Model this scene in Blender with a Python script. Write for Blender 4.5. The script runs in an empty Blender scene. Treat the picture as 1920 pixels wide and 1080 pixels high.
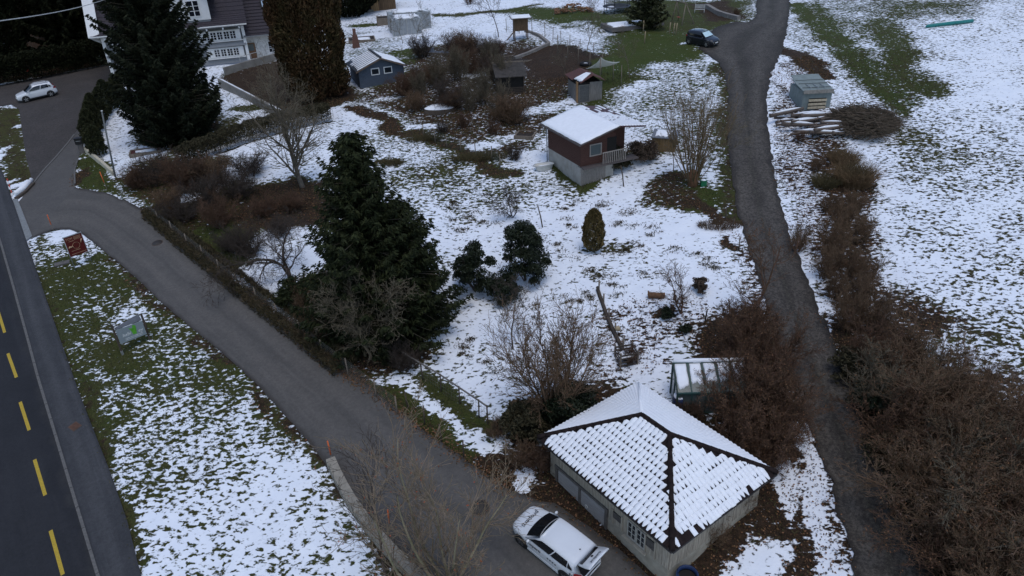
import bpy, bmesh, math, random
import numpy as np
from mathutils import Vector, Matrix
R_ = math.radians
SC = bpy.context.scene
COL = SC.collection
# ------------------------------------------------------------------ camera
CAM_H = 28.0; CAM_P = R_(30.0); CAM_R = R_(2.4); FPX = 1333.0
FW = np.array([0, math.cos(CAM_P), -math.sin(CAM_P)])
_r0 = np.array([1., 0, 0]); _d0 = np.array([0, -math.sin(CAM_P), -math.cos(CAM_P)])
RI = math.cos(CAM_R)*_r0 + math.sin(CAM_R)*_d0
DN = -math.sin(CAM_R)*_r0 + math.cos(CAM_R)*_d0
cam_d = bpy.data.cameras.new('camera'); cam = bpy.data.objects.new('camera', cam_d); COL.objects.link(cam)
cam_d.sensor_width = 36.0; cam_d.lens = 36.0*FPX/1920.0; cam_d.clip_start = .5; cam_d.clip_end = 3000
M = Matrix.Identity(4)
for i in range(3):
    M[i][0] = RI[i]; M[i][1] = -DN[i]; M[i][2] = -FW[i]
M[2][3] = CAM_H
cam.matrix_world = M
SC.camera = cam
# ------------------------------------------------------------------ sky, sun, exposure
w = bpy.data.worlds.new('World'); SC.world = w; w.use_nodes = True
nt = w.node_tree; nt.nodes.clear()
sky = nt.nodes.new('ShaderNodeTexSky'); sky.sky_type = 'NISHITA'; sky.sun_disc = False
SUN_EL, SUN_AZ = R_(72), R_(160)
sky.sun_elevation = SUN_EL; sky.sun_rotation = SUN_AZ
sky.air_density = 1.0; sky.dust_density = 1.1; sky.ozone_density = 1.0
bg = nt.nodes.new('ShaderNodeBackground'); bg.inputs[1].default_value = .12
ow = nt.nodes.new('ShaderNodeOutputWorld')
nt.links.new(sky.outputs[0], bg.inputs[0]); nt.links.new(bg.outputs[0], ow.inputs[0])
sd = bpy.data.lights.new('sun', 'SUN'); sd.energy = .55; sd.angle = R_(25); sd.color = (1, .97, .93)
sun = bpy.data.objects.new('sun', sd); COL.objects.link(sun)
sv = Vector((math.sin(SUN_AZ)*math.cos(SUN_EL), math.cos(SUN_AZ)*math.cos(SUN_EL), math.sin(SUN_EL)))
sun.rotation_euler = (-sv).to_track_quat('-Z', 'Y').to_euler()
vs = SC.view_settings
vs.view_transform = 'Standard'; vs.look = 'None'; vs.exposure = 0.48; vs.gamma = 1; vs.use_curve_mapping = False
SC.cycles.max_bounces = 6; SC.cycles.transparent_max_bounces = 8
# ------------------------------------------------------------------ lie of the land
GA, GB, GY0, GY1, GA2 = .13, .05, 62., 98., .01
def prof(y):
    y = np.asarray(y, float); u = np.clip(y-GY0, 0, GY1-GY0)
    return GA*np.minimum(y, GY0) + GA*u + (GA2-GA)*u*u/(2*(GY1-GY0)) + GA2*np.maximum(y-GY1, 0)
def gz(x, y):
    return prof(y) + GB*60*np.tanh(np.asarray(x, float)/60)
def ray(x, y): return FW + RI*(x-960)/FPX + DN*(y-540)/FPX
def G(x, y, h=0.0):
    """survey: point of the land (raised by h metres) under a measured photo position"""
    d = ray(x, y); t = np.geomspace(5, 700, 260)
    q = np.array([0, 0, CAM_H])[:, None] + d[:, None]*t
    f = q[2]-gz(q[0], q[1])-h
    k = int(np.argmax(f < 0)) if (f < 0).any() else 259
    lo, hi = t[max(k-1, 0)], t[k]
    for _ in range(30):
        m = (lo+hi)/2; p = d*m
        if p[2]+CAM_H-gz(p[0], p[1])-h < 0: hi = m
        else: lo = m
    p = d*hi; return Vector((p[0], p[1], p[2]+CAM_H))
def GH(x, y, z):
    """point at absolute height z"""
    d = ray(x, y); t = (z-CAM_H)/d[2]; p = d*t
    return Vector((p[0], p[1], z))
def gnd(x, y, dz=0): return Vector((x, y, float(gz(x, y))+dz))
def yaw(a, b): return math.atan2(b[1]-a[1], b[0]-a[0])
# ------------------------------------------------------------------ materials
MATS = {}
def nn(t, ty, **kw):
    n = t.nodes.new(ty)
    for k, v in kw.items(): setattr(n, k, v)
    return n
def mat(name, col, rough=.8, var=.25, scale=6.0, bump=0.0, bscale=30., metal=0, spec=.3, stretch=(1, 1, 1), col2=None, attr=None, coat=0, emit=None):
    """base colour broken up by two noises (object space), optional bump, optional per-face random"""
    if name in MATS: return MATS[name]
    m = bpy.data.materials.new(name); m.use_nodes = True; t = m.node_tree; b = t.nodes['Principled BSDF']
    b.inputs['Roughness'].default_value = rough; b.inputs['Metallic'].default_value = metal
    b.inputs['Specular IOR Level'].default_value = spec
    if coat: b.inputs['Coat Weight'].default_value = coat
    tc = nn(t, 'ShaderNodeTexCoord'); mp = nn(t, 'ShaderNodeMapping'); mp.inputs['Scale'].default_value = stretch
    t.links.new(tc.outputs['Object'], mp.inputs[0])
    nz = nn(t, 'ShaderNodeTexNoise'); nz.inputs['Scale'].default_value = scale; nz.inputs['Detail'].default_value = 5; nz.inputs['Roughness'].default_value = .65
    t.links.new(mp.outputs[0], nz.inputs['Vector'])
    mx = nn(t, 'ShaderNodeMix', data_type='RGBA')
    c2 = col2 if col2 else tuple(c*(1-var) for c in col)
    c1 = col if col2 else tuple(min(1, c*(1+var)) for c in col)
    mx.inputs[6].default_value = (*c1, 1); mx.inputs[7].default_value = (*c2, 1)
    rp = nn(t, 'ShaderNodeMapRange'); rp.inputs[1].default_value = .3; rp.inputs[2].default_value = .7
    t.links.new(nz.outputs[0], rp.inputs[0]); t.links.new(rp.outputs[0], mx.inputs[0])
    out = mx.outputs[2]
    if attr:
        at = nn(t, 'ShaderNodeAttribute', attribute_name='rnd')
        hs = nn(t, 'ShaderNodeHueSaturation')
        m1 = nn(t, 'ShaderNodeMapRange'); m1.inputs[3].default_value = 1-attr; m1.inputs[4].default_value = 1+attr
        t.links.new(at.outputs['Fac'], m1.inputs[0]); t.links.new(m1.outputs[0], hs.inputs['Value']); t.links.new(out, hs.inputs['Color'])
        m2 = nn(t, 'ShaderNodeMapRange'); m2.inputs[3].default_value = .515; m2.inputs[4].default_value = .485
        t.links.new(at.outputs['Fac'], m2.inputs[0]); t.links.new(m2.outputs[0], hs.inputs['Hue'])
        out = hs.outputs[0]
    t.links.new(out, b.inputs['Base Color'])
    if bump:
        n2 = nn(t, 'ShaderNodeTexNoise'); n2.inputs['Scale'].default_value = bscale; n2.inputs['Detail'].default_value = 4
        t.links.new(mp.outputs[0], n2.inputs['Vector'])
        bp = nn(t, 'ShaderNodeBump'); bp.inputs['Strength'].default_value = bump; bp.inputs['Distance'].default_value = .05
        t.links.new(n2.outputs[0], bp.inputs['Height']); t.links.new(bp.outputs[0], b.inputs['Normal'])
    if emit:
        b.inputs['Emission Color'].default_value = (*emit[:3], 1); b.inputs['Emission Strength'].default_value = emit[3]
    MATS[name] = m; return m
def glass(name, col=(.02, .025, .03), rough=.06):
    if name in MATS: return MATS[name]
    m = mat(name, col, rough, .1, 2, spec=.6); return m
# ------------------------------------------------------------------ mesh helpers
class MB:
    """collects geometry for ONE mesh object"""
    def __init__(s): s.v = []; s.f = []; s.sm = []
    def add(s, vs, fs, smooth=False):
        o = len(s.v); s.v += [tuple(v) for v in vs]
        for f in fs: s.f.append(tuple(i+o for i in f)); s.sm.append(smooth)
        return s
    def box(s, cx, cy, cz, sx, sy, sz, rz=0.0, M=None):
        c, n = math.cos(rz), math.sin(rz); vs = []
        for z in (-.5, .5):
            for x, y in ((-.5, -.5), (.5, -.5), (.5, .5), (-.5, .5)):
                X, Y = x*sx, y*sy
                vs.append(Vector((cx+X*c-Y*n, cy+X*n+Y*c, cz+z*sz)))
        if M is not None: vs = [M @ v for v in vs]
        return s.add(vs, [(3, 2, 1, 0), (4, 5, 6, 7), (0, 1, 5, 4), (1, 2, 6, 5), (2, 3, 7, 6), (3, 0, 4, 7)])
    def beam(s, a, b, wd, ht, up=(0, 0, 1)):
        a, b = Vector(a), Vector(b); d = (b-a)
        if d.length < 1e-6: return s
        d = d.normalized(); u = Vector(up); x = d.cross(u)
        if x.length < 1e-4: x = d.cross(Vector((1, 0, 0)))
        x.normalize(); u = x.cross(d); vs = []
        for p in (a, b):
            for i, j in ((-.5, -.5), (.5, -.5), (.5, .5), (-.5, .5)): vs.append(p+x*wd*i+u*ht*j)
        return s.add(vs, [(3, 2, 1, 0), (4, 5, 6, 7), (0, 1, 5, 4), (1, 2, 6, 5), (2, 3, 7, 6), (3, 0, 4, 7)])
    def tube(s, pts, rad, n=6, cap=True, smooth=True):
        pts = [Vector(p) for p in pts]; rs = rad if isinstance(rad, (list, tuple)) else [rad]*len(pts)
        vs = []; fs = []; px = None
        for i, p in enumerate(pts):
            d = (pts[min(i+1, len(pts)-1)]-pts[max(i-1, 0)]).normalized()
            x = px if px is not None else (Vector((0, 0, 1)) if abs(d.z) < .9 else Vector((1, 0, 0)))
            x = (x-d*x.dot(d)).normalized(); px = x; y = d.cross(x)
            for k in range(n):
                a = 2*math.pi*k/n; vs.append(p+(x*math.cos(a)+y*math.sin(a))*rs[i])
        for i in range(len(pts)-1):
            for k in range(n):
                fs.append((i*n+k, i*n+(k+1) % n, (i+1)*n+(k+1) % n, (i+1)*n+k))
        s.add(vs, fs, smooth)
        if cap:
            o = len(s.v)-len(vs)
            s.f.append(tuple(o+k for k in reversed(range(n)))); s.sm.append(False)
            s.f.append(tuple(o+(len(pts)-1)*n+k for k in range(n))); s.sm.append(False)
        return s
    def lathe(s, prof_, n=16, c=(0, 0, 0), smooth=True, M=None):
        vs = []; fs = []
        for r, z in prof_:
            for k in range(n):
                a = 2*math.pi*k/n; v = Vector((c[0]+r*math.cos(a), c[1]+r*math.sin(a), c[2]+z))
                vs.append(M @ v if M is not None else v)
        for i in range(len(prof_)-1):
            for k in range(n): fs.append((i*n+k, i*n+(k+1) % n, (i+1)*n+(k+1) % n, (i+1)*n+k))
        return s.add(vs, fs, smooth)
    def poly(s, pts, th=None, d=(0, 0, 1)):
        """flat polygon, extruded by th along d"""
        pts = [Vector(p) for p in pts]; n = len(pts)
        if not th: return s.add(pts, [tuple(range(n))])
        d = Vector(d)*th; vs = pts+[p+d for p in pts]
        fs = [tuple(reversed(range(n))), tuple(range(n, 2*n))]+[(i, (i+1) % n, n+(i+1) % n, n+i) for i in range(n)]
        return s.add(vs, fs)
    def build(s, name, m, parent=None, loc=None, bevel=0):
        me = bpy.data.meshes.new(name); me.from_pydata(s.v, [], s.f)
        me.polygons.foreach_set('use_smooth', s.sm)
        o = link(name, me, m, parent, loc)
        if bevel:
            b = o.modifiers.new('bevel', 'BEVEL'); b.width = bevel; b.segments = 2; b.limit_method = 'ANGLE'
        return o
def link(name, me, m, parent=None, loc=None):
    o = bpy.data.objects.new(name, me); COL.objects.link(o)
    if m is not None and not me.materials: me.materials.append(m)
    if parent is not None: o.parent = parent
    if loc is not None: o.location = loc
    return o
def npmesh(name, V, F, rnd=None, smooth=False):
    """fast mesh from numpy verts and constant-size faces"""
    me = bpy.data.meshes.new(name); V = np.ascontiguousarray(V, np.float32); F = np.ascontiguousarray(F, np.int32)
    k = F.shape[1]; me.vertices.add(len(V)); me.vertices.foreach_set('co', V.ravel())
    me.loops.add(F.size); me.loops.foreach_set('vertex_index', F.ravel())
    me.polygons.add(len(F)); me.polygons.foreach_set('loop_start', np.arange(0, F.size, k, dtype=np.int32))
    try: me.polygons.foreach_set('loop_total', np.full(len(F), k, np.int32))
    except Exception: pass
    me.update(calc_edges=True)
    if smooth: me.polygons.foreach_set('use_smooth', np.ones(len(F), bool))
    if rnd is not None:
        a = me.attributes.new('rnd', 'FLOAT', 'FACE'); a.data.foreach_set('value', np.ascontiguousarray(rnd, np.float32))
    return me
def thing(name, label, cat, loc=(0, 0, 0), rz=0.0, group=None):
    o = bpy.data.objects.new(name, None); COL.objects.link(o); o.location = loc; o.rotation_euler = (0, 0, rz)
    o.empty_display_size = .2; tag(o, label, cat, group); return o
def tag(o, label=None, cat=None, group=None, kind=None):
    if label: o['label'] = label
    if cat: o['category'] = cat
    if group: o['group'] = group
    if kind: o['kind'] = kind
    return o
def copy_tree(o, parent=None):
    c = o.copy(); COL.objects.link(c); c.parent = parent
    for ch in o.children: copy_tree(ch, c)
    return c
def text_mesh(body, size, ext=.004, italic=0.0):
    cu = bpy.data.curves.new('letters', 'FONT'); cu.body = body; cu.size = size; cu.extrude = ext; cu.align_x = 'CENTER'; cu.align_y = 'CENTER'; cu.shear = italic; cu.resolution_u = 3
    o = bpy.data.objects.new('letters', cu); COL.objects.link(o)
    dg = bpy.context.evaluated_depsgraph_get(); me = bpy.data.meshes.new_from_object(o.evaluated_get(dg))
    bpy.data.objects.remove(o); return me
# ================================================================== GROUND
rng = np.random.default_rng(5)
def W(pts, h=0): return [G(x, y, h) for x, y in pts]
# --- road and pavement outlines, surveyed
KERB = [(-60, 300), (-40, 345), (0, 450), (26, 540), (52, 635), (72, 710), (101, 805), (140, 935), (184, 1080), (225, 1210)]
WALK = [(-30, 250), (8, 330), (46, 440), (80, 540), (117, 647), (150, 740), (175, 805), (207, 885), (240, 980), (265, 1080), (305, 1210)]
SRL = [(62, 446), (75, 440), (100, 431), (130, 430), (155, 440), (175, 455), (215, 487), (265, 530), (305, 570), (375, 628), (420, 665), (480, 720), (530, 775), (575, 825), (610, 870), (650, 930), (690, 980), (740, 1040), (790, 1100), (860, 1190)]
SRR = [(140, 352), (200, 362), (235, 375), (270, 395), (310, 425), (350, 455), (390, 490), (430, 520), (480, 560), (540, 607), (600, 655), (650, 695), (690, 725), (740, 765), (800, 810), (850, 845), (900, 880), (960, 920), (1010, 940), (1040, 944), (1100, 985), (1180, 1045), (1260, 1115), (1330, 1190)]
LNL = [(1418, -4), (1418, 30), (1400, 44), (1380, 40), (1345, 50), (1318, 70), (1310, 92), (1330, 105), (1350, 120), (1362, 150), (1365, 200), (1365, 260), (1370, 320), (1380, 380), (1393, 430), (1405, 470), (1425, 540), (1450, 620), (1480, 700), (1515, 790), (1545, 870), (1570, 950), (1590, 1020), (1605, 1090), (1630, 1200)]
LNR = [(1482, -4), (1478, 40), (1468, 95), (1447, 135), (1438, 180), (1440, 240), (1450, 310), (1462, 380), (1482, 440), (1508, 510), (1534, 570), (1562, 640), (1592, 720), (1622, 800), (1655, 880), (1695, 960), (1735, 1040), (1765, 1100), (1830, 1210)]
DRV = [(62, 446), (46, 440), (17, 372), (34, 380), (62, 345), (80, 322), (105, 295), (128, 268), (140, 252), (152, 238), (160, 262), (150, 290), (141, 310), (139, 332), (140, 352), (180, 358), (300, 470), (160, 440), (130, 430), (100, 431)]
FORE = [(128, 268), (105, 295), (80, 322), (62, 345), (50, 300), (42, 250), (36, 205), (20, 196), (-60, 210), (-60, 170), (0, 160), (100, 140), (208, 120), (222, 150), (232, 178), (160, 226), (152, 238), (140, 252)]
def area(name, poly_px, m, dz, step=1.2, world=False):
    """flat sheet of ground bounded by a polygon, cut fine enough to follow the land"""
    pts = poly_px if world else W(poly_px)
    bm = bmesh.new(); vs = [bm.verts.new((p[0], p[1], 0)) for p in pts]; bm.faces.new(vs)
    bmesh.ops.triangulate(bm, faces=bm.faces[:])
    xs = [p[0] for p in pts]; ys = [p[1] for p in pts]
    for ax, lo, hi in ((0, min(xs), max(xs)), (1, min(ys), max(ys))):
        n = max(1, int((hi-lo)/step))
        for i in range(1, n):
            c = [0, 0, 0]; c[ax] = lo+(hi-lo)*i/n; no = [0, 0, 0]; no[ax] = 1
            bmesh.ops.bisect_plane(bm, geom=bm.verts[:]+bm.edges[:]+bm.faces[:], plane_co=c, plane_no=no)
    bmesh.ops.recalc_face_normals(bm, faces=bm.faces[:])
    if bm.faces and sum(f.normal.z for f in bm.faces) < 0: bmesh.ops.reverse_faces(bm, faces=bm.faces[:])
    for v in bm.verts: v.co.z = float(gz(v.co.x, v.co.y))+dz
    me = bpy.data.meshes.new(name); bm.to_mesh(me); bm.free()
    for p in me.polygons: p.use_smooth = True
    o = link(name, me, m); o['kind'] = 'structure'; return o
# --- cover map: snow / litter / green, drawn as soft world-space patches
def seg_dist(px, py, poly, closed=True):
    d = np.full(px.shape, 1e9); n = len(poly)
    for i in range(n if closed else n-1):
        a, b = poly[i], poly[(i+1) % n]; ax, ay, bx, by = a[0], a[1], b[0], b[1]
        dx, dy = bx-ax, by-ay; L = dx*dx+dy*dy+1e-9
        t = np.clip(((px-ax)*dx+(py-ay)*dy)/L, 0, 1)
        d = np.minimum(d, np.hypot(px-ax-t*dx, py-ay-t*dy))
    return d
def inside(px, py, poly):
    c = np.zeros(px.shape, bool); n = len(poly); j = n-1
    for i in range(n):
        xi, yi, xj, yj = poly[i][0], poly[i][1], poly[j][0], poly[j][1]
        k = ((yi > py) != (yj > py)) & (px < (xj-xi)*(py-yi)/(yj-yi+1e-12)+xi); c ^= k; j = i
    return c
def sdf(px, py, poly):
    d = seg_dist(px, py, poly); return np.where(inside(px, py, poly), -d, d)
def axis(lo, hi, step, outer, ostep):
    core = np.arange(lo, hi+1e-6, step); a = []; x = lo; s = step
    while x > outer[0]: s = min(s*1.25, ostep); x -= s; a.append(x)
    b = []; x = hi; s = step
    while x < outer[1]: s = min(s*1.25, ostep); x += s; b.append(x)
    return np.array(a[::-1]+list(core)+b)
AX = axis(-66, 60, .36, (-330, 330), 14); AY = axis(10, 112, .36, (-60, 520), 14)
TX, TY = np.meshgrid(AX, AY); tx, ty = TX.ravel(), TY.ravel()
snow = np.full(tx.shape, .74); lit = np.full(tx.shape, .12); grn = np.full(tx.shape, .35)
def _vn(x, y, s, seed):
    r = np.random.default_rng(seed); g = r.random((256, 256)); X, Y = x/s, y/s
    xi, yi = np.floor(X).astype(int), np.floor(Y).astype(int); fx, fy = X-xi, Y-yi; fx = fx*fx*(3-2*fx); fy = fy*fy*(3-2*fy)
    q = lambda a, b: g[(yi+b) % 256, (xi+a) % 256]
    return (q(0, 0)*(1-fx)+q(1, 0)*fx)*(1-fy)+(q(0, 1)*(1-fx)+q(1, 1)*fx)*fy-.5
rx_, ry_ = tx, ty
tx = rx_+1.3*_vn(rx_, ry_, 2.6, 21)+.7*_vn(rx_, ry_, .9, 22); ty = ry_+1.3*_vn(rx_, ry_, 2.6, 23)+.7*_vn(rx_, ry_, .9, 24)
def paint(poly, s=None, l=None, g=None, f=.8, world=False, k=1.0):
    global snow, lit, grn
    P = poly if world else W(poly)
    x0, x1 = min(p[0] for p in P)-3*f, max(p[0] for p in P)+3*f; y0, y1 = min(p[1] for p in P)-3*f, max(p[1] for p in P)+3*f
    m = (tx > x0) & (tx < x1) & (ty > y0) & (ty < y1)
    if not m.any(): return
    wgt = np.clip(.5-sdf(tx[m], ty[m], P)/(2*f), 0, 1)*k
    for arr, v in ((snow, s), (lit, l), (grn, g)):
        if v is not None: arr[m] += (v-arr[m])*wgt
def dab(x, y, rx, ry=None, s=None, l=None, g=None, k=1.0, rot=0):
    """soft elliptical patch, radii in metres"""
    c = G(x, y); ry = ry or rx; dx, dy = tx-c.x, ty-c.y; ca, sa = math.cos(rot), math.sin(rot)
    e = np.sqrt(((dx*ca+dy*sa)/rx)**2+((-dx*sa+dy*ca)/ry)**2); wgt = np.clip((1.25-e)/.5, 0, 1)*k
    for arr, v in ((snow, s), (lit, l), (grn, g)):
        if v is not None: arr += (v-arr)*wgt
def stroke(pts, wd, s=None, l=None, g=None, f=None, k=1.0):
    P = W(pts); d = seg_dist(tx, ty, P, False); f = f or wd*.6
    wgt = np.clip((wd/2+f-d)/(f), 0, 1)*k
    for arr, v in ((snow, s), (lit, l), (grn, g)):
        if v is not None: arr += (v-arr)*wgt
# right-hand field; litter share also darkens the specks, painting in small grass shadows
paint([(1500, -3), (1990, -3), (2100, 700), (2000, 1150), (1800, 1100), (1640, 620), (1560, 330), (1470, 150), (1485, 30)], s=.68, l=.38, g=.12, f=2)
paint([(1800, 90), (1990, 60), (1990, 240), (1720, 220)], s=.80, f=5); paint([(1700, 250), (1990, 200), (1990, 420), (1700, 420)], s=.64, f=4)
paint([(1480, 0), (1660, 0), (1700, 80), (1720, 190), (1690, 215), (1600, 140), (1530, 105), (1480, 60)], s=.50, g=.75, f=3)
paint([(1640, 0), (1830, 0), (1820, 30), (1660, 40)], s=.36, g=.6, f=2)
stroke([(1560, 60), (1610, 125), (1650, 165), (1690, 205)], .9, s=.18, g=.9, f=1.0); stroke([(1530, 10), (1580, 70), (1640, 120), (1720, 195)], .5, s=.26, g=.9, f=.9)
stroke([(1490, 10), (1540, 60), (1580, 80)], 1.2, s=.16, g=.85, f=1.2)
stroke([(1660, 40), (1690, 120), (1710, 150), (1740, 165)], 1.4, s=.22, g=.7, f=1.5)
dab(1760, 300, 3.0, 1.6, s=.48, l=.3, g=.3); dab(1700, 250, 1.2, 2.4, s=.4, l=.35, g=.3); dab(1600, 350, 1.6, s=.3, l=.7)
# strip between main road and side road
strip = WALK[3:]+[(260, 1210)][:0]+list(reversed([p for p in SRL if p[1] > 450]))
paint([(55, 455), (100, 431), (150, 438)]+[p for p in SRL if p[1] > 450]+list(reversed([p for p in WALK if p[1] > 440])), s=.50, l=.22, g=.45, f=.3)
for (x, y, rx, ry, s) in ((130, 500, 2.6, 2.6, .2), (105, 560, 3, 3.5, .16), (200, 540, 3, 3, .24), (260, 650, 2.4, 2.0, .18), (150, 600, 2, 3, .34), (120, 650, 1.2, 3, .25), (320, 620, 2.2, 3, .34), (400, 730, 1.8, 2.5, .36), (340, 700, 2, 1.5, .42), (230, 760, 2, 2, .46), (460, 800, 1.5, 2, .5), (300, 800, 3, 2, .53), (140, 680, 1.2, 2.4, .34)):
    dab(x, y, rx, ry, s=s, g=.55)
dab(140, 442, 2.2, 1.0, s=.9); dab(110, 470, 1.2, .8, s=.55); dab(260, 600, 1.6, 1.0, s=.66); dab(165, 470, 1.0, 2.0, s=.6)
dab(330, 900, 6, 4, s=.58, k=.8); dab(440, 960, 5, 4, s=.66, k=.9); dab(520, 1000, 3, 3, s=.70); dab(600, 1060, 3, 2.5, s=.66)
stroke([(90, 560), (130, 650), (170, 760), (205, 850), (262, 1060)], .35, s=.1, l=.45, f=.35)
stroke(SRL[6:], .5, s=.25, l=.6, f=.5)
# far-left verge of the forecourt
paint([(-60, 210), (36, 200), (45, 260), (60, 340), (20, 360), (-60, 250)], s=.12, l=.45, g=.35, f=.6)
dab(38, 238, .9, .6, s=.8); dab(4, 290, .5, 2, s=.75); dab(18, 342, .6, 1.4, s=.8); dab(45, 343, 1.3, .5, s=.97, rot=.7)
# triangle lawn by the driveway
paint([(142, 305), (165, 280), (215, 330), (235, 370), (145, 355)], s=.12, l=.25, g=.85, f=.4); dab(160, 297, .4, .25, s=.9); dab(145, 330, .6, 1.6, s=.05, l=.9)
# house garden lawn with snow
paint([(165, 262), (230, 225), (420, 190), (530, 230), (420, 275), (250, 310), (215, 320)], s=.78, l=.1, g=.4, f=.6)
paint([(250, 190), (400, 180), (420, 270), (330, 290), (255, 262)], s=.08, l=.8, g=.2, f=1.2)
dab(470, 205, 1.6, 1.0, s=.2, g=.8); dab(430, 240, 1.2, 2.5, s=.3, l=.4)
# forest floor behind the forecourt and house
paint([(-400, 150), (0, 158), (205, 122), (240, 60), (640, -3), (640, -60), (-400, -60)], s=.05, l=.85, g=.1, f=.8)
dab(95, 105, 3, 2, s=.55); dab(140, 85, 2.5, 1.5, s=.5)
# bank and bushes along the left of the garden
paint([(225, 340), (300, 300), (420, 300), (470, 360), (600, 360), (600, 470), (530, 430), (480, 470), (440, 505), (350, 455), (270, 395)], s=.12, l=.55, g=.55, f=1.0); paint([(350, 440), (430, 430), (490, 460), (470, 505), (430, 515), (380, 478)], s=.1, l=.25, g=.7, f=.8)
paint([(470, 350), (620, 330), (620, 420), (500, 440), (450, 410)], s=.05, l=.8, g=.15, f=.8)
dab(360, 370, 1.2, .8, s=.7); dab(420, 340, 1.6, .8, s=.6)
stroke([(270, 398), (350, 460), (430, 525), (540, 612), (650, 702), (740, 772), (850, 855), (930, 905)], 1.3, s=.05, l=.92, g=.2, f=.5)
stroke([(700, 725), (780, 775), (850, 825), (930, 880)], .9, s=.08, l=.4, g=.75, f=.5)
paint([(540, 520), (640, 500), (800, 580), (830, 640), (780, 690), (700, 700), (600, 640)], s=.04, l=.8, g=.3, f=.8)
paint([(780, 740), (830, 720), (915, 800), (940, 860), (860, 820)], s=.8, l=.2, f=.4)
stroke([(795, 705), (850, 750), (915, 805)], .5, s=.05, l=.3, g=.7, f=.3)
# middle of the garden: clean snow, terraces; specks darkened by litter for tuft shadows too
paint([(800, 420), (960, 380), (1200, 340), (1370, 420), (1400, 560), (1300, 650), (1150, 640), (1040, 560), (960, 600), (800, 680), (820, 640), (860, 580), (1000, 540)], s=.80, l=.38, g=.15, f=2)
paint([(650, 235), (760, 240), (930, 300), (1000, 310), (1100, 350), (960, 390), (830, 430), (780, 380), (720, 320)], s=.58, l=.25, g=.4, f=1.5)
dab(845, 310, 4.5, 1.5, s=.42, g=.35, l=.4, rot=.3); dab(900, 330, 3, 1, s=.5, l=.4, rot=.3); dab(725, 305, 1.5, .8, s=.2, l=.6); dab(740, 345, 1.4, 1.0, s=.55)
stroke([(430, 330), (520, 300), (600, 262), (650, 235)], 3.2, s=.72, l=.2, f=1.5)
stroke([(510, 440), (560, 440), (580, 470)], 2.2, s=.75, l=.2, f=.8); dab(560, 500, 2.2, s=.8); dab(475, 515, 1.5, 1, s=.85)
stroke([(660, 205), (720, 225), (760, 250)], .9, s=.05, l=.85, f=.5)
stroke([(770, 245), (850, 280), (930, 320), (960, 325)], .9, s=.06, l=.6, g=.4, f=.5)
# thicket round the vegetable plots
paint([(660, 190), (700, 150), (760, 100), (960, 60), (1060, 110), (1080, 180), (1040, 230), (1000, 290), (920, 300), (800, 250), (740, 215)], s=.30, l=.62, g=.45, f=1.2)
for (x, y, rx, ry, s) in ((720, 185, 1.6, .7, .6), (825, 202, 1.2, .6, .97), (800, 235, 2.0, .8, .8), (900, 280, 1.2, .7, .9), (1000, 205, 3, 1.0, .75), (885, 140, 1.5, 1.2, .6), (975, 260, 1.4, .9, .75), (1010, 290, 1.4, .8, .8), (1050, 190, 2, .7, .7), (940, 265, 1.2, 1.0, .6)):
    dab(x, y, rx, ry, s=s, l=.3)
# lawns at the back
paint([(640, 60), (740, 60), (760, 140), (700, 160), (640, 130)], s=.55, g=.8, l=.1, f=2); dab(715, 65, 4, 2.5, s=.92); dab(660, 50, 4, 2, s=.7); dab(725, 105, 2, 2, s=.6); dab(770, 100, 2.5, 2, s=.25, g=.85); dab(690, 45, 3, 1.2, s=.15, g=.85)
dab(760, 118, 2, 1.4, s=.2, g=.85)
paint([(640, -20), (760, -20), (900, -5), (1000, 0), (960, 20), (820, 25), (640, 25)], s=.85, g=.5, f=2)
paint([(820, 30), (1000, 25), (1000, 70), (900, 85), (830, 60)], s=.8, g=.7, f=2)
stroke([(820, 27), (900, 24), (960, 20), (1010, 10)], 1.0, s=.02, l=.35, g=.3, f=.6)
paint([(940, 20), (1090, 15), (1300, 60), (1330, 100), (1150, 150), (1140, 60), (1000, 40)], s=.10, l=.12, g=.92, f=2)
dab(1060, 45, 3.5, 1.5, s=.6); dab(1100, 55, 1.2, 3, s=.6); dab(1125, 65, 2, 1, s=.6); dab(1330, 44, 1.5, .8, s=.7); dab(1275, 55, 1.2, .8, s=.6); dab(1285, 82, 1, .5, s=.8)
paint([(960, 95), (1040, 85), (1140, 105), (1160, 150), (1050, 160), (1000, 140)], s=.03, l=.95, g=.1, f=.8)
paint([(1150, 0), (1410, 0), (1400, 40), (1320, 60), (1180, 60)], s=.10, l=.4, g=.75, f=1.5)
paint([(1300, 5), (1360, 0), (1395, 35), (1340, 40)], s=.02, l=.9, g=.1, f=.8)
# meadow left of the lane
paint([(1200, 112), (1330, 100), (1360, 150), (1360, 330), (1200, 270), (1120, 215), (1140, 190), (1230, 150)], s=.57, l=.12, g=.7, f=1.0)
paint([(1100, 110), (1240, 95), (1330, 95), (1300, 112), (1200, 118), (1130, 200), (1100, 210), (1090, 160)], s=.08, l=.2, g=.9, f=1.0)
stroke([(1350, 120), (1362, 160), (1368, 300), (1378, 370), (1400, 440)], .8, s=.2, l=.5, g=.6, f=.8)
dab(1310, 370, 2.2, 2.0, s=.12, g=.9, l=.15); dab(1260, 370, 2.4, 1.6, s=.28, l=.6, g=.5); dab(1250, 345, 2, 1, s=.3, l=.6); dab(1180, 290, 3, 1, s=.3, l=.5, g=.6); dab(1150, 300, 2, .8, s=.12, l=.5, g=.6)
stroke([(1290, 375), (1340, 400), (1365, 420), (1380, 460)], .9, s=.1, l=.8, f=.5)
stroke([(1040, 310), (1070, 330), (1085, 352), (1105, 345), (1140, 315)], .8, s=.04, g=.75, l=.3, f=.6)
dab(1320, 440, 2, 1, s=.9); dab(1385, 440, .7, 1.5, s=.95)
dab(1015, 345, 1.8, .8, s=.55); dab(1130, 470, 1.5, .8, s=.5)
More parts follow.
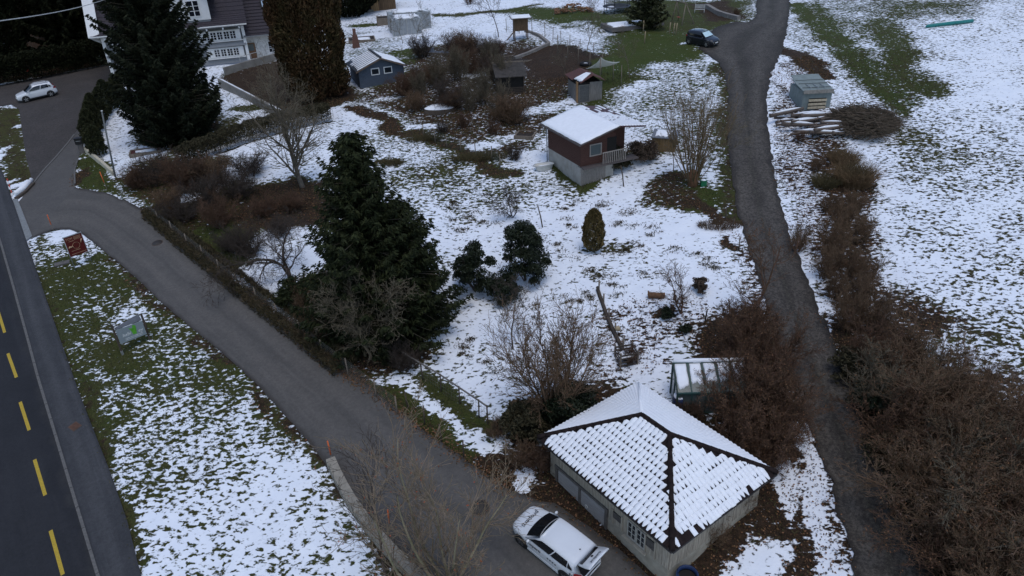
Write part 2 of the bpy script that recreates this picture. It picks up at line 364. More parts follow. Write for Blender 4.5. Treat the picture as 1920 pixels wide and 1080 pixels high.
dab(1120, 520, 1, .8, s=.55); dab(1220, 600, 3.5, 2.0, s=.66, l=.7); dab(1260, 620, 2, 1.2, s=.6, l=.7); dab(1200, 650, 2, 1, s=.62, l=.8); dab(1250, 590, .8, .5, s=.2, g=.9)
# rough edges of the lane
stroke([(1405, 480), (1425, 550), (1450, 630), (1480, 710), (1515, 800), (1545, 880), (1570, 960), (1600, 1080)], .9, s=.55, l=.8, g=.2, f=.6)
paint([(1310, 620), (1420, 560), (1450, 640), (1500, 760), (1540, 880), (1480, 900), (1400, 850), (1330, 760)], s=.14, l=.95, g=.15, f=.8)
paint([(1445, 140), (1500, 110), (1560, 250), (1600, 400), (1640, 560), (1560, 600), (1500, 470), (1450, 280)], s=.56, l=.8, g=.25, f=.8); stroke([(1540, 270), (1590, 330), (1585, 420), (1590, 500), (1610, 590)], 1.6, s=.34, l=.9, g=.3, f=1.4)
stroke([(1470, 95), (1500, 100), (1530, 120), (1545, 140)], 1.8, s=.06, l=.95, f=.5); dab(1475, 150, 1.2, 3, s=.95)
stroke([(1525, 560), (1570, 660), (1600, 730)], .8, s=.7, l=.5, g=.5, f=.4)
paint([(1560, 600), (1700, 560), (1850, 640), (1960, 760), (1990, 1150), (1790, 1150), (1700, 960), (1620, 780)], s=.16, l=.9, g=.2, f=1.5)
dab(1830, 660, 3.5, 2, s=.6, l=.4); dab(1900, 800, 2, 2.5, s=.6, l=.4)
stroke([(1560, 620), (1600, 720), (1630, 800), (1665, 880), (1705, 960), (1770, 1090)], .9, s=.02, l=.95, g=.3, f=.4)
# gravel terrace in front of the house, ground under the cypress
paint([(420, 160), (425, 135), (530, 112), (620, 130), (660, 190), (600, 215), (530, 222)], s=.04, l=.85, g=.1, f=.6); dab(585, 185, 4.5, 3.5, s=.03, l=.8, g=.3)
# round the garage
paint([(940, 760), (1010, 740), (1100, 700), (1250, 740), (1330, 780), (1480, 880), (1560, 960), (1590, 1110), (1300, 1110), (1040, 940), (1010, 870), (960, 880)], s=.18, l=.85, g=.25, f=.6)
paint([(1370, 1000), (1440, 985), (1480, 1010), (1470, 1080), (1350, 1100)], s=.85, l=.5, f=.3); dab(1465, 900, .5, 1.6, s=.9); dab(1180, 690, 2.5, .8, s=.72, l=.8)
stroke([(1475, 800), (1510, 880), (1540, 960), (1575, 1080)], .7, s=.8, l=.7, f=.4)
stroke([(930, 860), (960, 890), (1010, 920), (1040, 935)], .8, s=.1, l=.95, f=.4); dab(1000, 880, .5, s=.8); stroke([(1040, 930), (1100, 978), (1180, 1040), (1260, 1100)], 1.6, s=.0, l=.95, f=.4)
tx, ty = rx_, ry_
vnoise = _vn
# relief: small hummocks on rough land, none under the roads
road_d = np.minimum.reduce([sdf(tx, ty, W(SRL)+W(SRR)[::-1]), sdf(tx, ty, W(LNL)+W(LNR)[::-1]), sdf(tx, ty, W(DRV)), sdf(tx, ty, W(FORE))])
wk = W(WALK); main_d = seg_dist(tx, ty, wk, False)
main_in = inside(tx, ty, wk+[Vector((-40, -60, 0)), Vector((-300, -60, 0)), Vector((-300, 60, 0))])
road_d = np.where(main_in, 0, np.minimum(road_d, main_d))
amp = np.clip((road_d-.6)/2.5, 0, 1)
relief = amp*(.55*vnoise(tx, ty, 7, 1)+.28*vnoise(tx, ty, 2.4, 2)+.16*vnoise(tx, ty, .9, 3))*np.where(tx > 14+.25*ty, .6, 1.0)*.6
big = np.clip((np.maximum(np.abs(tx)-75, 0)+np.maximum(ty-125, 0))/60, 0, 1)
tz = gz(tx, ty)+relief+big*4*vnoise(tx, ty, 45, 7)-np.where(road_d <= .25, .035, 0)
def relief_at(x, y):
    i = np.clip(np.searchsorted(AX, x)-1, 0, len(AX)-2); j = np.clip(np.searchsorted(AY, y)-1, 0, len(AY)-2)
    Z = tz.reshape(TX.shape); fx = (x-AX[i])/(AX[i+1]-AX[i]); fy = (y-AY[j])/(AY[j+1]-AY[j])
    return float((Z[j, i]*(1-fx)+Z[j, i+1]*fx)*(1-fy)+(Z[j+1, i]*(1-fx)+Z[j+1, i+1]*fx)*fy)
def on(px, py):
    p = G(px, py); return Vector((p.x, p.y, relief_at(p.x, p.y)))
def onw(x, y, dz=0): return Vector((x, y, relief_at(x, y)+dz))
nx, ny = len(AX), len(AY); ii = np.arange(nx*ny).reshape(ny, nx)
F4 = np.stack([ii[:-1, :-1], ii[:-1, 1:], ii[1:, 1:], ii[1:, :-1]], -1).reshape(-1, 4)
me = npmesh('ground', np.stack([tx, ty, tz], 1), F4, smooth=True)
ca = me.attributes.new('cover', 'FLOAT_COLOR', 'POINT')
ca.data.foreach_set('color', np.stack([snow, lit, grn, np.ones_like(snow)], 1).astype(np.float32).ravel())
def ground_material():
    m = bpy.data.materials.new('snow_and_grass'); m.use_nodes = True; t = m.node_tree; b = t.nodes['Principled BSDF']; L = t.links.new
    geo = nn(t, 'ShaderNodeNewGeometry'); at = nn(t, 'ShaderNodeAttribute', attribute_name='cover'); sp = nn(t, 'ShaderNodeSeparateColor'); L(at.outputs['Color'], sp.inputs[0])
    def noise(scale, det=4, ro=.6, dist=0, st=(1, 1, 1), rot=0):
        mp = nn(t, 'ShaderNodeMapping'); mp.inputs['Scale'].default_value = st; mp.inputs['Rotation'].default_value = (0, 0, rot); L(geo.outputs['Position'], mp.inputs[0])
        n = nn(t, 'ShaderNodeTexNoise'); n.inputs['Scale'].default_value = scale; n.inputs['Detail'].default_value = det; n.inputs['Roughness'].default_value = ro; n.inputs['Distortion'].default_value = dist
        L(mp.outputs[0], n.inputs['Vector']); return n.outputs[0]
    def mth(op, a, c, clamp=False):
        n = nn(t, 'ShaderNodeMath', operation=op, use_clamp=clamp)
        for i, v in enumerate((a, c)):
            if isinstance(v, (int, float)): n.inputs[i].default_value = v
            else: L(v, n.inputs[i])
        return n.outputs[0]
    def rng_(v, a, c, d=0, e=1, smooth=True):
        n = nn(t, 'ShaderNodeMapRange', interpolation_type='SMOOTHSTEP' if smooth else 'LINEAR'); L(v, n.inputs[0])
        for i, q in enumerate((a, c, d, e)): n.inputs[i+1].default_value = q
        return n.outputs[0]
    def mix(f, a, c):
        n = nn(t, 'ShaderNodeMix', data_type='RGBA')
        for i, v in ((0, f), (6, a), (7, c)):
            if isinstance(v, tuple): n.inputs[i].default_value = (*v, 1)
            elif isinstance(v, (int, float)): n.inputs[i].default_value = v
            else: L(v, n.inputs[i])
        return n.outputs[2]
    n1 = noise(2.9, 2, .5, .35, (1.0, 1.6, 1), .40)       # tufts
    n2 = noise(6.5, 3, .6, .2, (1, 1.3, 1), .40)          # tuft edges
    n3 = noise(.30, 4, .55)                                 # broad drift
    v = mth('ADD', mth('MULTIPLY', n1, .70), mth('MULTIPLY', n2, .30))
    v = mth('ADD', v, mth('MULTIPLY', mth('SUBTRACT', n3, .5), .26))
    # snow where the noise lies below a level set by the cover map
    lvl = rng_(sp.outputs[0], 0, 1, .285, .70, False)
    dlt = mth('SUBTRACT', lvl, v)
    fac = rng_(dlt, -.030, .045)
    # turf
    g1 = noise(.7, 4, .6); g2 = noise(9, 4, .7); g3 = noise(38, 3, .7)
    green = mix(rng_(g2, .3, .7), (.040, .064, .010), (.086, .108, .022))
    olive = mix(rng_(g2, .3, .7), (.054, .050, .015), (.115, .098, .038))
    turf = mix(mth('ADD', mth('MULTIPLY', sp.outputs[2], 1.0), mth('MULTIPLY', mth('SUBTRACT', g1, .5), 1.2), True), olive, green)
    l1 = noise(5.5, 4, .75); l2 = noise(17, 3, .8)
    litter = mix(rng_(l1, .32, .7), (.028, .019, .013), (.085, .05, .030)); litter = mix(rng_(l2, .56, .7), litter, (.14, .082, .045))
    lf = rng_(mth('ADD', sp.outputs[1], mth('MULTIPLY', mth('SUBTRACT', noise(2.2, 4, .7), .5), 1.3)), .35, .65)
    base = mix(lf, turf, litter); base = mix(rng_(g3, .30, .62), mix(.55, base, (.012, .012, .008)), base)
    snowc = mix(rng_(noise(.9, 4, .6), .3, .7), (.86, .89, .93), (.80, .835, .89))
    # thin snow lets a little turf through
    thin = rng_(dlt, .0, .10); snowc = mix(thin, mix(.14, snowc, base), snowc)
    L(mix(fac, base, snowc), b.inputs['Base Color'])
    b.inputs['Roughness'].default_value = .85; b.inputs['Specular IOR Level'].default_value = .15
    hgt = mth('ADD', mth('MULTIPLY', rng_(dlt, -.02, .05), .045), mth('MULTIPLY', mth('SUBTRACT', 1, fac), mth('MULTIPLY', mth('ADD', g3, g2), .07)))
    hgt = mth('ADD', hgt, mth('MULTIPLY', n2, .02))
    bp = nn(t, 'ShaderNodeBump'); bp.inputs['Strength'].default_value = 1; bp.inputs['Distance'].default_value = 1.0
    L(hgt, bp.inputs['Height']); L(bp.outputs[0], b.inputs['Normal'])
    return m
GM = ground_material(); ground = link('ground', me, GM); ground['kind'] = 'structure'
# --- asphalt
def asphalt(name, c1, c2, wear=(.1, .1, .1), wearamt=.3, rough=.8, spots=.5, width=6.0, tracks=(), edge=None, lane=True, grit=.3):
    m = bpy.data.materials.new(name); m.use_nodes = True; t = m.node_tree; b = t.nodes['Principled BSDF']; L = t.links.new
    geo = nn(t, 'ShaderNodeNewGeometry')
    def noise(s, det=4, ro=.6, st_=(1, 1, 1), rz=0):
        mp = nn(t, 'ShaderNodeMapping'); mp.inputs['Scale'].default_value = st_; mp.inputs['Rotation'].default_value = (0, 0, rz); L(geo.outputs['Position'], mp.inputs[0])
        n = nn(t, 'ShaderNodeTexNoise'); n.inputs['Scale'].default_value = s; n.inputs['Detail'].default_value = det; n.inputs['Roughness'].default_value = ro; L(mp.outputs[0], n.inputs['Vector']); return n.outputs[0]
    def rg(v, a, c, d=0, e=1):
        n = nn(t, 'ShaderNodeMapRange', interpolation_type='SMOOTHSTEP'); L(v, n.inputs[0])
        for i, q in enumerate((a, c, d, e)): n.inputs[i+1].default_value = q
        return n.outputs[0]
    def mix(f, a, c):
        n = nn(t, 'ShaderNodeMix', data_type='RGBA')
        for i, v in ((0, f), (6, a), (7, c)):
            if isinstance(v, tuple): n.inputs[i].default_value = (*v, 1)
            elif isinstance(v, (int, float)): n.inputs[i].default_value = v
            else: L(v, n.inputs[i])
        return n.outputs[2]
    base = mix(rg(noise(.45, 5, .65), .3, .7), c1, c2)
    if lane:
        at = nn(t, 'ShaderNodeAttribute', attribute_name='lane_uv'); mp = nn(t, 'ShaderNodeMapping'); mp.inputs['Scale'].default_value = (width, .07, 1); L(at.outputs['Vector'], mp.inputs[0])
        n = nn(t, 'ShaderNodeTexNoise'); n.inputs['Scale'].default_value = 1.3; n.inputs['Detail'].default_value = 6; n.inputs['Roughness'].default_value = .65; L(mp.outputs[0], n.inputs['Vector'])
        base = mix(rg(n.outputs[0], .45, .72, 0, wearamt), base, wear)
        sx = nn(t, 'ShaderNodeSeparateXYZ'); L(at.outputs['Vector'], sx.inputs[0]); wob = noise(.5, 3, .6)
        def bandf(c0, hw, amt):
            a1 = nn(t, 'ShaderNodeMath', operation='SUBTRACT'); L(sx.outputs[0], a1.inputs[0]); a1.inputs[1].default_value = c0
            ad = nn(t, 'ShaderNodeMath', operation='MULTIPLY_ADD'); L(wob, ad.inputs[0]); ad.inputs[1].default_value = .10; ad.inputs[2].default_value = -.05
            a3 = nn(t, 'ShaderNodeMath', operation='ADD'); L(a1.outputs[0], a3.inputs[0]); L(ad.outputs[0], a3.inputs[1])
            a2 = nn(t, 'ShaderNodeMath', operation='ABSOLUTE'); L(a3.outputs[0], a2.inputs[0]); return rg(a2.outputs[0], hw, 0, 0, amt)
        for c0, hw, amt, colr in tracks: base = mix(bandf(c0, hw, amt), base, colr)
        if edge:
            for c0 in (0.0, 1.0): base = mix(bandf(c0, edge[0], edge[1]), base, edge[2])
    sp_ = noise(3.2, 5, .75); base = mix(rg(sp_, .60, .72, 0, spots), base, tuple(c*.45 for c in c1))
    cl_ = noise(1.7, 6, .75); base = mix(rg(cl_, .35, .5, spots*.6, 0), base, tuple(c*.5 for c in c1)); base = mix(rg(noise(11, 4, .8), .58, .72, 0, .5*min(1, spots*2.5)), base, tuple(min(1, c*1.7) for c in c2))
    m1 = noise(5.5, 5, .8); base = mix(rg(m1, .38, .60, grit, 0), base, tuple(c*.38 for c in c1)); base = mix(rg(noise(8.3, 4, .8), .54, .70, 0, grit*.8), base, tuple(min(1, c*1.55) for c in c2))
    gr = noise(60, 2, .7); base = mix(rg(gr, .3, .7, 0, .35), base, tuple(c*.55 for c in c1))
    L(base, b.inputs['Base Color']); b.inputs['Roughness'].default_value = rough; b.inputs['Specular IOR Level'].default_value = .3
    bp = nn(t, 'ShaderNodeBump'); bp.inputs['Strength'].default_value = .5; bp.inputs['Distance'].default_value = .02; L(gr, bp.inputs['Height']); L(bp.outputs[0], b.inputs['Normal'])
    return m
A_MAIN = asphalt('main_asphalt', (.018, .0185, .022), (.024, .0245, .029), (.038, .038, .042), .6, spots=.15, width=14, tracks=((.80, .06, .4, (.032, .032, .036)), (.90, .06, .4, (.032, .032, .036))), edge=(.03, .5, (.05, .048, .045)))
A_WALK = asphalt('pavement_asphalt', (.042, .043, .047), (.060, .060, .064), (.10, .10, .104), .6, spots=.35, width=3, tracks=((.45, .25, .5, (.085, .085, .088)),), edge=(.12, .6, (.03, .03, .032)))
A_SIDE = asphalt('side_asphalt', (.094, .088, .081), (.118, .109, .100), (.150, .137, .124), .8, spots=.25, width=6, tracks=((.30, .13, .6, (.145, .132, .119)), (.68, .13, .6, (.145, .132, .119)), (.49, .05, .4, (.075, .07, .065))), edge=(.07, .9, (.038, .031, .026)))
A_DRV = asphalt('drive_asphalt', (.098, .092, .086), (.122, .113, .105), (.15, .145, .14), .4, spots=.25, lane=False)
A_FORE = asphalt('forecourt_gravel', (.060, .052, .047), (.085, .073, .066), (.12, .11, .10), .3, spots=.6, lane=False, grit=.6)
A_LANE = asphalt('lane_gravel', (.050, .042, .035), (.105, .091, .077), (.17, .15, .125), .9, spots=.9, width=3.6, tracks=((.27, .17, .6, (.130, .115, .098)), (.73, .17, .6, (.130, .115, .098)), (.5, .10, .5, (.045, .042, .028))), edge=(.14, .9, (.030, .024, .019)), grit=.8)
def arc(pts, n):
    L = [0]
    for a, b in zip(pts, pts[1:]): L.append(L[-1]+(b-a).length)
    t = np.linspace(0, L[-1], n); A = np.array([list(p) for p in pts]); return np.stack([np.interp(t, L, A[:, k]) for k in range(3)], 1), L[-1]
def strip(name, left, right, m, dz, step=.8, across=10, rag=(0, 0)):
    n = int(max(arc(left, 2)[1], arc(right, 2)[1])/step); a, la = arc(left, n); b, lb = arc(right, n); u = np.linspace(0, 1, across+1)
    cr = b-a; cr /= np.linalg.norm(cr, axis=1, keepdims=True); rr = np.random.default_rng(len(name)); sm = lambda: np.convolve(rr.normal(size=n+8), [.25, .5, .25], 'same')[4:n+4]
    a = a+cr*(sm()*rag[0])[:, None]; b = b+cr*(sm()*rag[1])[:, None]
    P = a[:, None]*(1-u[None, :, None])+b[:, None]*u[None, :, None]; P[..., 2] = gz(P[..., 0], P[..., 1])+dz
    i = np.arange(n*(across+1)).reshape(n, across+1); F = np.stack([i[:-1, :-1], i[:-1, 1:], i[1:, 1:], i[1:, :-1]], -1).reshape(-1, 4)
    V = P.reshape(-1, 3); e1, e2 = V[F[0, 1]]-V[F[0, 0]], V[F[0, 3]]-V[F[0, 0]]
    if e1[0]*e2[1]-e1[1]*e2[0] < 0: F = F[:, ::-1]
    me = npmesh(name, V, F, smooth=True); uvw = me.attributes.new('lane_uv', 'FLOAT_VECTOR', 'POINT')
    vv = np.stack([np.tile(u, n), np.repeat(np.linspace(0, (la+lb)/2, n), across+1), np.zeros(n*(across+1))], 1); uvw.data.foreach_set('vector', vv.astype(np.float32).ravel())
    o = link(name, me, m); o['kind'] = 'structure'; return o
kw, ww = W(KERB), W(WALK)
far_w = [Vector((p.x-14*1.0, p.y-9, 0)) for p in kw]
strip('main_road', far_w, kw, A_MAIN, .012, .8, 16)
strip('pavement', kw, ww, A_WALK, .055)
strip('side_road', W(SRL), W(SRR), A_SIDE, .024, .4, 14, (.03, .07))
area('driveway', DRV, A_DRV, .012)
area('forecourt', FORE, A_FORE, .022, 1.5)
strip('gravel_lane', W(LNL), W(LNR), A_LANE, .016, .3, 12, (.12, .12))
# cobbled drain strip across the drive mouth
area('drain_strip', [(24, 374), (33, 373), (61, 444), (50, 452)], mat('drain_stone', (.20, .21, .21), .85, .2, 5, .3), .066, .6)
def resample(pts, step):
    out = [pts[0].copy()]; acc = 0
    for a, b in zip(pts, pts[1:]):
        L = (b-a).length; d = step-acc
        while d <= L: out.append(a.lerp(b, d/L)); d += step
        acc = (acc+L) % step
    return out
# kerb stones
KM = mat('kerb_granite', (.125, .12, .112), .8, .25, 8, .3)
kerb = tag(bpy.data.objects.new('kerb', None), kind='structure'); COL.objects.link(kerb)
ks = resample(kw, 1.5)
for a, b in zip(ks, ks[1:]):
    if not (12 < a.y < 60): continue
    c = (a+b)/2; d = (b-a); a2 = a+d*.012; b2 = b-d*.012
    mb = MB(); p0 = gnd(a2.x, a2.y, .015); p1 = gnd(b2.x, b2.y, .015)
    mb.beam(p0, p1, .14, .13); mb.build('kerb_stone', KM, kerb)
# yellow dashes of the main road
YM = mat('yellow_paint', (.52, .36, .035), .7, .22, 5, 0, stretch=(3, 3, 3), col2=(.34, .23, .03))
dash = [((95, 995), (118, 1078)), ((65, 862), (85, 929)), ((38, 754), (55, 807)), ((15, 663), (31, 708)), ((-3, 585), (9, 624)), ((130, 1140), (158, 1240)), ((-22, 515), (-11, 548))]
for a, b in dash:
    p, q = G(*a), G(*b); d = (q-p).normalized(); n = Vector((-d.y, d.x, 0))*.085
    mb = MB(); K = 6; vs = []
    for k in range(K+1):
        c = p.lerp(q, k/K)
        for s_ in (-1, 1): e = c+n*s_; vs.append((e.x, e.y, float(gz(e.x, e.y))+.018))
    mb.add(vs, [(2*k, 2*k+1, 2*k+3, 2*k+2) for k in range(K)])
    o = mb.build('road_marking', YM); tag(o, kind='structure')
# ================================================================== BUILDINGS
SNOW = mat('snow', (.86, .875, .90), .8, .04, 3, .35, 9, spec=.15)
def wall_hit(px, py, O, rz, y0=0):
    n = Vector((-math.sin(rz), math.cos(rz), 0)); d = Vector(ray(px, py)); C = Vector((0, 0, CAM_H))
    t = ((Vector(O)+n*y0-C).dot(n))/d.dot(n); P = C+d*t-Vector(O)
    return P.dot(Vector((math.cos(rz), math.sin(rz), 0))), P.z
def roof_slab(mb, quad, th):
    """thick plate with the given top outline"""
    return mb.poly([Vector(q)-Vector((0, 0, th)) for q in quad], th)
def snow_sheet(quad, th=.06, nu=14, nv=10, seed=0, ragged=.05, holes=None):
    """lumpy snow layer over a 4-corner roof plane a,b,c,d (a-b eave, d-c ridge)"""
    r = random.Random(seed); a, b, c, d = [Vector(q) for q in quad]; vs = []; fs = []; top = {}
    nrm = (b-a).cross(d-a).normalized()
    if nrm.z < 0: nrm = -nrm
    for j in range(nv+1):
        for i in range(nu+1):
            u, v = i/nu, j/nv
            if j == 0: v += r.uniform(-.2, 1)*ragged
            if i == 0: u += r.uniform(0, .6)*ragged
            if i == nu: u -= r.uniform(0, .6)*ragged
            p = a.lerp(b, u).lerp(d.lerp(c, u), v)
            e = min(i, nu-i, j, nv-j); h = th*(.25 if e == 0 else 1)*r.uniform(.8, 1.2)
            top[i, j] = len(vs); vs.append(p+nrm*h)
    for j in range(nv):
        for i in range(nu): fs.append((top[i, j], top[i+1, j], top[i+1, j+1], top[i, j+1]))
    mb = MB(); mb.add(vs, fs, True)
    rim = [top[i, 0] for i in range(nu+1)]+[top[nu, j] for j in range(1, nv+1)]+[top[i, nv] for i in range(nu-1, -1, -1)]+[top[0, j] for j in range(nv-1, 0, -1)]
    base = len(mb.v); mb.v += [tuple(Vector(vs[k])-nrm*th*.9) for k in rim]; n = len(rim)
    for k in range(n): mb.f.append((rim[k], base+k, base+(k+1) % n, rim[(k+1) % n])); mb.sm.append(True)
    return mb
def casement(parent, x0, x1, z0, z1, y, cols, rows, fm, gm, fr=.06, bar=.025, th=.05, axis='x', name='window'):
    """glazed window on a wall (local wall plane y or x = const, facing -y / -x)"""
    def bx(mb, u0, u1, w0, w1, d0, d1):
        if axis == 'x': mb.box((u0+u1)/2, (d0+d1)/2, (w0+w1)/2, u1-u0, d1-d0, w1-w0)
        else: mb.box((d0+d1)/2, (u0+u1)/2, (w0+w1)/2, d1-d0, u1-u0, w1-w0)
    g = MB(); bx(g, x0+.01, x1-.01, z0+.01, z1-.01, y-.012, y+.004); win = g.build(name, gm, parent)
    f = MB(); bx(f, x0-fr, x1+fr, z1, z1+fr, y-th, y+.002); bx(f, x0-fr, x1+fr, z0-fr, z0, y-th, y+.002); bx(f, x0-fr, x0, z0, z1, y-th, y+.002); bx(f, x1, x1+fr, z0, z1, y-th, y+.002)
    f.build('window_frame', fm, win)
    m = MB()
    for k in range(1, cols):
        u = x0+(x1-x0)*k/cols; w_ = bar*(2 if (cols % 2 == 0 and k == cols//2) else 1); bx(m, u-w_/2, u+w_/2, z0, z1, y-.03, y-.005)
    for k in range(1, rows): u = z0+(z1-z0)*k/rows; bx(m, x0, x1, u-bar/2, u+bar/2, y-.028, y-.006)
    if cols > 1 or rows > 1: m.build('glazing_bar', fm, win)
    return win
# ------------------------------------------------------------------ garage with pantile hip roof
def garage():
    ze = 5.5; L_, B_, R2, F_ = [GH(x, y, ze) for x, y in ((1015, 826), (1190, 713), (1452, 884), (1265, 1037))]
    cx = (L_+B_+R2+F_)/4; ln = ((F_-L_).length+(R2-B_).length)/2; wd = ((B_-L_).length+(R2-F_).length)/2
    rz = yaw(L_+B_, F_+R2); best = min((abs((GH(1230, 797, z)-Vector((cx.x, cx.y, z))).length), z) for z in np.arange(6, 9, .05)); zr = best[1]
    rl = (GH(1257, 816, zr)-GH(1204, 780, zr)).length
    gfl = float(gz(*(F_.xy)))-.15; O = Vector((cx.x, cx.y, gfl))
    T = thing('garage', 'weathered plank garage with snow-covered dark pantile hip roof beside the parked white car', 'garage', O, rz)
    E = ze-O.z; RZ = zr-O.z; hx, hy = ln/2, wd/2; ov = .42; wx, wy = hx-ov, hy-ov
    wood = mat('grey_boards', (.47, .41, .32), .9, .35, 3, .4, 20, stretch=(5, 5, .5), col2=(.23, .20, .155))
    doorw = mat('grey_door_boards', (.40, .375, .345), .9, .25, 3, .35, 20, stretch=(.6, 5, 6), col2=(.28, .26, .24))
    conc = mat('stained_concrete', (.44, .40, .32), .9, .25, 2, .3, 25, col2=(.25, .225, .175))
    dark = mat('old_trim', (.12, .105, .09), .9, .3, 8)
    tile = mat('dark_pantile', (.022, .0155, .0145), .9, .35, 5, .3, 30, spec=.1)
    # plinth and wall core
    mb = MB(); mb.box(0, 0, .25, 2*wx+.06, 2*wy+.06, 1.9); mb.build('plinth', conc, T)
    mb = MB(); mb.box(0, 0, (1.2+E+.1)/2, 2*wx, 2*wy, E-1.1); mb.build('wall_core', dark, T)
    # vertical boards
    r = random.Random(3); bw = .17
    def boards(n, fn, zlo):
        for k in range(n):
            o = MB(); th = .03+r.uniform(0, .012); fn(o, k, th, zlo+r.uniform(-.015, .01)); o.build('wall_board', wood, T)
    top = E+.12
    O2 = T.location
    wh = lambda px, py: wall_hit(px, py, O2, rz, -wy)
    dx0, dz0 = wh(1046, 876); dx1, dz1 = wh(1139, 957); dxm, _ = wh(1089, 935); zt = (dz0+dz1)/2+.0
    nb = int(2*wx/bw)
    for k in range(nb):
        x = -wx+(k+.5)*2*wx/nb; zlo = 1.2
        if dx0-.05 < x < dx1+.05: zlo = zt+.16
        th = .03+r.uniform(0, .014); o = MB(); o.box(x, -wy-th/2, (zlo+top)/2, 2*wx/nb-.014, th, top-zlo); o.build('wall_board', wood, T)
    nb2 = int(2*wy/bw)
    for k in range(nb2):
        y = -wy+(k+.5)*2*wy/nb2; th = .03+r.uniform(0, .014)
        o = MB(); o.box(wx+th/2, y, (1.2+top)/2, th, 2*wy/nb2-.014, top-1.2); o.build('wall_board', wood, T)
    # double door
    for (a, b) in ((dx0+.10, dxm-.06), (dxm+.06, dx1-.10)):
        d = MB(); d.box((a+b)/2, -wy-.03, (zt+.12)/2, b-a, .05, zt-.14); dr = d.build('door', doorw, T)
        for q in range(9):
            z = .12+(zt-.2)*(q+.5)/9; pl = MB(); pl.box((a+b)/2, -wy-.062, z, b-a-.03, .014, (zt-.2)/9-.012); pl.build('plank', doorw, dr)
    for xx in (dx0, dxm, dx1):
        f = MB(); f.box(xx, -wy-.045, zt/2+.05, .14, .12, zt+.04); f.build('door_post', dark, T)
    f = MB(); f.box((dx0+dx1)/2, -wy-.05, zt+.10, dx1-dx0+.2, .13, .12); f.build('lintel', dark, T)
    hx_, hz_ = wh(1102, 948); rg = MB(); rg.tube([(hx_+.09*math.cos(a), -wy-.09, hz_+.09*math.sin(a)) for a in np.linspace(0, 2*math.pi, 13)], .018, 5, False); rg.build('ring_sign', mat('white_enamel', (.7, .68, .62), .4), T)
    # vents and window
    ventm = mat('dark_gap', (.02, .018, .016), .9)
    for (p, q) in (((1152, 957), (1167, 978)), ((1214, 1004), (1229, 1030))):
        a, z1 = wh(*p); b, z0 = wh(*q); z0 -= .1; z1 = min(z1, top-.35)
        v = MB(); v.box((a+b)/2, -wy-.05, (z0+z1)/2, b-a, .03, z1-z0); vv = v.build('vent', ventm, T)
        for k in range(7):
            s = MB(); z = z0+(z1-z0)*(k+.5)/7; s.box((a+b)/2, -wy-.075, z, b-a, .03, (z1-z0)/7*.5); s.build('slat', dark, vv)
        for xx in (a-.03, b+.03): s = MB(); s.box(xx, -wy-.07, (z0+z1)/2-.15, .07, .05, z1-z0+.5); s.build('vent_frame', wood, vv)
    a, z1 = wh(1181, 975); b, z0 = wh(1210, 1018); z1 = min(z1, top-.25); z0 = z1-.85
    xm = (a+b)/2
    for (u, v) in ((a, xm-.05), (xm+.05, b)):
        casement(T, u, v, z0, z1, -wy-.05, 2, 3, mat('pale_frame', (.40, .38, .33), .8), glass('dark_glass'), .035, .022)
    s = MB(); s.box(xm, -wy-.13, z0-.12, b-a+.4, .2, .07); s.build('window_sill', conc, T)
    # roof planes
    EV = {'L': (-hx, -hy), 'F': (hx, -hy), 'R': (hx, hy), 'B': (-hx, hy)}; e3 = {k: Vector((x, y, E)) for k, (x, y) in EV.items()}
    r1, r2 = Vector((-rl/2, 0, RZ)), Vector((rl/2, 0, RZ))
    deck = MB(); dz = Vector((0, 0, -.03))
    deck.add([e3['L']+dz, e3['F']+dz, e3['R']+dz, e3['B']+dz, r1+dz, r2+dz], [(0, 1, 5, 4), (1, 2, 5), (2, 3, 4, 5), (3, 0, 4), (3, 2, 1, 0)])
    deck.build('roof_deck', tile, T)
    fa = MB()
    for p, q in (('L', 'F'), ('F', 'R'), ('R', 'B'), ('B', 'L')): fa.beam(e3[p]-Vector((0, 0, .06)), e3[q]-Vector((0, 0, .06)), .12, .1)
    fa.build('gutter', mat('gutter_black', (.03, .027, .026), .6), T)
    # pantiles: one mesh shared by all of them
    tw, tl = .228, .315
    tv = []; tf = []; N = 4
    for j in range(2):
        for i in range(N+1):
            u = i/N; tv.append(((u-.5)*tw*1.06, -j*tl*1.12, .03*math.sin(u*math.pi)+.012*j+.02))
    for i in range(N): tf.append((i, i+N+1, i+N+2, i+1))
    tv += [(x, y, z-.025) for x, y, z in tv[N+1:]]
    for i in range(N): tf.append((N+1+i, 2*N+2+i, 2*N+3+i, N+2+i))
    tme = bpy.data.meshes.new('tile'); tme.from_pydata(tv, [], tf); tme.materials.append(tile)
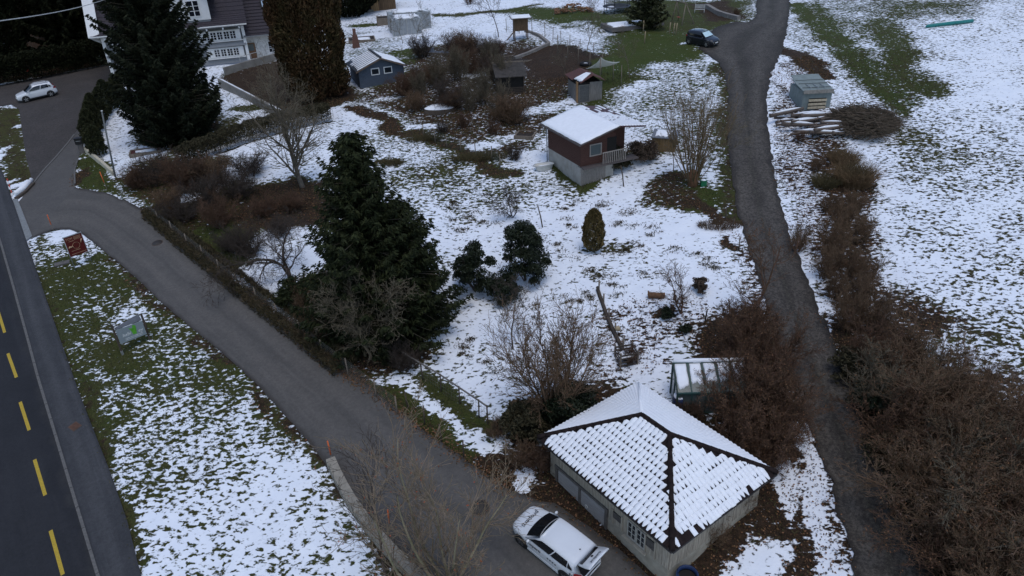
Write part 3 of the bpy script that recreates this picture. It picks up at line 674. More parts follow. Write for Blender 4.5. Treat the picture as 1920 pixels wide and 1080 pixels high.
    def face(a, b, c, d, seed, parts, keep_prob):
        """lay tiles and their snow caps on plane a-b (eave) to d-c"""
        rr = random.Random(seed); U = (b-a).normalized(); n = U.cross(d-a).normalized(); V = n.cross(U)
        Ln = (b-a).length; Hh = (d-a).dot(V); d0 = (d-a).dot(U); c0 = (c-a).dot(U)
        rows = int(Hh/tl)+1; cols = int(Ln/tw); Mx = Matrix((U, V, n)).transposed().to_4x4()
        pad = MB(); extra = MB(); cnt = 0
        for j in range(rows):
            v = j*tl+tl*.98
            if v > Hh+.1: break
            lo, hi = d0*min(1, (v-.15)/Hh), Ln-(Ln-c0)*min(1, (v-.15)/Hh)
            for i in range(cols):
                u = (i+.5)*Ln/cols
                if u < lo-.02 or u > hi+.02: continue
                p = a+U*u+V*min(v, Hh)+n*.01
                if parts and cnt < 300:
                    o = bpy.data.objects.new('tile', tme); COL.objects.link(o); o.parent = T; o.matrix_local = Matrix.Translation(p) @ Mx; cnt += 1
                else: extra.add([(Matrix.Translation(p) @ Mx) @ Vector(q) for q in tv], tf)
                edge = (u-lo < .26 or hi-u < .26)
                if keep_prob > 1.5 and (j == 0 and rr.random() < .06+.4*(u < Ln*.25)): continue
                k = rr.random()
                if edge and k < .5: continue
                # tongue of snow: full width above, rounded and narrower at the lower lip
                nar = rr.choice((-.15, -.08, .0, .0, .08, .2, .35, .5)) if keep_prob < 1.5 else rr.choice((-.05, .1, .3, .5, .6, .6, .6))
                if rr.random() < .05: nar = -.3
                h = rr.uniform(.035, .055); W2 = Ln/cols*.5
                tip = rr.uniform(1.0, 1.12)
                out = [(-W2, .02), (-W2*rr.uniform(.97, 1.0), -.40*tl), (-W2*min(1, .70+nar*.6), -.78*tl), (-W2*min(1, .46+nar*1.0), -1.03*tl*tip), (W2*min(1, .40+nar*1.0), -1.05*tl*tip), (W2*min(1, .64+nar*.7), -.80*tl), (W2*rr.uniform(.95, 1.0), -.38*tl), (W2, .02)]
                B3 = Matrix.Translation(p) @ Mx; vs = []
                for (x, y) in out: vs.append(B3 @ Vector((x, y, .052)))
                for (x, y) in out: vs.append(B3 @ Vector((x*.82, y*.93+.004, .055+h*.75)))
                vs.append(B3 @ Vector((0, .0, .055+h))); vs.append(B3 @ Vector((0, -.7*tl, .055+h*1.15)))
                m = 8; fs = [(q, q+m, (q+1)+m, q+1) for q in range(m-1)]
                fs += [(8, 16, 9), (9, 16, 17), (9, 17, 10), (10, 17, 11), (11, 17, 12), (12, 17, 13), (13, 17, 14), (14, 17, 16), (14, 16, 15)]
                pad.add(vs, fs, True)
        s = pad.build('roof_snow', SNOW, T); s['kind'] = 'stuff'
        if extra.v: x = extra.build('more_tiles', tile, T); x['kind'] = 'stuff'
    face(e3['L'], e3['F'], r2, r1, 1, True, 1)
    face(e3['F'], e3['R'], r2, r2, 2, False, 2)
    # back planes carry an unbroken blanket
    up = Vector((0, 0, .03))
    def blanket(a, b, c, d, seed):
        mb = MB(); rr = random.Random(seed); nu, nv = 130, 44; vs = []
        nrm = (b-a).cross(d-a).normalized()
        for j in range(nv+1):
            for i in range(nu+1):
                u, v = i/nu, j/nv; p = (a.lerp(b, u)).lerp(d.lerp(c, u), v)
                e = min(i, nu-i, j); hh = (.03 if e == 0 else .075)+.022*math.sin(u*(b-a).length/.228*2*math.pi)*(1-v)+.015*math.sin(v*11*2*math.pi)+rr.uniform(-.006, .006)
                vs.append(p+nrm*hh+Vector((0, 0, 0)))
        mb.add(vs, [(j*(nu+1)+i, j*(nu+1)+i+1, (j+1)*(nu+1)+i+1, (j+1)*(nu+1)+i) for j in range(nv) for i in range(nu)], True)
        return mb.build('roof_snow', SNOW, T)
    blanket(e3['B'], e3['L'], r1, r1, 4); blanket(e3['R'], e3['B'], r1, r2, 5)
    # ridge tiles
    def caps(p, q, snowy=False):
        n = max(2, int((q-p).length/.36)); d = (q-p)/n
        for k in range(n):
            a, b = p+d*k, p+d*(k+1.08); mb = MB()
            mb.tube([a+Vector((0, 0, .05)), b+Vector((0, 0, .085))], [.125, .11], 7); mb.build('ridge_tile', tile, T)
    caps(e3['F'], r2); caps(e3['R'], r2); caps(e3['L'], r1); caps(r1, r2)
    mb = MB(); mb.tube([e3['B'].lerp(r1, .04)+Vector((0, 0, .05)), e3['B'].lerp(r1, .5)+Vector((0, 0, .06)), r1+Vector((0, 0, .04))], [.05, .08, .08], 8); mb.build('ridge_snow', SNOW, T)
    # vine stems hanging on the right wall are a climber of their own
    return T, hx, hy, E, rz
GAR, ghx, ghy, gE, grz = garage()
def gloc(x, y, z): return GAR.location+Matrix.Rotation(grz, 3, 'Z') @ Vector((x, y, z))
# ------------------------------------------------------------------ brown garden hut on concrete base
def hut():
    C = on(1088, 348); rz = .43; T = thing('garden_hut', 'brown board hut on pale concrete base with snowy gabled roof', 'hut', C, rz)
    wx, wy = 5.0, 5.2; zf = 1.55; ze = zf+2.15; zr = ze+.72
    brown = mat('brown_boards', (.085, .040, .030), .8, .25, 4, .25, 22, stretch=(1, 1, 9))
    conc = mat('hut_concrete', (.44, .42, .38), .9, .18, 1.6, .2, 20, col2=(.30, .28, .24)); trim = mat('hut_trim', (.10, .085, .08), .7)
    b = MB(); b.box(.0+wx*.30, wy/2, zf/2-.5, wx*.6, wy, zf+1.0); b.build('concrete_base', conc, T)
    w_ = MB(); w_.poly([(0, 0, zf), (wx*.60, 0, zf), (wx*.60, 0, zr-.06), (0, 0, ze)], wy, (0, 1, 0)); w_.build('wall', brown, T)
    w2 = MB(); w2.box(wx*.81, wy*.65, (zf+ze)/2, wx*.38, wy*.7, ze-zf); w2.build('porch_room', brown, T)
    for k in range(14):   # clapboards, front
        z = zf+.02+k*(ze-zf)/14; p = MB(); p.box(wx*.31, -.014, z+.075, wx*.62, .02, .135); p.build('board', brown, T)
        p = MB(); p.box(-.014, wy/2, z+.075, .02, wy, .135); p.build('board', brown, T)
    fl = MB(); fl.box(wx*.5, -.05, zf-.06, wx, .9, .12); fl.build('porch_floor', trim, T)
    rail = mat('grey_rail', (.30, .27, .24), .85, .2)
    casement(T, .85, 1.75, zf+.75, zf+1.55, -.03, 1, 1, rail, glass('grey_glass', (.10, .12, .12), .15), .08)
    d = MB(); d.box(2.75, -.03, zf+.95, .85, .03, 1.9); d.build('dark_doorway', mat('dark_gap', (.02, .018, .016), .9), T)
    for k in range(13):
        s = MB(); s.box(1.7+k*.17, -.52, zf+.5, .05, .035, .85); s.build('baluster', rail, T)
    s = MB(); s.box(2.72, -.52, zf+.95, 2.2, .06, .06); s.build('handrail', rail, T)
    for k in range(15):
        s = MB(); s.box(.08+k*.15, -.10, zf/2-.15, .07, .035, zf); s.build('lattice_slat', rail, T)
    s = MB(); s.box(1.1, -.13, zf-.1, 2.3, .05, .07); s.build('lattice_rail', rail, T)
    dp = MB(); dp.tube([(-.2, wy-.1, ze-.1), (-.16, wy-.1, .3)], .05, 6); dp.build('downpipe', mat('zinc', (.32, .33, .34), .5, .1, metal=.6), T)
    ov = .45; a, b2, c, d2 = Vector((-ov, wy+ov, ze-.1)), Vector((-ov, -.75, ze-.1)), Vector((wx*.60, -.75, zr+.05)), Vector((wx*.60, wy+ov, zr+.05))
    e, f = Vector((wx+ov-.1, -.75, zr-.30)), Vector((wx+ov-.1, wy+ov, zr-.30)); th = .12
    rf = MB(); roof_slab(rf, [a, b2, c, d2], th); ro = rf.build('roof', trim, T)
    rf = MB(); roof_slab(rf, [c, e, f, d2], th); rt = mat('maroon_metal', (.075, .035, .040), .6); r2 = rf.build('roof', rt, T)
    snow_sheet([a, b2, c, d2], .09, 16, 12, 3, .012).build('roof_snow', SNOW, T)
    # right slope: snow lying in broken bands
    r = random.Random(8); U = (e-c); V = (d2-c); nrm = U.cross(V).normalized()
    if nrm.z < 0: nrm = -nrm
    mb = MB(); nb = 9
    for k in range(nb):
        u0, u1 = (k+.08)/nb, (k+.86)/nb; v = 0.0
        while v < 1:
            lv = r.uniform(.06, .3) if v > .25 else r.uniform(.2, .4); gap = r.uniform(.01, .03) if v < .45 else r.uniform(.02, .14)
            if not (v > .45 and r.random() < .35):
                v1 = min(1, v+lv); q = [c+U*u0+V*v, c+U*u1+V*v, c+U*u1+V*v1, c+U*u0+V*v1]
                mb.add([p+nrm*.004 for p in q]+[q[0].lerp(q[2], .06)+nrm*.05, q[1].lerp(q[3], .06)+nrm*.05, q[2].lerp(q[0], .06)+nrm*.05, q[3].lerp(q[1], .06)+nrm*.05], [(4, 5, 6, 7), (0, 1, 5, 4), (1, 2, 6, 5), (2, 3, 7, 6), (3, 0, 4, 7)])
            v += lv+gap
    mb.build('roof_snow', SNOW, T)
    g = MB(); g.beam(a+Vector((-.03, 0, -.1)), b2+Vector((-.03, 0, -.1)), .12, .1); g.build('gutter', trim, T)
    return T
hut()
# ------------------------------------------------------------------ blue-grey shed
def blue_shed():
    C = on(676, 166); D = G(757, 141); rz = .40; T = thing('garden_shed', 'blue-grey board shed with two small white windows and ribbed snowy roof', 'shed', C, rz)
    wx, wy, ze, zr = 5.0, 4.2, 2.1, 3.05
    bl = mat('blue_grey_boards', (.085, .105, .135), .8, .2, 4, .2, 22, stretch=(.5, .5, 8)); trim = mat('brown_trim', (.14, .10, .075), .8)
    w_ = MB(); w_.poly([(0, 0, -.4), (wx, 0, -.4), (wx, 0, ze), (wx/2, 0, zr-.05), (0, 0, ze)], wy, (0, 1, 0)); w_.build('wall', bl, T)
    for k in range(15):
        z = .05+k*.14; p = MB(); p.box(wx/2, -.012, z+.06, wx-.02, .018, .122); p.build('board', bl, T)
    f = MB(); f.box(wx/2, wy/2, -.25, wx+.16, wy+.16, .5); f.build('footing', mat('stained_concrete', (.3, .29, .26), .9), T)
    wm = mat('white_paint', (.72, .72, .70), .6, .06)
    for x in (1.45, 2.85): casement(T, x, x+.75, 1.35, 1.9, -.026, 1, 1, wm, glass('dark_glass'), .09)
    ov = .35; a, b, c, d = Vector((-ov, wy+.3, ze-.16)), Vector((-ov, -.4, ze-.16)), Vector((wx/2, -.4, zr)), Vector((wx/2, wy+.3, zr)); e, g = Vector((wx+ov, -.4, ze-.16)), Vector((wx+ov, wy+.3, ze-.16))
    rt = mat('anthracite_tile', (.04, .042, .05), .6, .3)
    m = MB(); roof_slab(m, [a, b, c, d], .1); m.build('roof', rt, T); m = MB(); roof_slab(m, [c, e, g, d], .1); m.build('roof', rt, T)
    # barge board
    bb = MB(); bb.beam(b+Vector((0, -.03, -.12)), c+Vector((0, -.03, -.08)), .04, .14); bb.beam(c+Vector((0, -.03, -.08)), e+Vector((0, -.03, -.12)), .04, .14); bb.build('barge_board', trim, T)
    # snow in the troughs between the ribs (left slope)
    n = (b-a).cross(d-a).normalized(); n = n if n.z > 0 else -n; mb = MB(); K = 8; r = random.Random(2)
    for k in range(K):
        v0, v1 = (k+.42)/K, (k+.94)/K
        s0 = .16+r.uniform(-.04, .06) if k < 2 or k > 7 else .06+r.uniform(0, .06); s1 = .96
        p = [a.lerp(b, v).lerp(d.lerp(c, v), u) for u, v in ((s0, v0), (s0, v1), (s1, v1), (s1, v0))]; ce = sum(p, Vector())/4
        mb.add([q+n*.002 for q in p]+[q.lerp(ce, .06)+n*.05 for q in p], [(4, 5, 6, 7), (0, 1, 5, 4), (1, 2, 6, 5), (2, 3, 7, 6), (3, 0, 4, 7)])
    mb.build('roof_snow', SNOW, T)
    snow_sheet([c.lerp(e, .96), g.lerp(d, .04), d.lerp(g, .06), c.lerp(e, .06)], .07, 10, 8, 6, .06).build('roof_snow', SNOW, T)
    cp = MB(); cp.beam(c+Vector((0, 0, .05)), d+Vector((0, 0, .05)), .26, .08); cp.build('ridge_cap', rt, T)
blue_shed()
# ------------------------------------------------------------------ the big house
def house():
    A, Bq = G(215, 150), G(468, 113); rz = yaw(A, Bq); Lf = (Bq-A).length; z0 = min(A.z, Bq.z)-.3; O = Vector((A.x, A.y, z0))
    T = thing('house', 'large pale grey shingled house with white window bands and dark tiled roof', 'house', O, rz)
    ze = wall_hit(464, 40, O, rz, -.9)[1]; dep = 10.5; rise = 8.5
    sh = mat('grey_shingle', (.25, .26, .268), .9, .12, 5, .35, 30, stretch=(1, 1, 4)); wt = mat('white_paint', (.72, .72, .70), .6, .06)
    rt = mat('house_tile', (.040, .033, .040), .7, .3, 6, .4, 26, stretch=(1, 1, 1)); gl = glass('house_glass', (.012, .014, .02), .08); bl = mat('blue_grey_band', (.14, .17, .22), .7)
    w_ = MB(); w_.poly([(0, 0, -.5), (0, dep, -.5), (0, dep-.4, ze), (0, dep/2, ze+rise-1.0), (0, .4, ze)], Lf, (1, 0, 0)); w_.build('wall', sh, T)
    pb = MB(); pb.box(Lf/2, dep/2, .15, Lf+.12, dep+.12, 1.5); pb.build('plinth', bl, T)
    # flared sill bands between the storeys
    def band(zl, zh, out):
        m = MB(); m.poly([(-.05, -out, zl), (-.05, -.03, zh), (-.05, .05, zh), (-.05, .05, zl)], Lf+.1, (1, 0, 0)); return m.build('shingle_band', sh, T)
    hz = [wall_hit(x, y, O, rz, 0)[1] for x, y in ((400, 76), (435, 55), (408, 107), (445, 89))]
    u_b, u_t = wall_hit(412, 74.5, O, rz)[1], wall_hit(412, 59.5, O, rz)[1]; l_b, l_t = wall_hit(426, 105, O, rz)[1], wall_hit(426, 91, O, rz)[1]
    wx = lambda px, py: wall_hit(px, py, O, rz)[0]
    for (zb, zt, edges) in ((u_b, u_t, [(380.5, 392), (393.5, 405.5), (406.5, 417.5), (419, 430.5), (431, 442.5)]), (l_b, l_t, [(401.5, 412.5), (414, 425), (426, 437.5), (438, 449)])):
        bk = MB(); xa = wx(edges[0][0]-11, (74 if zb == u_b else 105)); xb = wx(edges[-1][1]+9, (66 if zb == u_b else 98)); bk.box((xa+xb)/2, -.03, (zb+zt)/2, xb-xa, .1, zt-zb+.28); bk.build('white_band', wt, T)
        for (pa, pb_) in edges:
            ym = (66 if zb == u_b else 98); a, b = wx(pa, ym)+.06, wx(pb_, ym)-.06
            casement(T, a, b, zb+.04, zt-.04, -.085, 2, 3, wt, gl, .04, .035, .05)
        sl = MB(); sl.box((xa+xb)/2, -.16, zb-.2, xb-xa+.3, .3, .08); sl.build('sill', wt, T)
        # same bands on the hidden left part and round the gable
        for gy in (1.4, 4.2, 7.0):
            k = MB(); k.box(-.03, gy+.6, (zb+zt)/2, .1, 1.9, zt-zb+.3); k.build('white_band', wt, T)
            casement(T, gy, gy+1.1, zb+.1, zt-.1, -.085, 2, 3, wt, gl, .05, .05, .05, axis='y')
        for gx in (1.0, 3.2, 5.4):
            if gx+1.6 < xa: casement(T, gx, gx+1.4, zb+.04, zt-.04, -.04, 2, 3, wt, gl, .08, .035, .05)
    band(l_t+.25, u_b-.35, .28); band(.9, l_b-.3, .22)
    b = MB(); b.box(Lf/2, -.26, .86, Lf+.3, .5, .12); b.build('blue_ledge', bl, T)
    for xx in (.05, Lf-.05): cp = MB(); cp.box(xx, -.06, ze/2, .35, .2, ze-.2); cp.build('corner_post', wt, T)
    # roof, slightly flared towards the eaves, soffit and gutter
    ov = .95; fl = [(-ov, ze-.15), (.6, ze+.95), (dep/2, ze+rise)]
    rm = MB(); x0, x1 = -1.15, Lf+.6
    for s_ in (0, 1):
        pr = [(y if s_ == 0 else dep-y, z) for y, z in fl]; vs = []
        for x in (x0, x1):
            for (y, z) in pr: vs.append((x, y, z))
            for (y, z) in pr: vs.append((x, y, z-.2))
        fs = [(0, 1, 7, 6), (1, 2, 8, 7), (3, 4, 10, 9), (4, 5, 11, 10), (0, 3, 4, 1), (1, 4, 5, 2), (6, 7, 10, 9), (7, 8, 11, 10), (0, 6, 9, 3)]
        rm.add(vs, fs)
    ro = rm.build('roof', rt, T)
    cou = MB()      # tile courses
    for k in range(22):
        t = k/22; y, z = (-ov+(ov+.6)*t*4, ze-.15+1.1*t*4) if t < .25 else (.6+(dep/2-.6)*(t-.25)/.75, ze+.95+(rise-.95)*(t-.25)/.75)
        cou.box(Lf/2-.2, y, z+.012, x1-x0-.1, .06, .035)
    cou.build('tile_course', rt, ro)
    so = MB(); so.box(Lf/2, -ov/2, ze-.42, Lf+.2, ov, .06); so.build('soffit', sh, T)
    for k in range(9): q = MB(); q.box(.4+k*(Lf-.8)/8, -ov/2, ze-.58, .16, ov-.1, .26); q.build('bracket', wt, T)
    gt = MB(); gt.box(Lf/2-.2, -ov-.05, ze-.25, Lf+1.5, .14, .14); gt.build('gutter', wt, T)
    # flared gable underside, left end
    gs = MB(); gs.poly([(0, -ov, ze-.3), (-1.2, -ov-.1, ze-.2), (-1.2, dep/2, ze+rise-.2), (0, dep/2, ze+rise-.6)], .1, (0, .2, -1)); gs.poly([(0, .2, ze-1.3), (-1.2, -ov, ze-.3), (-1.2, dep/2, ze+rise-.4), (0, dep/2, ze+.8)], .06, (0, 1, 0)); gs.build('gable_soffit', wt, T)
    # cross gable dormer
    cx = (wall_hit(352, 40, O, rz, -.3)[0]+wall_hit(376, 36, O, rz, -.3)[0])/2-.25; hw = 2.1; zb, zt2 = ze+.3, ze+3.6
    dm = MB(); dm.poly([(cx-hw, -.3, zb-.6), (cx+hw, -.3, zb-.6), (cx+hw, -.3, zt2), (cx, -.3, zt2+2.6), (cx-hw, -.3, zt2)], 5.0, (0, 1, 0)); dmo = dm.build('dormer', sh, T)
    m = MB(); m.box(cx, -.34, (zb+zt2)/2-.1, 2*hw+.2, .1, 2.6); m.build('white_band', wt, dmo)
    for s_ in (-1, 1):
        m = MB(); m.poly([(cx+s_*(hw+.9), -.9, zt2-.5), (cx+s_*(hw+.2), -.9, zt2+.15), (cx, -.9, zt2+3.0), (cx, -.9, zt2+2.7), (cx+s_*hw*.95, -.9, zt2-.25)], .35, (0, 1, 0)); m.build('verge', wt, dmo)
        m = MB(); m.poly([(cx+s_*(hw+.9), -.85, zt2-.45), (cx+s_*(hw+.9), 4.5, zt2-.45), (cx, 4.5, zt2+3.05), (cx, -.85, zt2+3.05)], .12); m.build('dormer_roof', rt, dmo)
    casement(T, cx-.1, cx+1.1, zb+.75, zb+2.45, -.43, 2, 3, wt, gl, .07, .05, .05)
    # eyebrow dormer
    ex = wall_hit(414, 30, O, rz, 1.6)[0]; ez = wall_hit(414, 30, O, rz, 1.6)[1]
    m = MB(); vs = []; K = 10
    for k in range(K+1):
        a = math.pi*k/K; vs.append((ex+1.05*math.cos(a), 1.2, ez-.4+.95*math.sin(a)))
    for k in range(K+1):
        a = math.pi*k/K; vs.append((ex+.8*math.cos(a), 3.2, ez+1.4+.4*math.sin(a)))
    m.add(vs, [(k, k+1, K+2+k, K+1+k) for k in range(K)]+[tuple(range(K+1))], True); e = m.build('eyebrow_dormer', mat('zinc', (.32, .33, .34), .5, .1, metal=.6), T)
    m = MB(); m.box(ex, 1.1, ez-.45, 2.5, .25, .1); m.build('sill', wt, e)
    # right-hand annex
    ax0, ax1 = Lf+.02, Lf+7.5; zA = wall_hit(500, 60, O, rz, .6)[1]
    an = MB(); an.box((ax0+ax1)/2, 4.2, zA/2-.2, ax1-ax0, 7.2, zA+.4); an.build('annex_wall', mat('whitewash', (.55, .54, .51), .9, .2, 3, .2), T)
    ar = MB(); roof_slab(ar, [(ax0-.1, -.2, zA-.1), (ax1+.3, -.2, zA-.1), (ax1+.3, 5.6, zA+4.6), (ax0-.1, 5.6, zA+4.6)], .16); aro = ar.build('annex_roof', rt, T)
    for k in range(14):
        t = (k+.5)/14; c = MB(); c.box((ax0+ax1)/2+.1, -.2+5.8*t, zA-.06+4.7*t, ax1-ax0+.3, .1, .05); c.build('tile_row', rt, aro)
    sk = MB(); n = Vector((0, -4.7, 5.8)).normalized(); t = .62
    sk.beam((ax0+3.3, -.2+5.8*.52, zA+4.7*.52+.1), (ax0+3.3, -.2+5.8*.70, zA+4.7*.70+.1), 1.3, .1, up=n); s2 = sk.build('skylight', mat('dark_gap', (.02, .018, .016), .9), aro)
    sk = MB(); sk.beam((ax0+3.3, -.2+5.8*.545, zA+4.7*.545+.17), (ax0+3.3, -.2+5.8*.675, zA+4.7*.675+.17), 1.0, .05, up=n); sk.build('pane', mat('sky_glass', (.42, .55, .68), .15, .05), s2)
    gt = MB(); gt.box((ax0+ax1)/2, -.3, zA-.2, ax1-ax0+.5, .12, .12); gt.build('gutter', mat('zinc', (.3, .3, .3), .5), T)
    dx = wall_hit(472, 98, O, rz, .6)[0]; d = MB(); d.box(dx, .56, 1.75, 1.15, .08, 2.4); do = d.build('door', mat('oak_door', (.14, .075, .04), .6, .25, 6), T)
    d = MB(); d.box(dx, .51, 2.4, .75, .03, .8); d.build('pane', glass('grey_glass', (.10, .12, .12), .15), do)
    casement(T, dx+2.2, dx+3.3, 1.6, 2.9, .58, 2, 2, wt, gl, .08, .05)
    st = MB(); st.box(dx, -.1, .42, 2.4, 1.2, .5); st.build('step', mat('stained_concrete', (.3, .29, .26), .9), T)
    return T
house()
# ------------------------------------------------------------------ terrace retaining wall with rail, in front of the house
def terrace():
    a, b = on(414, 163), on(530, 224); top0 = .0
    T = thing('retaining_wall', 'long grey concrete garden wall with snow along its coping below the house', 'wall', a); m = MB(); n = 18; d = (b-a)/n
    stone = mat('wall_concrete', (.23, .215, .19), .9, .25, 1.2, .3, 12)
    for k in range(n):
        p, q = a+d*k, a+d*(k+.985); m = MB(); m.beam(p-a+Vector((0, 0, .15)), q-a+Vector((0, 0, .15)), .34, 1.7); m.build('wall_block', stone, T)
    s = MB(); s.tube([a+d*k-a+Vector((0, 0, 1.0)) for k in range(0, 12)], [.03]+[.09, .1, .07, .1, .09, .08, .1, .06, .08, .07]+[.03], 6); s.build('coping_snow', SNOW, T)
    s = MB(); s.tube([a+d*k-a+Vector((0, 0, 1.0)) for k in range(15, 19)], [.05, .12, .13, .05], 6); s.build('coping_snow', SNOW, T)
    p0, p1 = on(422, 140), on(525, 112); T2 = thing('terrace_wall', 'low grey wall with thin metal railing along the house terrace', 'wall', p0)
    m = MB(); m.beam((0, 0, .25), p1-p0+Vector((0, 0, .25)), .3, 1.3); m.build('wall_block', stone, T2)
    rl = MB(); v = p1-p0
    rl.tube([v*.3+Vector((0, 0, 1.6)), v*.9+Vector((0, 0, 1.6))], .035, 5); rl.build('rail', mat('pale_metal', (.45, .45, .43), .5), T2)
    for t in (.3, .5, .7, .9): q = MB(); q.tube([v*t+Vector((0, 0, .8)), v*t+Vector((0, 0, 1.6))], .03, 5); q.build('rail_post', mat('pale_metal', (.45, .45, .43), .5), T2)
terrace()
# ------------------------------------------------------------------ hen coop with rusty roof
def coop():
    C = on(1083, 194); rz = .22; T = thing('hen_coop', 'small plank hen coop with rust-red metal roof and wire run', 'coop', C, rz)
    gp = mat('silver_planks', (.20, .185, .165), .9, .35, 3, .3, 20, stretch=(6, 6, .6)); op = mat('fresh_plank', (.36, .21, .10), .8, .2, 4); rust = mat('rust_metal', (.13, .045, .032), .75, .35, 4, .2, 12, col2=(.06, .035, .035)); dk = mat('dark_gap', (.02, .018, .016), .9)
    core = MB(); core.box(1.2, 1.6, .95, 2.3, 3.0, 1.9); core.build('core', dk, T)
    for k in range(8): p = MB(); p.box(1.30+k*.155, .06, .95, .145, .05, 1.95-.02*(k % 3)); p.build('plank', gp, T)
    for k in range(3): p = MB(); p.box(.02, .12+k*.17, 1.0, .05, .16, 2.0); p.build('plank', op, T)
    for k in range(14): p = MB(); p.box(.02, .70+k*.17, .8, .05, .155, 1.7); p.build('plank', gp, T)
    d = MB(); d.box(.65, .05, .85, 1.1, .05, 1.7); do = d.build('mesh_door', mat('grey_mesh', (.10, .10, .095), .7), T)
    for q in (.12, 1.18): f = MB(); f.box(q, .0, .85, .07, .06, 1.75); f.build('door_frame', gp, do)
    for z in (.05, 1.7): f = MB(); f.box(.65, .0, z, 1.1, .06, .07); f.build('door_frame', gp, do)
    r1 = [(-.25, 1.0, 2.05), (-.25, 3.3, 2.05), (1.3, 3.3, 2.55), (1.3, 1.0, 2.55)]; r2 = [(1.3, 1.0, 2.55), (1.3, 3.3, 2.55), (2.6, 3.3, 2.0), (2.6, 1.0, 2.0)]
    for q in (r1, r2): m = MB(); roof_slab(m, q, .06); m.build('roof', rust, T)
    r3 = [(.15, -.35, 2.02), (.15, 1.1, 2.1), (1.4, 1.1, 2.75), (1.4, -.35, 2.65)]; r4 = [(1.4, -.35, 2.65), (1.4, 1.1, 2.75), (2.6, 1.1, 2.1), (2.6, -.35, 2.05)]
    for q in (r3, r4): m = MB(); roof_slab(m, q, .06); m.build('porch_roof', rust, T)
    snow_sheet([(-.1, .95, 2.16), (.2, -.3, 2.1), (1.35, .2, 2.72), (1.1, .9, 2.66)], .06, 8, 5, 1, .1).build('roof_snow', SNOW, T)
    ft = MB(); ft.box(1.7, .0, -.1, 1.5, .12, .3); ft.build('sill_beam', op, T)
coop()
# ------------------------------------------------------------------ zinc crate shed by the lane
def crate():
    C = on(1502, 204); rz = .02; T = thing('tarped_crate', 'boxy crate clad in grey-green sheets with two pale slats in front', 'crate', C, rz)
    g = mat('grey_green_sheet', (.20, .235, .225), .6, .2, 2, .15, 15); pl = mat('pale_slat', (.50, .42, .29), .8); dk = mat('dark_gap', (.02, .018, .016), .9)
    wd, dp, h = 2.55, 3.0, 1.75
    c = MB(); c.box(wd/2, dp/2, h/2-.1, wd, dp, h+.1); c.build('body', g, T)
    m = MB(); roof_slab(m, [(-.12, -.1, h+.05), (wd+.05, -.1, h+.05), (wd+.05, dp*.85, h+.42), (-.12, dp*.85, h+.42)], .07); lid = m.build('lid', g, T)
    m = MB(); roof_slab(m, [(0, dp*.8, h+.40), (wd, dp*.8, h+.40), (wd, dp+.35, h+.62), (0, dp+.35, h+.62)], .07); m.build('lid_flap', g, T)
    for t in (.25, .5, .74): q = MB(); q.box(wd*t, dp*.42, h+.265, .05, dp*.78, .04, M=None); q.build('batten', mat('zinc', (.32, .33, .34), .5), lid)
    for t in (.15, .45, .7): q = MB(); q.box(wd/2, dp*t, h+.1+.37*t/.85+.02, wd, .03, .04); q.build('rope', mat('rope_dark', (.10, .11, .10), .8), lid)
    q = MB(); q.box(wd*.5, -.13, h-.05, wd+.1, .03, .32); q.build('flap', mat('worn_sheet', (.27, .25, .22), .7, .3, 5), T)
    q = MB(); q.box(wd*.52, -.03, .62, 1.5, .05, .95); q.build('opening', dk, T)
    for z in (.92, .58, .28): s = MB(); s.box(wd*.52, -.08, z, 1.6, .05, .2); s.build('slat', pl, T)
crate()
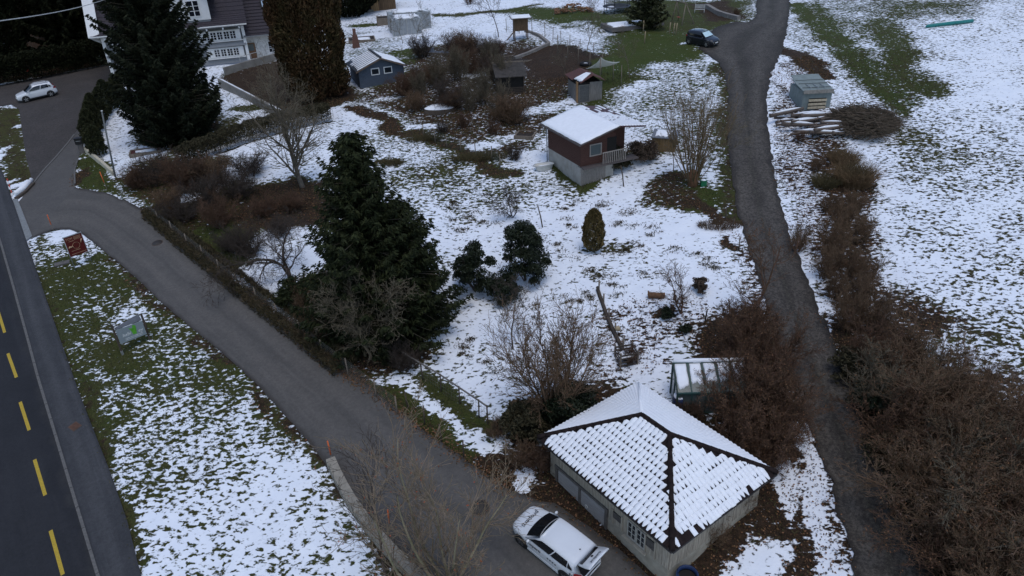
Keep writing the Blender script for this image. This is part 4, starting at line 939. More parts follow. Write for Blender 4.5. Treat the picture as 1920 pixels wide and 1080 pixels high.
# ------------------------------------------------------------------ greenhouse behind the garage
def greenhouse():
    C = on(1267, 775); rz = -.02; T = thing('greenhouse', 'green framed lean-to greenhouse with snow on its glass beside the garage', 'greenhouse', C, rz)
    gm = mat('green_frame', (.035, .075, .065), .5); gl = mat('misted_glass', (.10, .12, .11), .12, .3, 2, spec=.5); wd, dp, h0, h1 = 3.6, 1.5, 1.35, 2.15
    y1 = dp
    pts = [(0, 0), (wd, 0), (wd, y1), (0, y1)]
    fr = []
    def bar(a, b, w_=.07): m = MB(); m.beam(a, b, w_, w_); m.build('frame_bar', gm, T)
    for x, y in pts: bar((x, y, -.4), (x, y, h0 if y == 0 else h1), .09)
    for k in range(6):
        x = wd*k/5; bar((x, 0, h0), (x, y1, h1)); bar((x, 0, -.2), (x, 0, h0))
    bar((0, 0, h0), (wd, 0, h0), .1); bar((0, y1, h1), (wd, y1, h1), .12); bar((0, 0, .1), (wd, 0, .1)); bar((0, 0, h0), (0, y1, h1)); bar((0, y1/2, -.1), (0, y1/2, (h0+h1)/2))
    for k in range(5):
        a, b = wd*k/5+.03, wd*(k+1)/5-.03
        m = MB(); m.box((a+b)/2, 0, h0/2, b-a, .012, h0-.1); m.build('pane', gl, T)
        m = MB(); roof_slab(m, [(a, 0, h0+.01), (b, 0, h0+.01), (b, y1, h1+.01), (a, y1, h1+.01)], .012); pn = m.build('pane', gl, T)
        snow_sheet([(a+.02, (.12 if k == 0 else .45)*1.0, h0+(.12 if k == 0 else .45)*(h1-h0)/y1*1.0+.02), (b-.02, .3+.12*k, h0+(.3+.12*k)*(h1-h0)/y1*1.0+.02), (b-.02, y1-.03, h1), (a+.02, y1-.03, h1)], .05, 6, 6, k, .16).build('pane_snow', SNOW, T)
    for (a, b) in ((.03, y1/2-.04), (y1/2+.04, y1-.03)):
        m = MB(); f = lambda y: h0+(h1-h0)*y/y1-.06
        m.poly([(0, a, .0), (0, b, .0), (0, b, f(b)), (0, a, f(a))], .012, (1, 0, 0)); m.build('pane', gl, T)
    sn = MB(); sn.tube([(0, y1+.05, h1+.08), (wd*.3, y1+.05, h1+.1), (wd*.6, y1+.05, h1+.08), (wd, y1+.05, h1+.09)], [.08, .13, .12, .1], 6); sn.build('ridge_snow', SNOW, T)
    bk = MB(); bk.box(wd/2, y1+.06, h1/2, wd, .06, h1); bk.build('back_wall', mat('dark_board', (.06, .055, .05), .9), T)
greenhouse()
# ------------------------------------------------------------------ small buildings at the back
def back_shack():
    C = on(672, 24); rz = .12; T = thing('field_barn', 'tan plank barn with open dark doorway at the top edge of the photo', 'barn', C, rz)
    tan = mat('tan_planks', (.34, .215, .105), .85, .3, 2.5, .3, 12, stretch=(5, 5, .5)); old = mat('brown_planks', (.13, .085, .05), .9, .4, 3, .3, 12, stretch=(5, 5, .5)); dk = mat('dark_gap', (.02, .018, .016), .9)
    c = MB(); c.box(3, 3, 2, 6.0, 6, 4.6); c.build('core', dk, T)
    k = 0; x = 0
    while x < 6.0:
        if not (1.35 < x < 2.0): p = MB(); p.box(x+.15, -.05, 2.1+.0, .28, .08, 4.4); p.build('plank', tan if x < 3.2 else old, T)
        x += .31
    s = MB(); s.box(1.1, -.06, .15, 2.8, .2, .5); s.build('stone_sill', mat('wall_concrete', (.23, .215, .19), .9), T)
    m = MB(); roof_slab(m, [(-.6, -.8, 4.3), (6.6, -.8, 4.3), (6.6, 3, 6.6), (-.6, 3, 6.6)], .15); m.build('roof', mat('house_tile', (.04, .033, .04), .7), T)
back_shack()
def poly_tents():
    pm = mat('plastic_film', (.30, .32, .33), .35, .2, 2, .2, 8, spec=.4); fr = mat('pale_metal', (.45, .45, .43), .5)
    C = on(738, 70); T = thing('polytunnel', 'grey plastic film greenhouse with snow on its flat top', 'greenhouse', C, .22)
    def tent(x0, x1, y0, y1, h, sd):
        m = MB(); m.box((x0+x1)/2, (y0+y1)/2, h/2-.1, x1-x0, y1-y0, h); b = m.build('film_wall', pm, T)
        for x in (x0, (x0+x1)/2, x1):
            for y in (y0, y1): q = MB(); q.box(x, y, h/2, .07, .07, h+.1); q.build('post', fr, T)
        snow_sheet([(x0+.1, y0+.05, h), (x1-.1, y0+.05, h), (x1-.1, y1-.1, h+.2), (x0+.1, y1-.1, h+.2)], .1, 9, 6, sd, .25).build('roof_snow', SNOW, T)
    tent(0, 3.9, 0, 2.6, 2.2, 1); tent(-.1, 5.6, 3.0, 5.6, 2.5, 2)
    for k in range(7): q = MB(); q.box(.3+k*.55, -.06, 1.0, .04, .03, 2.1); q.build('film_fold', fr, T)
poly_tents()
def hive():
    C = on(963, 78); T = thing('raised_hut', 'small stilted wooden hutch with flat snow-covered roof', 'hutch', C, .12)
    w_ = mat('brown_planks', (.13, .085, .05), .9, .4, 3, .3, 12); dk = mat('hut_trim', (.1, .085, .08), .7)
    b = MB(); b.box(1.0, .7, 1.9, 1.7, 1.3, 1.4); b.build('box', w_, T)
    for k in range(7): p = MB(); p.box(.28+k*.24, .03, 1.9, .2, .04, 1.4); p.build('plank', w_, T)
    for x in (.2, 1.8):
        for y in (.1, 1.3): p = MB(); p.box(x, y, .5, .12, .12, 1.7); p.build('leg', w_, T)
    m = MB(); roof_slab(m, [(-.25, -.3, 2.72), (2.3, -.3, 2.72), (2.3, 1.6, 2.82), (-.25, 1.6, 2.82)], .1); m.build('roof', dk, T)
    snow_sheet([(-.2, -.25, 2.74), (2.25, -.25, 2.74), (2.25, 1.55, 2.84), (-.2, 1.55, 2.84)], .09, 8, 6, 1, .04).build('roof_snow', SNOW, T)
    ld = MB(); ld.beam((-.9, -.5, .3), (.2, -.1, 1.3), .2, .05); ld.build('ramp', w_, T)
hive()
def bramble_shed():
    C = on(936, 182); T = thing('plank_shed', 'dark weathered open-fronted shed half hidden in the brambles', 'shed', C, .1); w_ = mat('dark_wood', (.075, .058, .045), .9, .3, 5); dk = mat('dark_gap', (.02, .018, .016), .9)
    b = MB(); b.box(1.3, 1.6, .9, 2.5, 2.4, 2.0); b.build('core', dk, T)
    for k in range(5): p = MB(); p.box(1.3, .38, .15+k*.16, 2.5, .04, .1); p.build('front_slat', w_, T)
    for k in range(14): p = MB(); p.box(.02, .5+k*.17, .95, .05, .15, 2.0); p.build('plank', w_, T)
    for x in (.05, 2.55): p = MB(); p.box(x, .36, 1.0, .1, .1, 2.1); p.build('post', w_, T)
    m = MB(); roof_slab(m, [(-.3, 0, 2.0), (2.9, 0, 2.0), (2.9, 3.2, 2.7), (-.3, 3.2, 2.7)], .08); r = m.build('roof', mat('moss_felt', (.055, .048, .042), .95, .4, 3, .4), T)
    m = MB(); m.beam((-.3, 3.2, 2.72), (2.9, 3.2, 2.72), .12, .1); m.build('ridge_board', mat('old_wood', (.19, .155, .12), .9), T)
bramble_shed()
# ================================================================== CARS
def ip(x, tab):
    xs = [a for a, b in tab]; return float(np.interp(x, xs, [b for a, b in tab]))
def smooth_tab(tab, n=4):
    """rounds a polyline profile"""
    for _ in range(n):
        o = [tab[0]]
        for a, b in zip(tab, tab[1:]): o += [(a[0]*.75+b[0]*.25, a[1]*.75+b[1]*.25), (a[0]*.25+b[0]*.75, a[1]*.25+b[1]*.75)]
        o.append(tab[-1]); tab = o
    return tab
def make_car(label, loc, rz, tilt, L, Wd, Hh, paint, wb, open_tail=False, wheel_r=.31, rim=(.42, .42, .43), suv=0.0, sunshade=False, trim_dark=False):
    """x runs from nose (0) to tail (L); built 1:1"""
    T = thing('car', label, 'car', loc); T.rotation_mode = 'QUATERNION'
    T.rotation_quaternion = tilt @ Matrix.Rotation(rz, 3, 'Z').to_quaternion()
    gls = glass('car_glass', (.010, .011, .013), .05); blk = mat('car_black', (.014, .014, .015), .6, .1); rub = mat('tyre_rubber', (.016, .016, .017), .85, .2)
    belt = Hh*.625; hood0 = Hh*.48; x0 = L*.5
    hoodp = smooth_tab([(0, Hh*.34), (.04, Hh*.45), (.20, Hh*.515), (L*.18, Hh*.575), (L*.265, Hh*.635), (L*.45, belt), (L*.80, belt+.06), (L*.955, belt+.05), (L-.03, Hh*.50), (L, Hh*.36)], 2)
    wp = [(0, .60), (.10, .76), (.30, .885), (.65, .965), (1.1, 1.0), (L*.75, 1.0), (L-.45, .955), (L-.15, .86), (L, .70)]
    wf = lambda x: Wd/2*ip(x, wp); cl = .17+suv
    xs = sorted(set([0, .03, .08, .16, .28, .45, .65]+list(np.linspace(.85, L-.65, 22))+[L-.45, L-.28, L-.14, L-.05, L])); n = 9; vs = []; fs = []
    for x in xs:
        w_, zt = wf(x), ip(x, hoodp); lowz = cl+.10*max(0, 1-x/.35)+.12*max(0, 1-(L-x)/.4)
        prof_ = [(.90, lowz), (.985, lowz+.10), (1.0, cl+.28), (.985, (cl+.28)*.45+zt*.55), (.965, zt*.86+.02), (.925, zt-.035), (.80, zt+.0), (.45, zt+.028), (0, zt+.04)]
        full = [(a*w_, z) for a, z in prof_]+[(-a*w_, z) for a, z in reversed(prof_[:-1])]
        vs += [(x, y, min(z, zt+.045)) for y, z in full]
    m = 2*n-1
    for i in range(len(xs)-1):
        for k in range(m-1): fs.append((i*m+k, i*m+k+1, (i+1)*m+k+1, (i+1)*m+k))
        fs.append((i*m+m-1, i*m, (i+1)*m, (i+1)*m+m-1))
    fs.append(tuple(range(m))); fs.append(tuple(reversed(range((len(xs)-1)*m, len(xs)*m))))
    b = MB(); b.add(vs, fs, True); body = b.build('body', paint, T)
    # cabin: base ring at the belt, roof ring above
    xb0, xb1 = L*.255, L*.975; xt0, xt1 = L*.44, L*.90 if not open_tail else L*.93; wt = Wd*.385
    ztp = smooth_tab([(xt0, Hh*.955), (xt0+.35, Hh*.99), (L*.62, Hh), (xt1-.3, Hh*.975), (xt1, Hh*.94)], 2)
    N = 14; cv = []; cf = []
    rows_ = 5
    for i in range(N+1):
        u = i/N; xb = xb0+(xb1-xb0)*u; xt = xt0+(xt1-xt0)*u; wbs = wf(xb)*.955; zb = ip(xb, hoodp)-.03; zt = ip(xt, ztp)
        pts = []
        for s in range(rows_):
            v = s/(rows_-1); bul = .03*math.sin(v*math.pi); pts.append((xb+(xt-xb)*v, wbs+(wt-wbs)*v+bul, zb+(zt-.055-zb)*v))
        pts += [(xt, wt*.90, zt-.008), (xt, wt*.5, zt+.012), (xt, 0, zt+.018)]
        full = pts+[(x, -y, z) for x, y, z in reversed(pts[:-1])]; cv += full
    mm = 2*(rows_+3)-1
    for i in range(N):
        for k in range(mm-1): cf.append((i*mm+k, i*mm+k+1, (i+1)*mm+k+1, (i+1)*mm+k))
    cf.append(tuple(range(mm))); cf.append(tuple(reversed(range(N*mm, (N+1)*mm))))
    c = MB(); c.add(cv, cf, True); c.build('cabin', paint, T)
    def side(u, v, sgn, off):
        xb = xb0+(xb1-xb0)*u; xt = xt0+(xt1-xt0)*u; wbs = wf(xb)*.955; zb = ip(xb, hoodp)-.03; zt = ip(xt, ztp)
        return Vector((xb+(xt-xb)*v, sgn*(wbs+(wt-wbs)*v+.03*math.sin(v*math.pi)+off), zb+(zt-.055-zb)*v))
    for sg in (-1, 1):
        for (u0, u1, v0, v1, sk) in ((.045, .46, .16, .90, .0), (.485, .80, .16, .90, 0), (.815, .90, .22, .86, .0)):
            g = MB(); K = 6; q = []
            for k in range(K+1):
                u = u0+(u1-u0)*k/K
                va, vb = v0, v1
                if u0 > .8: vb = v1-.35*(k/K)
                if u0 < .1 and k == 0: vb = .62
                q += [side(u, va, sg, .010), side(u, (va+vb)/2, sg, .013), side(u, vb, sg, .010)]
            for k in range(K):
                for j in range(2): f = (3*k+j, 3*k+3+j, 3*k+4+j, 3*k+1+j); g.add([q[t] for t in f], [(0, 1, 2, 3)], True)
            g.build('side_window', gls, T)
    # windscreen
    def ws(y, v, off=.014):
        zb, zt = ip(xb0, hoodp)+.0, ip(xt0, ztp); p = Vector((xb0+(xt0-xb0)*v, y*((1-v)*wf(xb0)*.87+v*wt*.90), zb+(zt-zb)*v)); p += Vector((-.10*(1-abs(y)**2.2), 0, .05*(1-abs(y)**2)*.6))+Vector((-.5, 0, .85))*off; return p
    ref = MB(); K = 8; q = [ws(-1+2*k/K, v) for v in (.06, .5, .96) for k in range(K+1)]; fsw = [(j*(K+1)+k, j*(K+1)+k+1, (j+1)*(K+1)+k+1, (j+1)*(K+1)+k) for j in range(2) for k in range(K)]
    ref.add(q, fsw, True); ref.build('windscreen', gls, T)
    # fairing between cabin front plane and windscreen so the glass is seated
    fr = MB(); q = [ws(-1.06+2.12*k/K, v, -.02) for v in (-.06, .5, .985) for k in range(K+1)]; fr.add(q, fsw, True); fr.build('windscreen_surround', paint, T)
    if sunshade:
        s_ = MB(); q = [ws(-.93+1.86*k/K, v, .022) for v in (.12, .5, .9) for k in range(K+1)]; s_.add(q, fsw, True); s_.build('frost_cover', mat('frost_cover', (.50, .66, .72), .5, .12, 6), T)
    for sg in (-1, 1):
        mi = MB(); mi.lathe([(.0, -.10), (.07, -.08), (.10, 0), (.07, .08), (0, .10)], 8, M=Matrix.Translation((xb0+.28, sg*(Wd/2+.055), belt+.05)) @ Matrix.Rotation(math.pi/2, 4, 'X') @ Matrix.Diagonal((.7, .8, .85, 1))); mi.build('mirror', paint, T)
        hl = MB(); pts = [(.10, .66, .40), (.28, .90, .455), (.62, .955, .50), (.60, .80, .535), (.22, .62, .475)]
        hl.poly([Vector((x, sg*y*wf(x)*1.0, z*Hh+.012)) for x, y, z in pts], .03, (-.35, sg*.25, .75)); hl.build('headlight', mat('lamp_clear', (.62, .64, .66), .12, .05, spec=.7), T)
        tl = MB(); pts = [(L-.33, .985, .56), (L-.05, .93, .52), (L-.03, .90, .60), (L-.12, .93, .66), (L-.30, .975, .645)]
        tl.poly([Vector((x, sg*(y*wf(x)+.012), z*Hh)) for x, y, z in pts], .03, (.3, sg*.9, .1)); tl.build('tail_light', mat('lamp_red', (.30, .012, .012), .2, .1, spec=.6), T)
    gr = MB(); gr.poly([(.015, -.42, Hh*.37), (.015, .42, Hh*.37), (.05, .40, Hh*.43), (.05, -.40, Hh*.43)], .02, (-1, 0, .2)); gr.poly([(.02, -.55, cl+.16), (.02, .55, cl+.16), (-.0, .5, cl+.28), (-.0, -.5, cl+.28)], .02, (-1, 0, 0)); gr.build('grille', blk, T)
    pl = MB(); pl.box(-.02, 0, Hh*.31, .015, .5, .11); pl.build('number_plate', mat('plate_white', (.7, .7, .7), .5), T)
    sk = MB()
    for sg in (-1, 1): q = MB(); q.box(L/2, sg*(Wd/2-.03), cl+.05, L*.46, .07, .14); q.build('sill', blk if suv or trim_dark else paint, T)
    xf = L*.195; xr = xf+wb
    for xw in (xf, xr):
        for sg in (-1, 1):
            M_ = Matrix.Translation((xw, sg*(Wd/2-.10), wheel_r)) @ Matrix.Rotation(-sg*math.pi/2, 4, 'X')
            a = MB(); a.lathe([(wheel_r+.075, -.06), (wheel_r+.075, .085), (wheel_r*.9, .09)], 22, M=M_ @ Matrix.Translation((0, 0, .02))); a.build('wheel_arch', blk, T)
            a = MB(); vs = [M_ @ Vector((math.cos(k*math.pi/11)*(wheel_r+.07), math.sin(k*math.pi/11)*(wheel_r+.07), .103)) for k in range(22)]; a.add(vs, [tuple(range(22))]); a.build('arch_liner', blk, T)
            ty = MB(); ty.lathe([(wheel_r*.62, -.10), (wheel_r*.96, -.10), (wheel_r, -.06), (wheel_r, .08), (wheel_r*.95, .115), (wheel_r*.66, .122)], 22, M=M_); wh = ty.build('wheel', rub, T)
            rm = MB(); rm.lathe([(wheel_r*.68, .118), (wheel_r*.62, .108), (wheel_r*.58, .06), (0, .06)], 22, M=M_); rm.build('rim', mat('rim_dark', (.05, .05, .052), .5), wh)
            for k in range(5):
                an = k*2*math.pi/5+.3; sp = MB(); sp.beam(M_ @ Vector((0, 0, .112)), M_ @ Vector((math.cos(an)*wheel_r*.66, math.sin(an)*wheel_r*.66, .112)), .075, .03, up=M_.to_3x3() @ Vector((0, 0, 1))); sp.build('spoke', mat('rim_alloy_%d' % int(rim[0]*100), rim, .35, .1, metal=.7), wh)
    an = MB(); an.tube([(xt1-.35, 0, Hh*.97), (xt1-.28, 0, Hh*.97+.10)], [.03, .012], 6); an.build('aerial', blk, T)
    if suv:
        for sg in (-1, 1): rr = MB(); rr.tube([(xt0+.3, sg*wt*.82, Hh*.985), (xt0+.4, sg*wt*.82, Hh+.03), (xt1-.4, sg*wt*.82, Hh+.02), (xt1-.25, sg*wt*.82, Hh*.965)], .025, 6); rr.build('roof_rail', mat('rail_grey', (.35, .35, .36), .4), T)
    # rear glass or open boot
    def rear(y, v, off):
        zb, zt = belt-.02, ip(xt1, ztp); return Vector((xb1+(xt1-xb1)*v+off, y*((1-v)*wf(xb1)*.84+v*wt*.86), zb+(zt-.05-zb)*v))
    if not open_tail:
        g = MB(); g.add([rear(-1, .22, .02), rear(1, .22, .02), rear(1, .9, .02), rear(-1, .9, .02)], [(0, 1, 2, 3)]); g.build('rear_window', gls, T)
    else:
        o = MB(); dk = mat('boot_shade', (.008, .008, .009), .9, .1)  # black panel: shade inside the open boot put into its colour
        o.add([(L+.012, -.52, Hh*.50), (L+.012, .52, Hh*.50), rear(1, .1, .03), rear(1, .97, .03), rear(-1, .97, .03), rear(-1, .1, .03)], [(0, 1, 2, 5), (5, 2, 3, 4)]); o.build('boot_shade_panel', dk, T)
        for (yy, sz) in ((-.12, .10), (.10, .13)): k = MB(); k.box(L-.06, yy, Hh*.60+.05, .06, sz, .08); k.build('boot_item', mat('boot_item', (.4, .4, .38), .6), T)
        # raised tailgate, hinged at the roof edge
        hx, hz = xt1+.02, ip(xt1, ztp)+.01; ang_ = R_(36)
        def tg(s, y, off): return Vector((hx+s*math.cos(ang_)-off*math.sin(ang_)*1.0, y, hz+s*math.sin(ang_)+off*math.cos(ang_)))
        K = 10; outl = []
        for s in np.linspace(0, .80, 7):
            wv = .56+.10*s if s < .6 else .62-.02*s
            outl.append((s, wv))
        t = MB(); vs = []
        for (s, wv) in outl:
            for y in np.linspace(-wv, wv, 5): vs.append(tg(s, y, .02*(1-(y/wv)**2)))
        nS = len(outl); t.add(vs+[v-Vector((-math.sin(ang_), 0, math.cos(ang_)))*.06 for v in vs], [(i*5+j, i*5+j+1, (i+1)*5+j+1, (i+1)*5+j) for i in range(nS-1) for j in range(4)]+[(nS*5+i*5+j, nS*5+(i+1)*5+j, nS*5+(i+1)*5+j+1, nS*5+i*5+j+1) for i in range(nS-1) for j in range(4)]+[(j, nS*5+j, nS*5+j+1, j+1) for j in range(4)]+[((nS-1)*5+j, (nS-1)*5+j+1, nS*5+(nS-1)*5+j+1, nS*5+(nS-1)*5+j) for j in range(4)]+[(i*5, (i+1)*5, nS*5+(i+1)*5, nS*5+i*5) for i in range(nS-1)]+[(i*5+4, nS*5+i*5+4, nS*5+(i+1)*5+4, (i+1)*5+4) for i in range(nS-1)], True)
        tail = t.build('tailgate', paint, T)
        g = MB(); g.add([tg(.06, -.50, .026), tg(.06, .50, .026), tg(.27, .52, .03), tg(.27, -.52, .03)], [(0, 1, 2, 3)]); g.build('rear_window', gls, tail)
        me_ = text_mesh('properti', .19, .003); lo = link('lettering', me_, mat('letter_black', (.012, .013, .02), .5), tail); lo.matrix_local = Matrix.Translation(tg(.60, .0, .05)) @ Matrix.Rotation(-ang_, 4, 'Y') @ Matrix.Rotation(math.pi/2, 4, 'Z')
        em = MB(); em.lathe([(.055, 0), (.055, .012), (0, .012)], 14, M=Matrix.Translation(tg(.38, 0, .035)) @ Matrix.Rotation(-ang_, 4, 'Y')); em.build('emblem', blk, tail)
    return T, dict(L=L, W=Wd, H=Hh, hood=lambda x: ip(x, hoodp), wf=wf, belt=belt)
def lie(x, y):
    """rotation that lays a thing on the slope of the land"""
    e = .6; dx = (float(gz(x+e, y))-float(gz(x-e, y)))/(2*e); dy = (float(gz(x, y+e))-float(gz(x, y-e)))/(2*e)
    return Vector((0, 0, 1)).rotation_difference(Vector((-dx, -dy, 1)).normalized())
def place_car(label, fwp, rwp, L, Wd, Hh, paint, wb, near_side, head=None, **kw):
    """from the ground points under the near front and rear wheels"""
    a, b = G(*fwp), G(*rwp); d = (b-a) if head is None else Vector((*head, 0)); d.z = 0; d.normalize(); rz = math.atan2(d.y, d.x); n = Vector((-d.y, d.x, 0))*near_side*(Wd/2-.08)
    mid = (a+b)/2-n; o = mid-d*(L*.195+wb/2); t = lie(mid.x, mid.y)
    q = t @ (o-mid); loc = Vector((mid.x, mid.y, float(gz(mid.x, mid.y))+.03))+q-Vector((0, 0, 0)); loc.z = float(gz(mid.x, mid.y))+.03+(t @ Vector((o.x-mid.x, o.y-mid.y, 0))).z
    return make_car(label, loc, rz, t, L, Wd, Hh, paint, wb, **kw)
white = mat('white_car_paint', (.70, .72, .74), .22, .02, 1, spec=.5, coat=.6); navy = mat('black_car_paint', (.010, .011, .018), .2, .05, 1, spec=.5, coat=.6)
POLO, pc = place_car('white hatchback with raised tailgate and black lettering beside the garage', (980, 1022), (1062, 1089), 4.02, 1.72, 1.46, white, 2.50, -1, open_tail=True, rim=(.16, .16, .17))
ink = mat('letter_black', (.012, .013, .02), .5)
def letter(T, body, size, M_, ext=.003, nm='lettering'):
    o = link(nm, text_mesh(body, size, ext), ink, T); o.matrix_local = M_; return o
hz_ = pc['hood'](.62)
letter(POLO, 'properti', .30, Matrix.Translation((.60, 0, pc['hood'](.60)+.058)) @ Matrix.Rotation(-R_(9), 4, 'Y') @ Matrix.Rotation(-math.pi/2, 4, 'Z'))
sideM = lambda x, z: Matrix.Translation((x, -pc['W']/2-.006, z)) @ Matrix.Rotation(math.pi/2, 4, 'X')
letter(POLO, 'properti', .26, sideM(1.52, .72)); letter(POLO, "p", .46, sideM(3.62, .86)); letter(POLO, "'", .3, sideM(3.86, 1.02))
for k in range(4):
    d = MB(); d.box(2.35+k*.14, -pc['W']/2-.004, .68, .075, .008, .075); d.build('side_mark', ink, POLO)
place_car('small white crossover car parked on the dark forecourt', (52, 192), (97, 181.5), 4.16, 1.76, 1.58, white, 2.54, -1, suv=.05, wheel_r=.33, rim=(.5, .5, .5))
place_car('black hatchback with pale blue frost cover on its windscreen by the lane', (1321, 92.5), (1295, 80), 3.75, 1.69, 1.5, navy, 2.40, 1, head=(-.62, .78), sunshade=True, rim=(.45, .44, .43))
# ================================================================== TREES AND SHRUBS
ORD = ['first', 'second', 'third', 'fourth', 'fifth', 'sixth', 'seventh', 'eighth', 'ninth', 'tenth', 'eleventh', 'twelfth', 'thirteenth', 'fourteenth', 'fifteenth', 'sixteenth', 'seventeenth', 'eighteenth', 'nineteenth', 'twentieth', 'twenty-first', 'twenty-second', 'twenty-third', 'twenty-fourth', 'twenty-fifth', 'twenty-sixth', 'twenty-seventh', 'twenty-eighth', 'twenty-ninth', 'thirtieth']
def nrm(v): return v/np.maximum(np.linalg.norm(v, axis=-1, keepdims=True), 1e-9)
def tubes_mesh(name, S, n=3):
    """S: rows p0 p1 r0 r1 -> joined little tubes"""
    S = np.asarray(S, float); p0, p1, r0, r1 = S[:, 0:3], S[:, 3:6], S[:, 6], S[:, 7]
    d = nrm(p1-p0); ref = np.where(np.abs(d[:, 2:3]) < .9, np.array([[0, 0, 1.]]), np.array([[1., 0, 0]])); x = nrm(np.cross(d, ref)); y = np.cross(d, x)
    a = np.arange(n)*2*np.pi/n; c, s = np.cos(a), np.sin(a)
    ring = x[:, None, :]*c[None, :, None]+y[:, None, :]*s[None, :, None]
    V = np.concatenate([p0[:, None]+ring*r0[:, None, None], p1[:, None]+ring*r1[:, None, None]], 1).reshape(-1, 3)
    b = (np.arange(len(S))*2*n)[:, None]; k = np.arange(n)[None]; k2 = (k+1) % n
    F = np.stack([b+k, b+k2, b+n+k2, b+n+k], -1).reshape(-1, 4)
    return npmesh(name, V, F, rnd=np.repeat(np.random.default_rng(1).random(len(S)), n), smooth=True)
def cards_mesh(name, P, D, ln, wd, seed=0, taper=.35):
    """P centres, D long axes: small leaf or spray faces (a pointed quad each)"""
    r = np.random.default_rng(seed); N = len(P); D = nrm(D); q = nrm(np.cross(D, nrm(r.normal(size=(N, 3)))))
    ln = np.broadcast_to(ln, (N,))[:, None]; wd = np.broadcast_to(wd, (N,))[:, None]
    a, b = P-D*ln*.5, P+D*ln*.5; m = P-D*ln*.1+np.cross(D, q)*wd*.25
    V = np.stack([a, m+q*wd*.5, b, m-q*wd*.5], 1).reshape(-1, 3); F = np.arange(N*4).reshape(-1, 4)
    return npmesh(name, V, F, rnd=r.random(N))
def grow(seed, H, stems=1, r0=.12, tilt=(.0, .15), levels=4, kids=(1.6, 1.4, 1.2, 1.0), ratio=(.6, .55, .5, .5), up=(.12, .10, .06, .04), wob=.16, ang=(.5, 1.0), base_r=.0, first=.3, tw=.008, L0=.75, seg=(8, 5, 4, 3, 2)):
    rg = random.Random(seed); segs = [[] for _ in range(levels+1)]
    def limb(p, d, L, r, lev):
        n = seg[min(lev, len(seg)-1)]; st = L/n
        for i in range(n):
            d = Vector((d.x+rg.gauss(0, wob), d.y+rg.gauss(0, wob), d.z+rg.gauss(0, wob*.7)+up[min(lev, len(up)-1)])).normalized()
            q = p+d*st; ra = r*(1-.75*i/n); rb = r*(1-.75*(i+1)/n); segs[lev].append((*p, *q, max(ra, tw), max(rb, tw*.8)))
            if lev < levels and (i+1)/n > (first if lev == 0 else .12):
                k = kids[min(lev, len(kids)-1)]; k = int(k)+(rg.random() < k-int(k))
                for _ in range(k):
                    t = rg.random(); pp = p.lerp(q, t); az = rg.uniform(0, 2*math.pi); an = rg.uniform(*ang)
                    x = d.orthogonal().normalized(); y = d.cross(x); nd = d*math.cos(an)+(x*math.cos(az)+y*math.sin(az))*math.sin(an)
                    limb(pp, nd, L*ratio[min(lev, len(ratio)-1)]*rg.uniform(.7, 1.15)*(1-.35*i/n), max(rb*.62, tw), lev+1)
            p = q
    for s in range(stems):
        az = 2*math.pi*s/stems+rg.uniform(-.5, .5); tl = rg.uniform(*tilt)
        d = Vector((math.cos(az)*math.sin(tl), math.sin(az)*math.sin(tl), math.cos(tl)))
        limb(Vector((math.cos(az)*base_r, math.sin(az)*base_r, -.15)), d, H*L0*rg.uniform(.8, 1.1), r0*rg.uniform(.7, 1.1), 0)
    # scale exactly to height
    allp = np.array([s for l in segs for s in l]); k = H/allp[:, 5].max()
    return [np.array(l)*np.array([k]*6+[1, 1]) if l else np.zeros((0, 8)) for l in segs]
BARK = mat('grey_bark', (.125, .105, .08), .9, .3, 4, .3, attr=.25)
TWIG = mat('olive_twig', (.135, .112, .075), .9, .25, 3, attr=.35)
TWIG_D = mat('dark_twig', (.060, .046, .036), .9, .25, 3, attr=.35)
TWIG_R = mat('reddish_twig', (.105, .060, .036), .9, .25, 3, attr=.35)
TWIG_B = mat('brown_twig', (.150, .096, .056), .9, .25, 3, attr=.4)
LEAFB = mat('dead_leaf', (.150, .082, .038), .85, .3, 2, attr=.5)
LEAFD = mat('withered_leaf', (.085, .060, .042), .85, .3, 2, attr=.5)
NEED = mat('spruce_needle', (.021, .027, .009), .8, .35, .8, attr=.45, spec=.2)
NEEDD = mat('fir_needle', (.014, .018, .008), .8, .3, .6, attr=.45, spec=.2)
NEEDR = mat('rusty_cypress', (.040, .036, .012), .8, .3, .45, attr=.45, spec=.2, col2=(.075, .036, .016))
NEEDY = mat('straw_conifer', (.115, .085, .030), .8, .3, 2, attr=.4)
EVER = mat('evergreen_leaf', (.017, .024, .010), .6, .3, 1.2, attr=.45, spec=.3)
HEDGE = mat('hedge_leaf', (.048, .042, .020), .85, .4, 1.5, attr=.45)
THUJA = mat('thuja_hedge', (.030, .034, .012), .85, .35, 1.0, attr=.4)
STRAW = mat('dead_reed', (.145, .098, .050), .9, .25, 2, attr=.4)
def plant(name, label, cat, loc, segs, m_tr, m_tw, leaves=None, m_leaf=None, rz=0, sc=(1, 1, 1), group=None, trunk_lv=1, n0=6):
    T = thing(name, label, cat, loc, rz, group); T.scale = sc
    tr = np.concatenate(segs[:trunk_lv]) if trunk_lv else segs[0]; cr = np.concatenate(segs[trunk_lv:])
    tk = link('trunk' if cat == 'tree' else 'stem', tubes_mesh('trunk', tr, n0), m_tr, T)
    if cat != 'tree': tk['kind'] = 'stuff'
    link('crown', tubes_mesh('crown', cr, 3), m_tw, T)
    if leaves is not None: link('leaves', leaves, m_leaf, T)
    return T
